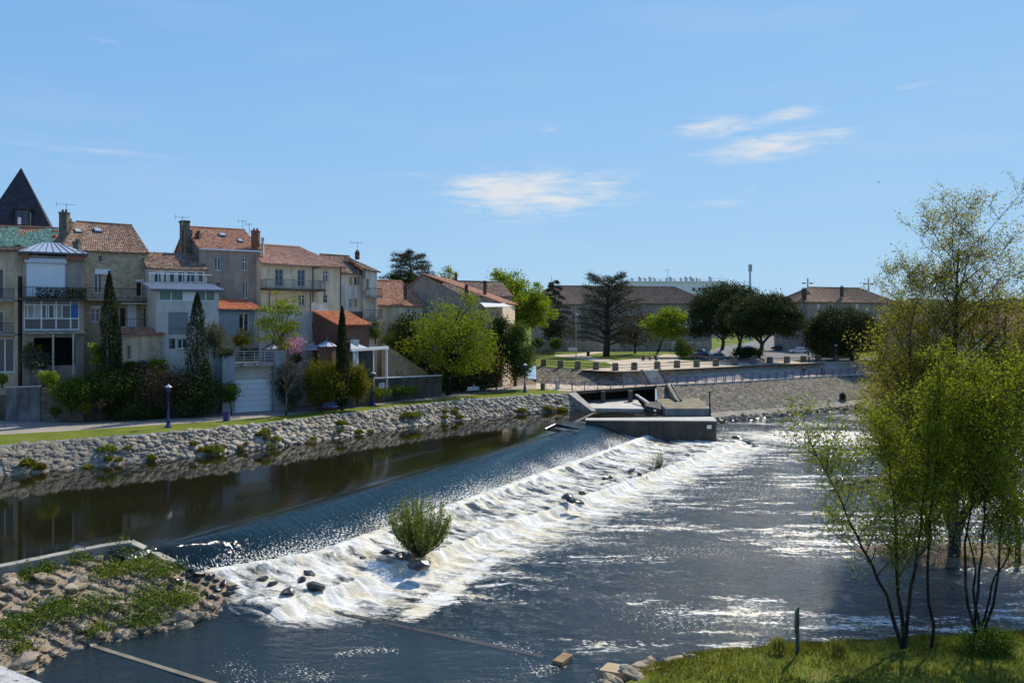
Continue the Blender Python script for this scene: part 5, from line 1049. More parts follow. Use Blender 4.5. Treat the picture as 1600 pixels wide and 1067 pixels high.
def shrub(label, box, Y, mat, seed, z=0., leaf=.16, nc=26, lpc=110, cat='shrub', name='shrub', **k):
    p = P((box[0]+box[2])/2, box[3], Y); p.z = max(p.z, -3.9) if z is None else min(p.z, 4.5); k.setdefault('shell',.3); k.setdefault('limbs',5); k.setdefault('tr',.06); k.setdefault('cr',.24)
    return clump_tree(name, label, (p.x,p.y,P(0,box[3],Y).z-.05), box, Y, mat, nc, lpc, leaf, seed=seed, cat=cat, crown='foliage', stem='stem', **k)
def cypress(label, box, Y, seed, n=5200, mat=None, twin=None):
    g = np.random.default_rng(seed); a, b = P(box[0],box[3],Y), P(box[2],box[1],Y); cx = (a.x+b.x)/2; rw = (b.x-a.x)/2; H = b.z-a.z; z0 = min(a.z, .3); H = b.z-z0
    t = thing('cypress_tree', (cx,Y,z0-.1), label, 'tree', 'slim dark cypresses in the gardens')
    h = g.uniform(0,1,n)**.85; prof = rw*np.clip(np.minimum(h/.10+.6,1)*(1-h**4.2)**.75*(1-.22*h), .03, 1); ang = g.uniform(0,6.283,n); lump = .78+.4*np.array(vn(ang*1.6, h*11, seed)); q = prof*np.sqrt(g.uniform(.12,1,n))*lump
    pts = np.stack([cx+q*np.cos(ang), Y+q*np.sin(ang), z0+.3+h*(H-.3)], 1)
    if twin: 
        m = g.uniform(size=n) < .36; pts[m,0] = cx+twin[0]*Y/F+(pts[m,0]-cx)*.55; pts[m,2] = z0+(pts[m,2]-z0)*twin[1]
    leaf_obj('crown', pts, .24, mat or lf_cyp, t, seed=seed, up=1.6, asp=.36)
    MB().tube([(cx,Y,z0-.2),(cx,Y,z0+H*.8)],[.18,.04],7).build('trunk', bark, t)
cypress('tall dark cypress in front of the rubble stone house', (154,424,188,580), 79.5, 1, 9000, None, (11,.72))
cypress('broad dark cypress left of the white garage door', (288,457,328,612), 81.5, 2, 9000, None, (14,.45))
cypress('slender dark cypress beside the russet shed', (523,479,546,632), 86.5, 3, 7000)
# left bank trees and shrubs
clump_tree('plane_tree', 'round yellow green tree shading the bank path', G(700,617.5), (633,463,778,598), 105.5, lf_yellow, 130, 150, .25, .115, .27, 11, barkm=bark_dark, limbs=44, shell=.35)
clump_tree('ginkgo_tree', 'thin pale green tree with open branches before the cream house', G(441,640)+Vector((0,3.5,0)), (396,447,472,548), 87, lf_yellow, 60, 60, .22, .13, .12, 12, barkm=bark_pale, limbs=30, shell=.3, flat=.5)
clump_tree('bare_tree', 'small nearly bare tree with slim trunk on the verge', G(447,648.5), (418,535,480,615), 83, lf_brown, 44, 9, .14, .16, .11, 13, barkm=bark_pale, limbs=36, shell=.2)
clump_tree('ball_tree', 'small ball headed evergreen tree beside the garage door', G(354,651)+Vector((0,1.6,0)), (333,596,379,628), 83.5, lf_green, 34, 120, .15, .2, .06, 14)
shrub('large golden green clipped bush left of the right cypress', (466,560,538,634), 86.0, lf_gold, 15, nc=70, lpc=190, leaf=.17, flat=1., depth=.7)
shrub('smaller golden green bush right of the right cypress', (540,566,576,630), 87.6, lf_gold, 16, nc=44, lpc=170, leaf=.17, flat=1.)
shrub('green climber trailing over the pergola corner', (556,560,584,612), 93, lf_green, 17, nc=30, lpc=90)
shrub('mauve pink blossoming bush above the garage', (440,522,484,560), 88.5, lf_pink, 18, nc=36, lpc=40, leaf=.14)
shrub('dark evergreen bush under the pink blossom', (452,552,476,566), 88, lf_dark, 19, nc=16)
shrub('grey green olive tree right of the broad cypress', (318,496,352,556), 84.5, lf_olive, 20, nc=40, lpc=90, name='olive_tree', cat='tree')
shrub('pale olive green bush on the garage wall', (337,540,366,562), 84, lf_olive, 21, nc=18)
shrub('grey green trough plants on the garage terrace', (373,545,404,556), 88, lf_olive, 22, nc=14)
shrub('yellow leaved bush before the orange tiled annex', (362,514,392,545), 86, lf_gold, 23, nc=22, lpc=80)
shrub('white spotted bushy shrub beside the bare tree', (448,590,470,640), 85, lf_olive, 24, nc=24)
shrub('bright leafy shrub over the garden wall at left', (84,588,140,640), 77.3, lf_green, 25, nc=60, lpc=130, leaf=.2)
shrub('brown green laurel bushes beside the leafy shrub', (130,575,210,628), 79.5, lf_mid, 26, nc=70, lpc=120, leaf=.2)
shrub('large dark olive brown hedge mass under the left cypress', (150,572,232,640), 80.2, lf_mid, 27, nc=80, lpc=120, leaf=.2)
shrub('brown twiggy bush between the two cypresses', (205,572,300,640), 80.8, lf_brown, 28, nc=90, lpc=90, leaf=.18)
shrub('dark hedge mass below the broad cypress', (262,580,345,650), 81.5, lf_dark, 29, nc=80, lpc=120, leaf=.2)
shrub('clipped round bush on the garden terrace, left one', (192,566,211,580), 81, lf_mid, 30, nc=20, flat=1)
shrub('clipped round bush on the garden terrace, middle one', (212,564,231,580), 81.3, lf_olive, 31, nc=20, flat=1)
shrub('bright green rounded bush on the garden terrace, right one', (232,560,262,582), 82, lf_bright, 32, nc=24, flat=1)
shrub('small bright green hedge on the stone wall at left', (60,578,94,604), 77.6, lf_bright, 33, nc=30)
shrub('green weeds behind the wall at the left edge', (-8,584,14,602), 78.4, lf_bright, 34, nc=16)
shrub('flowering lilac and white garden bush by the glazed veranda', (34,545,78,582), 79.5, lf_olive, 35, nc=40, lpc=90)
shrub('orange flowering climber on the sloping wall', (36,532,70,556), 79.8, lf_gold, 36, nc=16, lpc=60)
shrub('spiky yellow topped young palm at the path edge', (124,628,142,646), 76.5, lf_gold, 37, nc=14, lpc=50, leaf=.22)
shrub('bare pale twig tree at the path edge', (146,620,168,642), 76.8, lf_brown, 38, nc=14, lpc=16, leaf=.14)
shrub('low green plants along the path at left', (78,634,96,650), 76.8, lf_green, 39, nc=12)
shrub('dry ochre shrubs behind the first lamp post', (268,624,312,650), 80.8, lf_olive, 40, nc=30)
shrub('dark low shrubs left of the first lamp post', (168,632,262,656), 79.6, lf_dark, 41, nc=60, lpc=100)
shrub('tall banana like plants beside the left cypress', (142,530,162,580), 80, lf_bright, 42, nc=14, lpc=40, leaf=.3)
shrub('dark tangled shrubs between garage and golden bush', (428,560,466,642), 86.8, lf_dark, 43, nc=44, lpc=110)
shrub('low green weeds along the retaining wall', (570,606,612,622), 93, lf_green, 44, nc=24)
shrub('low green weeds further along the retaining wall', (612,602,660,617), 97, lf_green, 45, nc=26)
clump_tree('evergreen_tree', 'dark evergreen tree left behind the round yellow tree', G(640,612), (604,478,672,606), 111, lf_dark, 70, 150, .3, .17, .2, 46)
clump_tree('evergreen_tree', 'dark ivy clad tree right of the round yellow tree', G(805,603), (782,500,836,604), 113.5, lf_mid, 80, 150, .27, .17, .2, 47)
clump_tree('evergreen_tree', 'grey green tree below the cream awning', G(775,605), (752,490,806,575), 116, lf_dark, 60, 140, .27, .17, .2, 48)
shrub('russet leaved bush beside the round yellow tree', (762,548,788,606), 110.5, lf_red, 49, nc=34, lpc=90, leaf=.22)
shrub('deep shade shrubbery along the path under the round tree', (655,560,790,610), 112, lf_dark, 50, nc=110, lpc=110, leaf=.26)
shrub('green creeper on the wall of the low tiled house', (573,500,600,535), 104, lf_green, 51, nc=22)
shrub('dark creeper above the ruined wall', (595,515,640,550), 109, lf_mid, 52, nc=30)
clump_tree('poplar_tree', 'bright green tree rising right of the tiled roofs', G(792,560,PZ)+Vector((0,20,0)), (750,421,838,515), 150, lf_bright, 90, 120, .4, .14, .3, 53)
clump_tree('poplar_tree', 'smaller light green tree beside the tall conifer', G(852,536.5,PZ)+Vector((0,-40,0)), (806,443,868,520), 152, lf_bright, 70, 110, .4, .15, .22, 54)
shrub('dark bush on the park lawn by the wattle fence, left one', (832,528,850,545), 160, lf_mid, 55, nc=20, leaf=.3)
shrub('rounded green bush on the park lawn by the wattle fence', (856,529,880,546), 165, lf_green, 56, nc=24, leaf=.3)
clump_tree('lime_tree', 'vivid yellow green tree in front of the long building', G(1028,549,PZ), (1010,477,1082,533), 168, lf_bright, 80, 120, .38, .16, .25, 57)
clump_tree('bare_tree', 'brown leafless tree between cedar and lime tree', G(992,552,PZ), (952,486,1034,545), 178, lf_brown, 90, 60, .32, .15, .22, 58, limbs=46)
shrub('dark round bush beside the parked cars', (1050,528,1082,560), 150, lf_mid, 59, nc=40, leaf=.28, lpc=130)
shrub('dark clipped hedge under the umbrella pines', (1140,543,1196,560), 152, lf_dark, 60, nc=50, leaf=.25, lpc=120, depth=.3)
shrub('dark hedge in front of the hip roofed building', (1262,530,1345,566), 166, lf_dark, 61, nc=90, leaf=.3, lpc=110, depth=.5)
clump_tree('poplar_tree', 'small pale tree on the skyline behind the tiled roofs', P(700,470,170), (684,418,716,450), 170, lf_yellow, 26, 30, .4, .2, .12, 62)
# umbrella pines
def pine(label, base, box, Y, seed, fork=3):
    g = np.random.default_rng(seed); a, b = P(box[0],box[3],Y), P(box[2],box[1],Y); c = Vector(((a.x+b.x)/2, Y, a.z)); rx = (b.x-a.x)/2*1.06; H = b.z-a.z; t = thing('umbrella_pine', base, label, 'tree', 'umbrella pines by the car park')
    nc, lpc = 270, 170; ang = g.uniform(0,6.283,nc); q = g.uniform(0,1,nc)**.45; dome = np.clip(1-(q*.97)**3.2,0,1)**.5; lump = 1+.16*np.array(vn(ang*1.6, q*3, seed))-.08
    hz = np.where(g.uniform(size=nc) < .72, dome*g.uniform(.72,1.0,nc), dome*g.uniform(.02,.7,nc)); cc = np.stack([c.x+rx*.93*q*np.cos(ang)*lump, Y+rx*.85*q*np.sin(ang), a.z+H*.93*hz*lump], 1)
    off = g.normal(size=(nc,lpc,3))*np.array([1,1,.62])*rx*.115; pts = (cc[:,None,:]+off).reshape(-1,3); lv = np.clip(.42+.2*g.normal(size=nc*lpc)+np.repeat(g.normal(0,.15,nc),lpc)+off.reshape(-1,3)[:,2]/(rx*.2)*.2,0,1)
    leaf_obj('crown', pts, .38, lf_pine, t, seed=seed, lv=lv, up=.8, asp=.4); mb = MB(); bs = Vector(base); k0 = bs.lerp(Vector((c.x,Y,a.z+H*.2)), .42); mb.tube([bs+Vector((0,0,-.3)), bs.lerp(k0,.5)+Vector((.15,0,0)), k0], [.5,.42,.38], 8)
    for k in range(fork):
        e = Vector((c.x+rx*.55*(k-(fork-1)/2)/max(1,(fork-1)/2), Y+g.normal()*rx*.25, a.z+H*.35)); m = k0.lerp(e,.5)+Vector(((e.x-k0.x)*.12,0,.3)); mb.tube([k0,m,e],[.3,.24,.16],6)
        for i in range(9): w = Vector(cc[g.integers(nc)]); mb.tube([m.lerp(e,.5+.05*i), (e+w)/2+Vector((0,0,-.2)), w], [.13,.09,.04], 5)
    mb.build('trunk', bark, t, True)
pine('largest umbrella pine at left of the group', G(1128,545,PZ), (1076,442,1192,524), 170, 71)
pine('middle umbrella pine with forked trunk', G(1152,549,PZ), (1124,462,1204,522), 159, 72, 2)
pine('right umbrella pine leaning over the street', G(1187,553,PZ), (1146,460,1248,524), 148, 73)
pine('lone umbrella pine before the hip roofed building', G(1332,563,PZ), (1262,482,1368,546), 155, 74)
# cedars and conifer
def cedar(label, base, box, Y, seed, mat, n_br=26, vase=.5, leaf=.34, dens=90, tr=.5, name='cedar_tree'):
    g = np.random.default_rng(seed); a, b = P(box[0],box[3],Y), P(box[2],box[1],Y); bs = Vector(base); H = b.z-bs.z; rx = (b.x-a.x)/2; cx = (a.x+b.x)/2; t = thing(name, base, label, 'tree'); mb = MB(); pts = []
    tp = [bs+Vector((0,0,-.3))]+[Vector((bs.x+(cx-bs.x)*k/5+g.normal()*.15, Y, bs.z+H*.86*k/5)) for k in range(1,6)]; mb.tube(tp, [tr*1.2,tr,tr*.85,tr*.6,tr*.35,tr*.1], 8)
    zl = (a.z-bs.z)/H
    for i in range(n_br):
        h = zl*.8+(1-zl*.8-.12)*((i+.5)/n_br); az_ = i*2.4+g.uniform(-.4,.4); k = (h-zl*.8)/(1-zl*.8); l = rx*(1.08-.75*k**1.5)*g.uniform(.72,1.05); s = Vector((bs.x+(cx-bs.x)*h, Y, bs.z+H*h*.92)); rise = vase*l*(.15+1.1*k)
        d = Vector((math.cos(az_), math.sin(az_), 0)); e = s+d*l+Vector((0,0,rise)); m = s.lerp(e,.5)+Vector((0,0,.10*l)); mb.tube([s,m,e],[tr*.34*(1-.5*k),tr*.22*(1-.5*k),.03],5)
        for q in range(7):
            f = .28+.72*(q+.5)/7; c = (s.lerp(m,f*2) if f < .5 else m.lerp(e,f*2-1)); w = l*.16*(1.25-f*.6); o = g.normal(size=(dens,3))*np.array([w,w,.16+.03*l]); pts.append(np.array(c)+o)
            sd_ = Vector((-d.y,d.x,0))*(w*1.7)*(1 if q % 2 else -1)+Vector((0,0,-.05)); mb.tube([c,c+sd_],[.05,.015],4); pts.append(np.array(c+sd_*.8)+g.normal(size=(dens//2,3))*np.array([w*.6,w*.6,.14]))
    pts = np.concatenate(pts); leaf_obj('crown', pts, leaf, mat, t, seed=seed, asp=.35, flat=.5); mb.build('trunk', bark, t, True); return t
cedar('big dark spreading cedar in the middle of the park', G(947,557,PZ), (884,418,1018,535), 171, 81, lf_cedar, 40, .62, .34, 58, .62)
cedar('distant flat topped cedar on the skyline behind the houses', P(640,470,150), (594,384,690,440), 150, 82, lf_cedar, 24, .3, .32, 40, .35)
cedar('tall pointed conifer beside the light green trees', G(862,540,PZ)+Vector((0,0,0)), (836,412,888,520), 188, 83, lf_cedar, 30, -.16, .36, 34, .35, 'conifer_tree')
clump_tree('evergreen_tree', 'dark brownish evergreen filling below the pointed conifer', G(864,541,PZ), (842,482,886,532), 192, lf_brown, 60, 70, .4, .18, .3, 84)
clump_tree('evergreen_tree', 'small dark round tree under the skyline cedar', P(628,470,150), (606,426,652,446), 148, lf_mid, 24, 90, .35, .2, .2, 85)
# ---------------------------------------------------------------- big trees at right (grown branch by branch)
def grow_tree(name, label, stems, seed, mat, leaf, levels, nl, spread=.55, barkm=None, upt=.25, leaf_from=1, ratio=.62, droop=0, sparse_top=None, rad0=.12, kids=(4,4,3), sides=7, cl=.35):
    """stems: list of (polyline of points, base radius); branches leave each stem and fork again"""
    g = random.Random(seed); mb = MB(); tips = []; gn = np.random.default_rng(seed)
    def br(p, d, L, r, lev):
        n = 4; pts = [p]; rs = [r]; q = p.copy(); dd = d.normalized()
        for i in range(n):
            dd = (dd+Vector((g.gauss(0,.16), g.gauss(0,.16), g.gauss(0,.12)+upt*.35-droop*lev*.1))).normalized(); q = q+dd*(L/n); pts.append(q.copy()); rs.append(r*(1-.8*(i+1)/n))
        mb.tube(pts, rs, max(4, sides-lev*2), False)
        if lev >= leaf_from:
            for i in range(1, n+1): tips.append((pts[i], lev))
        if lev < levels:
            for k in range(kids[min(lev,len(kids)-1)]):
                f = .3+.7*(k+g.random())/kids[min(lev,len(kids)-1)]; i = min(int(f*n), n-1); s = pts[i].lerp(pts[i+1], f*n-i); ax = Vector((g.gauss(0,1),g.gauss(0,1),g.gauss(0,.7))).normalized()
                br(s, (dd*(1-spread)+ax*spread+Vector((0,0,upt*.5))).normalized(), L*ratio*g.uniform(.7,1.15), max(rs[i]*.55,.012), lev+1)
    for (poly, r, b0, nb, Lb) in stems:
        poly = [Vector(p) for p in poly]; pts = resamp(poly, 14); pts = [p+Vector((g.gauss(0,.05),g.gauss(0,.05),0))*(1 if 0 < i < 13 else 0) for i, p in enumerate(pts)]; mb.tube(pts, [max(r*(1-.88*i/13),.02) for i in range(14)], sides+1, False)
        for k in range(nb):
            f = b0+(1-b0)*(k+g.random()*.8)/nb; x = f*13; i = min(int(x),12); s = pts[i].lerp(pts[i+1],x-i); a = k*2.4+g.uniform(-.5,.5); d = (pts[i+1]-pts[i]).normalized(); o = Vector((math.cos(a),math.sin(a),0)); tap = (1-.35*((f-b0)/(1-b0))**1.8)
            br(s, (o*.8+d*.55+Vector((0,0,upt))).normalized(), Lb*tap*g.uniform(.75,1.15), max(r*(1-.88*f)*.5,.02), 0)
    root = thing(name, stems[0][0][0], label, 'tree'); mb.build('trunk', barkm or bark, root, True)
    T = np.array([tuple(t[0]) for t in tips]); zt = T[:,2].max(); zb = T[:,2].min(); k = nl
    if sparse_top is not None: kk = np.maximum(1, (nl*(1-sparse_top*sstep(.45,.95,(T[:,2]-zb)/(zt-zb))))).astype(int)
    else: kk = np.full(len(T), nl)
    c = np.repeat(T, kk, 0); c = c+gn.normal(size=c.shape)*cl; leaf_obj('crown', c, leaf, mat, root, seed=seed, lv=np.clip(.5+.25*gn.normal(size=len(c)),0,1)); return root
tb_ = G(1490,878,DN)
grow_tree('tall_tree', 'tall spring tree with thin golden leaves standing on a river islet', [([(tb_.x,tb_.y,-4.6),(tb_.x-.1,tb_.y,1),(tb_.x+.2,tb_.y+.2,7),(tb_.x+.15,tb_.y,11),(tb_.x+.3,tb_.y,13.6)],.36,.14,46,4.7),([(tb_.x-.2,tb_.y,-2.5),(tb_.x-1.8,tb_.y+.4,3),(tb_.x-2.4,tb_.y+.5,8),(tb_.x-2.0,tb_.y+.3,10.5)],.2,.2,24,3.6),([(tb_.x+.2,tb_.y,-3),(tb_.x+2.6,tb_.y+.8,2.5),(tb_.x+3.4,tb_.y+.5,7),(tb_.x+3.0,tb_.y,10)],.2,.2,24,3.6)], 5, lf_spring, .12, 3, 3, .6, bark, .2, 2, .6, 0, .25, kids=(5,4,3), cl=.16)
grow_tree('river_tree', 'smaller leafy tree on the islet right of the tall tree', [([G(1592,880,DN)+Vector((0,0,-.2)),P(1585,700,47),P(1592,560,47)],.16,.25,24,3.2)], 6, lf_spring, .13, 2, 8, .6, bark, .2, 1, .6)
grow_tree('river_tree', 'leafy tree on the islet left of the tall tree trunk', [([G(1452,860,DN)+Vector((0,0,-.2)),P(1440,720,50),P(1412,590,50)],.16,.15,26,3.2),([G(1456,860,DN),P(1410,720,51),P(1385,640,51)],.12,.15,20,2.8)], 9, lf_spring, .13, 2, 7, .6, bark, .1, 1, .6)
b1 = G(1410,1012,-3.7); Yb = b1.y
grow_tree('bank_tree', 'many stemmed young tree leaning left on the near grass bank', [([b1,P(1385,930,Yb),P(1330,820,Yb-.5),P(1285,730,Yb-.8),P(1262,680,Yb-.8)],.085,.32,20,1.9),([b1+Vector((.1,0,0)),P(1402,900,Yb),P(1398,780,Yb+.3),P(1375,660,Yb+.5)],.09,.3,24,1.6),([b1+Vector((.15,.1,0)),P(1428,900,Yb),P(1448,740,Yb+.4),P(1462,610,Yb+.6)],.085,.34,20,1.4)], 21, lf_fresh, .11, 2, 5, .68, bark_dark, .24, 1, .64, rad0=.05, kids=(4,3,3), sides=6, cl=.2)
b3 = G(1455,1012,-3.7)
grow_tree('slim_tree', 'single thin dark stem curving up between the two bank trees', [([b3,P(1452,960,b3.y),P(1448,870,b3.y),P(1462,740,b3.y),P(1466,560,b3.y)],.07,.45,16,1.1)], 22, lf_fresh, .1, 2, 5, .6, bark_dark, .3, 1, .55, kids=(4,3,3), sides=6, cl=.13)
b2 = G(1527,1006,-3.7); Y2 = b2.y
grow_tree('bank_tree', 'bushy young tree of five stems at right of the near grass bank', [([b2,P(1510,930,Y2),P(1508,840,Y2),P(1535,700,Y2),P(1530,600,Y2)],.07,.42,18,2.0),([b2+Vector((.08,0,0)),P(1530,900,Y2),P(1540,780,Y2),P(1520,640,Y2)],.07,.42,18,2.0),([b2+Vector((.14,.1,0)),P(1548,920,Y2),P(1590,840,Y2),P(1640,800,Y2-.4)],.06,.45,12,1.5),([b2+Vector((.18,0,0)),P(1560,910,Y2),P(1562,800,Y2+.3),P(1580,690,Y2+.4),P(1590,600,Y2+.4)],.065,.42,20,2.0),([b2+Vector((.05,.1,0)),P(1522,880,Y2+.4),P(1500,760,Y2+.6),P(1495,650,Y2+.7)],.055,.45,14,1.7)], 23, lf_fresh, .11, 2, 5, .68, bark_dark, .25, 1, .64, kids=(4,4,3), sides=6, cl=.2)
# willow bushes in the weir
def willow(label, px, pybase, ptop, wpx, Y, seed, n, dens):
    g = np.random.default_rng(seed); b = P(px,pybase,Y); H = P(px,ptop,Y).z-b.z; w = wpx*Y/F/2; t = thing('willow_bush', b, label, 'bush'); mb = MB(); pts = []
    for i in range(n):
        a = g.uniform(0,6.283); r = w*math.sqrt(g.uniform(0,1)); e = b+Vector((r*math.cos(a), r*math.sin(a), H*g.uniform(.55,1.02)*(1-.28*(r/w)**2))); m = b.lerp(e,.5)+Vector((r*.22*math.cos(a), r*.22*math.sin(a), .05)); mb.tube([b,m,e],[.022,.014,.004],4,False)
        for k in range(dens): f = g.uniform(.3,1); q = b.lerp(m,f*2) if f < .5 else m.lerp(e,f*2-1); pts.append(np.array(q)+g.normal(size=3)*.075)
    leaf_obj('foliage', np.array(pts), .15, lf_willow, t, seed=seed, up=1.2, asp=.28); mb.build('stem', bark, t)
willow('willow bush growing out of the middle of the foaming weir', 656, 872, 766, 104, 47.3, 91, 170, 62)
willow('small sparse willow at the far part of the foaming weir', 1030, 736, 698, 34, 76, 92, 30, 16)
# rocks standing in the foam
def boulder(px, py, z, size, label, group=None, me=None, sq=(1.2,1,.8)):
    p = G(px,py,z); o = place(me or dark_rocks[rnd.randrange(5)], 'boulder', p, (rnd.uniform(-.3,.3),rnd.uniform(-.3,.3),rnd.uniform(0,6)), (size*sq[0],size*sq[1],size*sq[2])); tag(o, label, 'rock', group); return o
foam_l = 'wet dark rock in the white foam of the weir'; fg_ = 'dark rocks in the foam'
for px, py, s in ((640,872,1.1),(655,882,1.3),(628,868,.8),(604,862,.7),(484,897,.7),(494,916,1.0),(472,906,.7),(448,925,.8),(438,894,.6),(425,912,.6),(410,905,.7),(885,776,1.0),(894,781,.9),(909,770,.7),(904,784,.8),(945,747,.6),(955,745,.5),(986,736,.8),(1000,741,.5),(1016,732,.4),(566,872,.5),(700,812,.5)):
    boulder(px, py, -3.45 if py < 800 or px > 600 else -3.75, s*.95, foam_l+(', below the willow bush' if 560 < px < 720 else ' near the rock spit' if px < 560 else ', in the middle group' if px < 930 else ', toward the pier'), fg_)
for px, py, s in ((1152,684,1.0),(1160,690,1.2),(1172,692,1.1),(1180,696,.8),(1158,694,.9)): boulder(px, py, DN+.1, s, 'dark rock of the pile in open water beyond the pier end', 'rocks beyond the pier', sq=(1.5,1,.6))
lg = thing('driftwood', G(880,672,UP), 'dark branch stranded on the still water near the weir crest', 'driftwood'); mb = MB(); mb.tube([G(852,671,UP)+Vector((0,0,.02)),G(868,668,UP)+Vector((0,0,.3)),G(884,670,UP)+Vector((0,0,.22)),G(906,672,UP)+Vector((0,0,.1))],[.12,.2,.2,.06],7); mb.tube([G(884,670,UP)+Vector((0,0,.2)),G(874,665,UP)+Vector((0,0,.7))],[.1,.03],5); mb.build('trunk', rock_wet, lg)
iz = thing('islet_log', G(1370,762,DN), 'pale log and dark brush lodged on the islet', 'driftwood'); mb = MB(); mb.tube([G(1328,762,DN)+Vector((0,0,.25)),G(1360,757,DN)+Vector((0,0,.45)),G(1395,755,DN)+Vector((0,0,.5))],[.12,.25,.2],7); mb.build('trunk', bark_pale, iz)
mb = MB(); c = G(1490,868,DN); pts = [(c.x+math.cos(t)*(6+1.2*math.sin(3*t)), c.y+math.sin(t)*(3.6+.8*math.cos(2*t)), DN-.3) for t in [k*6.283/28 for k in range(28)]]; b = len(pts); mb.add(pts+[(c.x+(p[0]-c.x)*.6, c.y+(p[1]-c.y)*.6, DN+.35) for p in pts]+[(c.x,c.y,DN+.5)], [(i,(i+1)%28,28+(i+1)%28,28+i) for i in range(28)]+[(28+i,28+(i+1)%28,56) for i in range(28)])
tag(mb.build('islet', earth), 'low earth islet under the tall tree', None, None, 'structure')
# ---------------------------------------------------------------- rock spit at lower left
wallp = [(-50,10),(-23.6,38.0),(-21.7,40.3),(-20.7,41.4),(-19.8,42.15),(-18.9,42.2),(-18.3,41.9)]
water = [(-34,6)]+[tuple(G(x,y,DN)[:2]) for x, y in ((62,1050),(140,1014),(225,993),(275,986),(310,973),(380,960),(415,948),(428,936))]
wa = resamp([(*p,-2.35) for p in wallp], 60); wb = resamp([(*p,DN-.15) for p in water], 60); v = []; f = []; nb = 26
def spit(i, f_):
    p = wa[i].lerp(wb[i], f_); h = .35*(float(fbm(p.x*.9,p.y*.9,41))-.45)+.25*math.sin(math.pi*f_); return Vector((p.x,p.y,p.z+h))
for i in range(60):
    for k in range(nb+1): v.append(spit(i,k/nb))
for i in range(59):
    for k in range(nb): f.append((i*(nb+1)+k,i*(nb+1)+k+1,(i+1)*(nb+1)+k+1,(i+1)*(nb+1)+k))
isl = mesh_obj('rock_spit', v, f, M_plain('gravelly_sand',(.27,.205,.135),.5,1.4,.95,.9,5), None, True); tag(isl, 'sandy rock spit below the low concrete wall', None, None, 'structure')
bl_m = [rock_mesh('spit_boulder', 80+i, rock_tan, 3, .72, .3) for i in range(8)]
cnt = 0; placed = []
for k in range(9000):
    i = rnd.randrange(8, 59); fr = rnd.random(); s = rnd.choice((.28,.34,.4,.5,.6,.75,.95)) if k < 500 else rnd.choice((.25,.3,.36,.44,.52))
    band = (fr < .42) or fr > .86 or (i > 44)
    if not band and rnd.random() > .05: continue
    p = spit(i, fr); px = 800+p.x/p.y*F; py = HY+(CZ-p.z)/p.y*F
    if px < -30 or py > 1090: continue
    if 205 < px < 300 and 880 < py < 960 and rnd.random() < .7: continue
    if any((p-q).length < (s+t_)*.33 for q, t_ in placed): continue
    placed.append((p,s)); wet = px > 265 and py < 940
    place((dark_rocks if wet else bl_m)[rnd.randrange(5 if wet else 8)], 'boulder', p+Vector((0,0,s*.12)), (rnd.uniform(-.4,.4),rnd.uniform(-.4,.4),rnd.uniform(0,6)), (s*rnd.uniform(1,1.5),s*rnd.uniform(.8,1.1),s*rnd.uniform(.7,1)), isl); cnt += 1
    if cnt >= 295: break
more = []
for k in range(1500):
    i = rnd.randrange(6, 59); fr = rnd.choice((rnd.random(), rnd.random()*.5)); p = spit(i, fr); s = rnd.choice((.1,.14,.18,.24)); more.append((p+Vector((0,0,s*.2)), (rnd.uniform(-.5,.5),rnd.uniform(-.5,.5),rnd.uniform(0,6)), (s*rnd.uniform(1,1.6),s,s*.8)))
small_b = [rock_mesh('pebble', 120+i, rock_tan, 1, .75, .3) for i in range(5)]; merged(more, small_b, 'pebbles', rock_tan, isl)
for q in list(dark_rocks)+bl_m: q.polygons.foreach_set('use_smooth', np.zeros(len(q.polygons), bool))
lw = thing('low_wall', (-20,41,-3), 'low concrete wall curving between still water and rock spit', 'wall'); lp = resamp([(-50,10.4,0)]+[(x+.15,y+.12,0) for x, y in wallp[1:5]]+[(-18.9,42.5,0),(-18.0,42.3,0),(-17.1,42.0,0)], 40); mb = MB()
for a, b in zip(lp, lp[1:]):
    d = (b-a).normalized(); n_ = Vector((-d.y,d.x,0))*.22; mb.box8([Vector((q.x,q.y,-4)) for q in (a-n_,b-n_,b+n_,a+n_)]+[Vector((q.x,q.y,-1.84-.95*float(sstep(-19.3,-17.3,q.x)))) for q in (a-n_,b-n_,b+n_,a+n_)])
mb.build('body', concrete, lw); mb = MB()
for a, b in zip(lp, lp[1:]):
    d = (b-a).normalized(); n_ = Vector((-d.y,d.x,0))*.27; mb.box8([Vector((q.x,q.y,-1.837-.95*float(sstep(-19.3,-17.3,q.x)))) for q in (a-n_,b-n_,b+n_,a+n_)]+[Vector((q.x,q.y,-1.74-.95*float(sstep(-19.3,-17.3,q.x)))) for q in (a-n_,b-n_,b+n_,a+n_)])
mb.build('coping', concrete, lw)
def weeds(label, px, py, r, n, mat, seed, h=.7, leaf=.13):
    p = G(px,py,-3.3); i = min(range(60*27), key=lambda j: (Vector(v[j]).x/Vector(v[j]).y*F+800-px)**2+(HY+(CZ-Vector(v[j]).z)/Vector(v[j]).y*F-py)**2); b = Vector(v[i]); g = np.random.default_rng(seed); t = thing('weed_clump', b, label, 'weeds'); pts = tuft_pts(n, r*1.25, h, g)*np.array([1,1,1])*(.55+.9*g.uniform(size=(n,1)))+np.array(b); leaf_obj('foliage', pts, leaf, mat, t, seed=seed, up=.6)
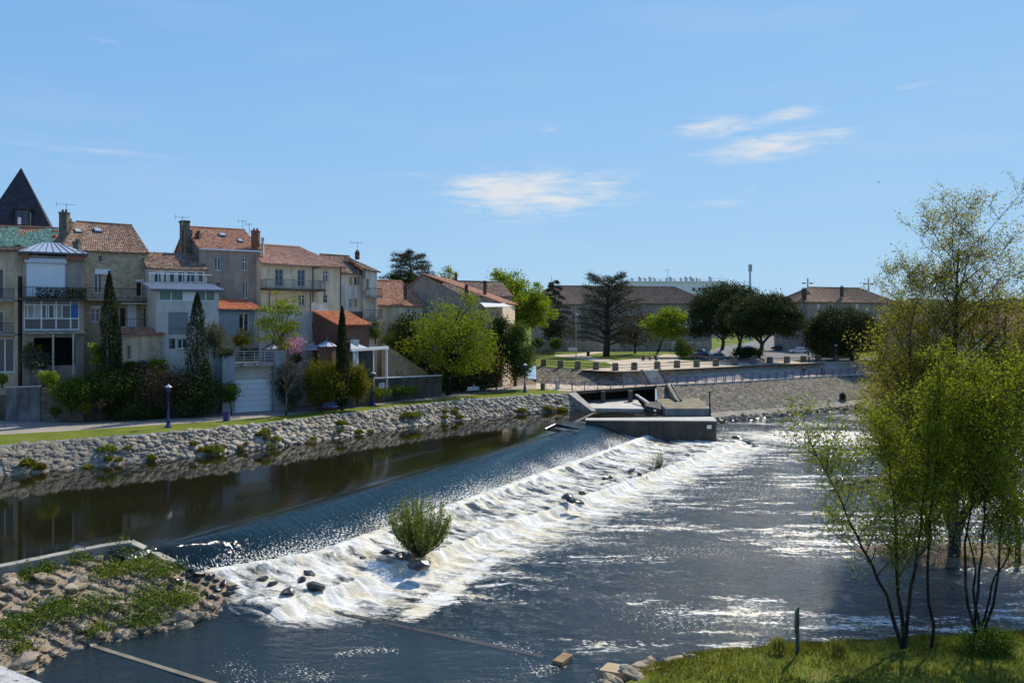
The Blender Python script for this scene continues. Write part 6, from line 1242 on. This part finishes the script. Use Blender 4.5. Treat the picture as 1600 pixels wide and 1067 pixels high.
for args in (('dark green weed clump below the low wall',47,905,.55,600,lf_green,1),('big green weed clump in front of the pale boulders',78,963,.95,1500,lf_green,2),('green weed clump at the lower left edge',14,990,.8,1100,lf_green,3),('tall yellow green weeds near the wall bend',215,880,.9,1200,lf_willow,4),('broad green weed patch in the middle of the rock spit',232,935,1.2,1700,lf_green,5),('green weeds near the waterline of the rock spit',222,975,.8,1000,lf_green,6),('pale green weeds left of the wet rocks',285,940,.7,700,lf_willow,7),('small weed tuft among boulders by the low wall',80,890,.35,300,lf_green,8),('weed clump between boulders and dry brush',170,905,.7,800,lf_willow,9),('thin weeds on the sand beside the parapet',25,1022,.35,260,lf_willow,10),('low green weeds between boulders under the wall middle',120,885,.5,420,lf_willow,11),('green weeds at the foot of the wall bend',185,865,.5,420,lf_green,12),('sprawling weeds left of the broad patch',150,945,.8,800,lf_green,13),('small weeds among pebbles near the sill',150,990,.5,380,lf_willow,14),('weeds beside the wet rocks below the weir end',255,900,.7,700,lf_green,15)): weeds(*args)
g = np.random.default_rng(77); ii = g.integers(8,58,2600); fr = np.clip(g.normal(.62,.17,2600),.1,.95); bp = np.array([tuple(spit(int(a),float(b))) for a, b in zip(ii,fr)])+g.normal(size=(2600,3))*np.array([.12,.12,.05])+np.array([0,0,.1])
o = leaf_obj('dry_brush', bp, .26, M_leaf('dry_brush', (.07,.05,.035), (.22,.17,.11), .2, (1,1,.9)), None, seed=5, asp=.16, flat=.5); tag(o, 'dry grey brush strewn over the rock spit', None, None, 'stuff')
# ---------------------------------------------------------------- near grass bank at lower right
bk = [G(x,y,DN-.1) for x, y in ((930,1100),(985,1058),(1040,1035),(1100,1020),(1180,1014),(1300,1006),(1450,1000),(1640,990),(1800,985))]; bk = [Vector((-1,20,DN-.1))]+bk+[Vector((60,36,DN-.1))]
ba = resamp(bk, 70); v2 = []; f2 = []; nn = 30
for i, p in enumerate(ba):
    q = Vector((p.x*.45+6,-6,-3.2))
    for k in range(nn+1):
        t = (k/nn)**1.6; s = p.lerp(q,t); rise = 1-math.exp(-((s-p).length)/1.3); z = DN-.1+rise*(.78+.12*t)+.16*(float(fbm(s.x*.7,s.y*.7,51))-.45)*rise; v2.append((s.x,s.y,z))
for i in range(69):
    for k in range(nn): f2.append((i*(nn+1)+k,(i+1)*(nn+1)+k,(i+1)*(nn+1)+k+1,i*(nn+1)+k+1))
nbk = mesh_obj('near_bank', v2, f2, grass_m, None, True); tag(nbk, 'grassy near bank at lower right', None, None, 'structure')
g = np.random.default_rng(8); va = np.array(v2).reshape(70,nn+1,3); n = 60000; a = g.uniform(14,68,n); k = np.clip(g.beta(1.1,2.2,n)*nn*.75+1.2,0,nn-1.01); i0 = a.astype(int); k0 = k.astype(int); fa_, fk = (a-i0)[:,None], (k-k0)[:,None]
bp = (va[i0,k0]*(1-fa_)+va[i0+1,k0]*fa_)*(1-fk)+(va[i0,k0+1]*(1-fa_)+va[i0+1,k0+1]*fa_)*fk; hh = .10+.16*np.array(vn(bp[:,0]*.9,bp[:,1]*.9,3)); vv, ff, lv = leaf_quads(bp+np.array([0,0,1])*(hh*.4)[:,None], hh*1.35, up=2.2, seed=9, asp=.16, lv=np.clip(-.15+1.25*np.array(fbm(bp[:,0]*.8,bp[:,1]*.8,6))+.2*g.normal(size=n),0,1))
o = mesh_obj('bank_grass', vv, ff, blade_m, None, attrs={'lv': lv}); tag(o, 'short green grass blades covering the near bank', None, None, 'stuff')
for q, (px, py, s) in enumerate(((1005,1040,1.0),(1020,1050,.8),(985,1052,.9),(1040,1036,.7),(1055,1030,.7),(1065,1042,.6),(960,1062,.8),(1000,1062,.9),(1030,1062,.8),(1048,1055,.6),(1078,1026,.5),(1110,1022,.35),(1118,1033,.3),(1092,1030,.4),(945,1066,.6),(1015,1030,.55))):
    p = G(px,py,DN+.25); o = place(bl_m[q % 8], 'bank_boulder', p, (rnd.uniform(-.4,.4),rnd.uniform(-.4,.4),rnd.uniform(0,6)), (s*1.1,s*.9,s*.8), nbk)
def plank(name, label, quad, z, th, mat):
    t = thing(name, G(*quad[0],z), label, 'slab'); mb = MB(); q = [G(x,y,z) for x, y in quad]; mb.box8([p-Vector((0,0,th)) for p in q]+q); mb.build('board', mat, t)
plank('floating_board', 'square tan wooden board floating in the near water', ((863,1031),(879,1034.5),(895,1022),(880,1018.5)), DN+.16, .22, wood)
plank('stone_slab', 'flat tan slab lying at the edge of the near rocks', ((936,1046),(975,1052),(988,1040),(950,1034)), DN+.3, .4, M_plain('tan_slab',(.4,.3,.17),.2))
def reeds(px, py, label, seed):
    b = G(px,py,-3.75); g = np.random.default_rng(seed); t = thing('reed_tuft', b, label, 'reeds'); n = 240; p = np.array(b)+np.stack([g.normal(0,.2,n),g.normal(0,.16,n),g.uniform(.05,.45,n)],1); leaf_obj('foliage', p, .42, blade_m, t, seed=seed, up=3, asp=.08)
reeds(1218,1018,'bushy green reed tuft left of the sign post',1); reeds(1308,1020,'upright reed tuft right of the sign post',2)
shrub('low leafy green weeds under the five stemmed tree', (1490,985,1600,1030), 33.2, lf_green, 95, z=None, nc=40, lpc=110, leaf=.1, depth=.5)
sp = thing('river_sign', G(1246,1021,-3.7), 'narrow dark green sign on a post seen edge on by the river', 'sign'); p = G(1246,1021,-3.7); zt = P(1246,947,p.y).z
green_pt = M_plain('green_post',(.035,.06,.05),.2); MB().bar((p.x,p.y,-4),(p.x,p.y,zt-.02),.11).build('post', green_pt, sp)
bd_ = Vector((.42,.9,0)); mb = MB(); a = Vector((p.x-.09,p.y-.12,0))-bd_*.3; b = a+bd_*.6; nrm_ = Vector((.9,-.42,0))*.03; mb.box8([Vector((q.x,q.y,zt-.95)) for q in (a-nrm_,b-nrm_,b+nrm_,a+nrm_)]+[Vector((q.x,q.y,zt)) for q in (a-nrm_,b-nrm_,b+nrm_,a+nrm_)]); sb = mb.build('board', green_pt, sp)
for k, h in enumerate((.2,.5,.75)):
    mb = MB(); o_ = -nrm_*1.08; q0, q1 = a.lerp(b,.2)+o_, a.lerp(b,.75)+o_; z0 = zt-h-.12; mb.quad((q0.x,q0.y,z0),(q1.x,q1.y,z0+.05),(q1.x,q1.y,z0+.15),(q0.x,q0.y,z0+.1)); mb.build('mark', white_paint, sb)
# bridge parapet in the corner ------------------------------------------------------------------
t = NT('lichen_stone'); col = t.ramp(t.noise(5,6,.65),[(.3,(.34,.33,.31)),(.7,(.56,.55,.52))]); col = t.mix(t.mr(t.noise(16,5,.7),.54,.62), col, (.05,.05,.045)); lich = t.done(t.bsdf(col,.95,t.bump(t.noise(30,5,.7),.6,.02),0,.2))
pa, pb = Vector((-1.80,2.93,0)), Vector((-1.51,2.75,0)); d = (pb-pa).normalized(); n_ = Vector((-d.y,d.x,0)); n_ = -n_ if n_.y > 0 else n_; br_ = thing('bridge_parapet', (-1.6,2.6,7.2), 'pale lichen spotted stone parapet of the bridge in the corner', 'parapet')
for k in range(-4,4):
    a, b = pa+d*(k*1.5), pa+d*(k*1.5+1.492); mb = MB(); mb.box8([Vector((q.x,q.y,8.05)) for q in (a,b,b+n_*.42,a+n_*.42)]+[Vector((q.x,q.y,8.3)) for q in (a+n_*.02,b+n_*.02,b+n_*.4,a+n_*.4)]); mb.build('coping_stone', lich, br_)
a, b = pa-d*6+n_*.06, pa+d*6+n_*.06; mb = MB(); mb.box8([Vector((q.x,q.y,7.2)) for q in (a,b,b+n_*.3,a+n_*.3)]+[Vector((q.x,q.y,8.047)) for q in (a,b,b+n_*.3,a+n_*.3)]); mb.build('wall', lich, br_)
# ---------------------------------------------------------------- street furniture
def lamp(px, py, H, label):
    b = G(px,py); t = thing('street_lamp', b, label, 'lamp', 'blue cast iron lamps along the path'); mb = MB(); mb.lathe(b,[(.30,0),(.30,.12),(.2,.2),(.17,.55),(.2,.62),(.13,.75),(.1,1.2),(.12,1.28),(.07,1.4),(.055,H-.75),(.09,H-.7),(.05,H-.6)],10); mb.build('column', blue_iron, t, True)
    mb = MB(); mb.lathe(b+Vector((0,0,H-.62)),[(.06,0),(.2,.1),(.24,.42)],8); mb.build('lantern', M_plain('frosted',(.06,.065,.12),.05), t); mb = MB(); mb.lathe(b+Vector((0,0,H-.19)),[(.34,0),(.3,.06),(.1,.2),(.03,.3)],8); mb.build('cap', M_gloss('lamp_cap',(.35,.36,.42),.35), t)
lamp(263,668,3.75,'blue lamp post on the verge at left, the nearest one'); lamp(583,634,3.75,'blue lamp post beside the white notice board'); lamp(820,613,3.75,'blue lamp post right of the dark ivy tree')
lamp(1040+223,560,0.1,'x') if False else None
def bench(px, py, mat, label, rz, w=1.7):
    b = G(px,py); t = thing('bench', b, label, 'bench'); c, s = math.cos(rz), math.sin(rz); L_ = lambda x,y,z: Vector((b.x+x*c-y*s, b.y+x*s+y*c, z))
    for k in range(4): MB().bar(L_(-w/2,-.22+.13*k,.44), L_(w/2,-.22+.13*k,.44), .11, .035).build('seat_slat', mat, t)
    for k in range(4): MB().bar(L_(-w/2,.26+.03*k,.52+.12*k), L_(w/2,.26+.03*k,.52+.12*k), .03, .105).build('back_slat', mat, t)
    for x in (-w/2+.2, w/2-.2):
        mb = MB(); mb.bar(L_(x,-.2,0),L_(x,-.2,.42),.05); mb.bar(L_(x,.2,0),L_(x,.34,.95),.05); mb.bar(L_(x,-.24,.41),L_(x,.24,.41),.05); mb.build('leg', iron, t)
    return t
bench(515,642,M_gloss('bench_blue',(.16,.24,.75),.4),'bright blue slatted bench on the grass verge', R(25))
bench(738,615,M_gloss('bench_white',(.5,.52,.62),.4),'pale bench with a seated person on the verge', R(30)+math.pi)
def park_bench(p, label, rz):
    t = thing('bench', p, label, 'bench'); c, s = math.cos(rz), math.sin(rz); L_ = lambda x,y,z: Vector((p.x+x*c-y*s, p.y+x*s+y*c, p.z+z)); w = 3.2
    for k in range(3): MB().bar(L_(-w/2,-.2+.17*k,.44), L_(w/2,-.2+.17*k,.44), .15, .04).build('seat_slat', wood, t)
    for x in (-w/2+.3,w/2-.3): MB().bar(L_(x,0,0),L_(x,0,.42),.35,.1).build('leg', concrete, t)
park_bench(G(1015,563.5,PZ),'long low park bench with three people on the gravel walk',0)
bn = thing('litter_bin', G(354,657.5), 'square blue litter bin on the verge before the ball tree', 'bin'); p = G(354,657.5); MB().box((p.x,p.y,.42),(.48,.48,.82)).build('body', blue_iron, bn); MB().box((p.x,p.y,.87),(.54,.54,.07)).build('rim', blue_iron, bn)
bn = thing('litter_bin', G(919,556.5,PZ), 'dark litter bin on the lawn path in the park', 'bin'); p = G(919,556.5,PZ); MB().lathe(p,[(.3,0),(.36,.9),(.38,.95),(.3,1.0)],10).build('body', iron, bn)
ib = thing('information_board', G(895,553,PZ), 'pale information board on two legs in the park', 'board'); p = G(895,553,PZ); MB().box((p.x,p.y,p.z+1.05),(2.0,.1,.75)).build('panel', M_plain('board_grey',(.5,.52,.55),.1), ib)
for k in (-.8,.8): MB().bar((p.x+k,p.y+.08,p.z),(p.x+k,p.y+.08,p.z+1.3),.09).build('leg', steel, ib)
pl = thing('flood_lamp_pole', G(900,560.5,PZ), 'slim grey pole with small lamp left of the cedar', 'pole'); p = G(900,560.5,PZ); zt = P(900,470,p.y).z; MB().tube([(p.x,p.y,PZ),(p.x,p.y,zt)],[.09,.05],6).build('pole', steel, pl); MB().box((p.x+.25,p.y,P(0,491,p.y).z),(.6,.3,.2)).build('lamp_head', white_paint, pl)
for px, pb, pt, lb in ((1263.5,556,531,'dark blue lamp post beside the white parked car'),(1306,565,538,'dark blue lamp post before the lone pine'),(1081,561,534,'dark blue lamp post by the round bush at the parking')):
    p = G(px,pb,PZ); t = thing('street_lamp', p, lb, 'lamp', 'blue lamps of the car park'); h = P(0,pt,p.y).z-PZ; MB().lathe(p,[(.2,0),(.15,.5),(.07,.7),(.06,h-.4)],8).build('column', blue_iron, t); MB().lathe(p+Vector((0,0,h-.4)),[(.08,0),(.28,.12),(.3,.3),(.1,.4)],8).build('lantern', M_gloss('lamp_cap',(.35,.36,.42),.35), t)
bo = thing('bollard', G(1264,566.5,PZ), 'small blue bollard on the pavement between stone posts', 'bollard'); MB().lathe(G(1264,566.5,PZ),[(.13,0),(.13,.7),(.17,.75),(.15,.95),(.04,1.05)],8).build('body', blue_iron, bo)
# wattle fence, park boundary wall
wf = thing('wattle_fence', G(848,556,PZ), 'dark criss-cross wattle fence at the left of the park', 'fence'); mb = MB(); a, b = G(834,561,PZ), G(867,555,PZ)
for k in range(15): q = a.lerp(b,k/14); mb = MB(); mb.tube([q,q+Vector((0,0,1.7))],.06,5); mb.build('stake', bark, wf)
for k in range(14):
    q, r_ = a.lerp(b,k/14), a.lerp(b,(k+1)/14); mb = MB(); mb.bar(q+Vector((0,-.06,.2)), r_+Vector((0,-.06,1.6)), .06); mb.bar(q+Vector((0,.06,1.6)), r_+Vector((0,.06,.2)), .06); mb.bar(q+Vector((0,0,.7)), r_+Vector((0,0,.7)), .3, .05); mb.build('lattice', bark, wf)
mb = MB(); a, b = P(830,524,196), P(1110,528,200); pw = thing('boundary_wall', (a.x,196,PZ), 'long low wall in front of the long building', 'wall'); mb.box8([(a.x,196,PZ-.3),(b.x,200,PZ-.3),(b.x,200.5,PZ-.3),(a.x,196.5,PZ-.3),(a.x,196,PZ+2.4),(b.x,200,PZ+2.2),(b.x,200.5,PZ+2.2),(a.x,196.5,PZ+2.4)]); mb.build('body', concrete, pw)
bbp = G(1170,531,PZ); ad = thing('bus_panel', bbp, 'white and blue advertising panel by the far street', 'panel'); mb = MB(); mb.box((bbp.x,bbp.y,PZ+2.2),(2.8,.3,4.0)); mb.build('case', white_paint, ad); mb = MB(); mb.box((bbp.x,bbp.y-.17,PZ+2.9),(2.4,.05,1.9)); mb.build('poster', blue_panel, ad)
for x, h in ((1195,8),(1213,7)): p = G(x,540,PZ); t = thing('sign_pole', p, 'thin grey pole at the street corner, %s one' % ('left' if x < 1200 else 'right'), 'pole'); MB().bar(p,p+Vector((0,0,h*.6)),.1).build('pole', steel, t)
# ---------------------------------------------------------------- cars
rubber = M_plain('tyre',(.015,.015,.015),.2,4,.8,0); carglass = M_gloss('car_glass',(.015,.018,.022),.05,0,.7); lampglass = M_gloss('head_lamp',(.6,.6,.6),.1)
def car(loc, rz, paint, label, L=4.3, H=1.48, van=False):
    t = thing('parked_car', loc, label, 'car', 'parked cars by the park'); c, s = math.cos(rz), math.sin(rz); Wd = 1.78
    T = lambda x,y,z: Vector((loc[0]+x*c-y*s, loc[1]+x*s+y*c, loc[2]+z)); q = L/2
    prof = [(-q,.35),(-q*.98,.75),(-q*.9,.92),(-q*.62,.98),(-q*.42,H*.98),(q*.05,H),(q*.32,H*.9),(q*.55,.98),(q*.93,.82),(q,.6),(q*.98,.33)] if not van else [(-q,.35),(-q,1.0),(-q*.97,H),(q*.35,H),(q*.62,1.1),(q*.95,.9),(q,.6),(q*.98,.33)]
    mb = MB(); n = len(prof); ins = lambda z: .80 if z > 1.05 else (.97 if z > .9 else 1.0)
    for sgn in (-1,1): mb.v += [tuple(T(x,sgn*Wd/2*ins(z),z)) for x, z in prof]
    mb.f.append(tuple(range(n))); mb.f.append(tuple(reversed(range(n,2*n))))
    for i in range(n): j = (i+1) % n; mb.f.append((i,n+i,n+j,j))
    mb.build('body', paint, t)
    def glass_side(sgn):
        g = [(-q*.58,1.0),(-q*.41,H*.93),(q*.03,H*.95),(q*.28,H*.87),(q*.47,1.0)] if not van else [(q*.05,1.1),(q*.05,H*.9),(q*.33,H*.92),(q*.55,1.12)]
        m = MB(); m.poly([T(x,sgn*(Wd/2*(.97 if z < 1.06 else .80)+.012),z) for x, z in g]); m.build('side_window', carglass, t)
    glass_side(1); glass_side(-1)
    for (x0,z0),(x1,z1) in (((q*.53,1.0),(q*.33,H*.9)),((-q*.6,1.0),(-q*.43,H*.95))):
        m = MB(); e = .02 if x0 > 0 else -.02; m.quad(T(x0+e,-Wd*.43,z0+.02),T(x0+e,Wd*.43,z0+.02),T(x1+e,Wd*.37,z1-.01),T(x1+e,-Wd*.37,z1-.01)); m.build('windscreen', carglass, t)
    for x in (-q*.62,q*.62):
        for y in (-1,1): m = MB(); m.tube([T(x,y*(Wd/2-.2),.32),T(x,y*(Wd/2+.02),.32)],.32,14); w = m.build('wheel', rubber, t); m = MB(); m.tube([T(x,y*(Wd/2+.0),.32),T(x,y*(Wd/2+.035),.32)],.2,10); m.build('rim', steel, w)
    for y in (-1,1):
        m = MB(); p = T(q*.965,y*Wd*.36,.68); m.box(p,(.12,.34,.16),rz); m.build('headlight', lampglass, t); m = MB(); p = T(-q*.975,y*Wd*.4,.78); m.box(p,(.1,.24,.2),rz); m.build('tail_light', M_gloss('tail_lamp',(.3,.01,.01),.2), t)
black = M_gloss('black_paint',(.012,.013,.016),.15,.2,.6,1.); silver = M_gloss('silver_paint',(.42,.44,.46),.25,.5,.5,1.); white_c = M_gloss('white_car_paint',(.7,.7,.7),.2,0,.5,1.); navy = M_gloss('navy_paint',(.02,.03,.06),.15,.2,.6,1.); grey_c = M_gloss('grey_car_paint',(.12,.13,.14),.2,.4,.5,1.)
car(G(1098,560.5,PZ), R(155), navy, 'dark blue car parked behind the black hatchback'); car(G(1121,564,PZ), R(165), black, 'black hatchback nearest the stone posts'); car(G(1092,556,PZ), R(150), silver, 'silver car parked furthest behind the dark blue car')
car(G(1168,550.5,PZ), R(175), silver, 'silver car between the umbrella pine trunks'); car(G(1219,547.5,PZ), R(160), black, 'black car against the cream end wall'); car(G(1249,552.5,PZ), R(170), white_c, 'white car in front of the hip roofed building')
car(G(1209,526,PZ), R(160), grey_c, 'grey car far up the street'); car(G(1065,549,PZ), R(20), white_c, 'white van half hidden by the round bush', 4.9, 2.1, True)
car(G(888,534,PZ), R(8), grey_c, 'grey car beyond the lawn left of the cedar'); car(G(955,534.5,PZ), R(5), navy, 'dark car behind the cedar trunk')
# ---------------------------------------------------------------- people
skin = M_plain('skin',(.42,.26,.18),.1,6,.6,0); hair_m = M_plain('dark_hair',(.03,.02,.015),.3,9,.7,0)
def skin_mesh(name, pts, edges, rad, mat, parent, root=0):
    og = wloc(parent); me = bpy.data.meshes.new(name); me.from_pydata([tuple(Vector(p)-og) for p in pts], edges, []); o = bpy.data.objects.new(name, me); COL.objects.link(o); o.parent = parent; me.materials.append(mat)
    m = o.modifiers.new('skin','SKIN'); sv = me.skin_vertices[0].data
    for i, r in enumerate(rad): sv[i].radius = (r,r) if isinstance(r,float) else r; sv[i].use_root = (i == root)
    m.use_smooth_shade = True; o.modifiers.new('sub','SUBSURF').levels = 1; o.modifiers['sub'].render_levels = 1; return o
def person(loc, rz, label, top, bottom, pose='walk', k=1.0):
    t = thing('person', loc, label, 'person'); c, s = math.cos(rz), math.sin(rz); T = lambda x,y,z: Vector((loc[0]+(x*c-y*s)*k, loc[1]+(x*s+y*c)*k, loc[2]+z*k))      # faces local -y
    if pose == 'sit': hz = .50; hip = (0,.05,hz); kn = lambda q: (q*.11,-.42,.50); an = lambda q: (q*.11,-.44,.09); toe = lambda q: (q*.12,-.62,.04); sh = hz+.50; lean = -.10
    else: hz = .93; hip = (0,0,hz); kn = lambda q: (q*.1,-.12 if q > 0 else .06,.50); an = lambda q: (q*.1,-.16 if q > 0 else .30,.09 if q > 0 else .14); toe = lambda q: (q*.11,-.34 if q > 0 else .14,.04); sh = hz+.50; lean = -.03
    nk = (0,lean,sh+.08); hd = (0,lean-.03,sh+.25); hands = lambda q: (q*.24,-.32,hz+.10) if pose == 'sit' else (q*.25,-.14*q-.05,hz-.10); el = lambda q: (q*.27,lean+.02,sh-.30)
    pts = [hip,(0,lean*.6,hz+.28),(0,lean,sh),nk,hd,(0,lean-.02,sh+.34)]; rad = [.13,.125,.12,.055,.095,.07]; ed = [(0,1),(1,2),(2,3),(3,4),(4,5)]
    for q in (-1,1):
        i = len(pts); pts += [(q*.19,lean,sh-.03),el(q),hands(q)]; h = Vector(hands(q)); dh = (h-Vector(el(q))).normalized(); pts += [tuple(h+dh*.09)]; rad += [.065,.045,.032,.022]; ed += [(2,i),(i,i+1),(i+1,i+2),(i+2,i+3)]
        i = len(pts); pts += [(q*.1,hip[1],hz-.04),kn(q),an(q),toe(q)]; rad += [.085,.06,.042,.035]; ed += [(0,i),(i,i+1),(i+1,i+2),(i+2,i+3)]
    W_ = [T(*p) for p in pts]; rad = [r*k for r in rad]; skin_mesh('body', W_, ed, rad, skin, t)
    jp = [W_[0]+Vector((0,0,.0)),W_[1],W_[2]+Vector((0,0,.03))]; jr = [.155,.15,.15]; je = [(0,1),(1,2)]
    for i in (6,14): b = len(jp); jp += [W_[i],W_[i+1],W_[i+1].lerp(W_[i+2],.9)]; jr += [.085,.065,.05]; je += [(2,b),(b,b+1),(b+1,b+2)]
    skin_mesh('jacket', jp, je, [r*k for r in jr], top, t)
    tp = [W_[0]]; tr_ = [.15]; te = []
    for i in (10,18): b = len(tp); tp += [W_[i],W_[i+1],W_[i+2]]; tr_ += [.105,.078,.06]; te += [(0,b),(b,b+1),(b+1,b+2)]
    skin_mesh('trousers', tp, te, [r*k for r in tr_], bottom, t)
    for i in (12,20): m = MB(); m.tube([W_[i]+Vector((0,0,-.03)), W_[i+1]+Vector((0,0,.0))],[.05*k,.045*k],8); m.build('shoe', iron, t, True)
    bm = MB(); h = W_[4]+Vector((0,0,.05)); bm.lathe(h+Vector((0,0,-.02)),[(.105*k,0),(.112*k,.05),(.09*k,.11),(.03*k,.145)],10); bm.build('hair', hair_m, t, True)
cl = lambda n, c: M_plain(n, c, .15, 8, .85, 0)
person(G(1259,589)+Vector((0,.9,.012)), R(-70), 'person in black walking along the promenade', cl('black_cloth',(.012,.012,.014)), cl('dark_trousers',(.02,.02,.025)))
person(G(1287,587.4)+Vector((0,.9,.012)), R(80), 'person in dark blue walking in the shade of the promenade', cl('blue_cloth',(.02,.03,.07)), cl('navy_trousers',(.02,.025,.04)))
bp_ = G(1015,563.5,PZ); person(bp_+Vector((-1.15,0,-.04)), R(0), 'left of three people on the long park bench, in dark clothes', cl('brown_cloth',(.05,.04,.035)), cl('dark_trousers',(.02,.02,.025)), 'sit'); person(bp_+Vector((0,0,-.04)), R(0), 'middle of three people on the long park bench, in an orange top', cl('orange_cloth',(.45,.16,.04)), cl('navy_trousers',(.02,.025,.04)), 'sit'); person(bp_+Vector((1.1,0,-.04)), R(0), 'right of three people on the long park bench, in black', cl('black_cloth',(.012,.012,.014)), cl('blue_jeans',(.06,.08,.14)), 'sit')
person(G(741,614.8)+Vector((0,0,-.03)), R(30)+math.pi, 'person in dark clothes sitting on the pale bench', cl('black_cloth',(.012,.012,.014)), cl('dark_trousers',(.02,.02,.025)), 'sit')
# a bird in the sky
bp_ = P(1373,285,110); bd = thing('bird', bp_, 'tiny dark bird flying in the open sky', 'bird'); mb = MB(); mb.tube([bp_+Vector((-.16,0,0)),bp_+Vector((-.05,0,.02)),bp_+Vector((.08,0,.02)),bp_+Vector((.2,0,0))],[.01,.05,.045,.008],7); q = bp_
mb.add([q+Vector((-.05,0,.02)),q+Vector((.06,0,.02)),q+Vector((.04,-.3,.14)),q+Vector((-.04,-.5,.08)),q+Vector((.04,.3,.14)),q+Vector((-.04,.5,.08))],[(0,1,2,3),(1,0,5,4)]); mb.build('body', iron, bd)
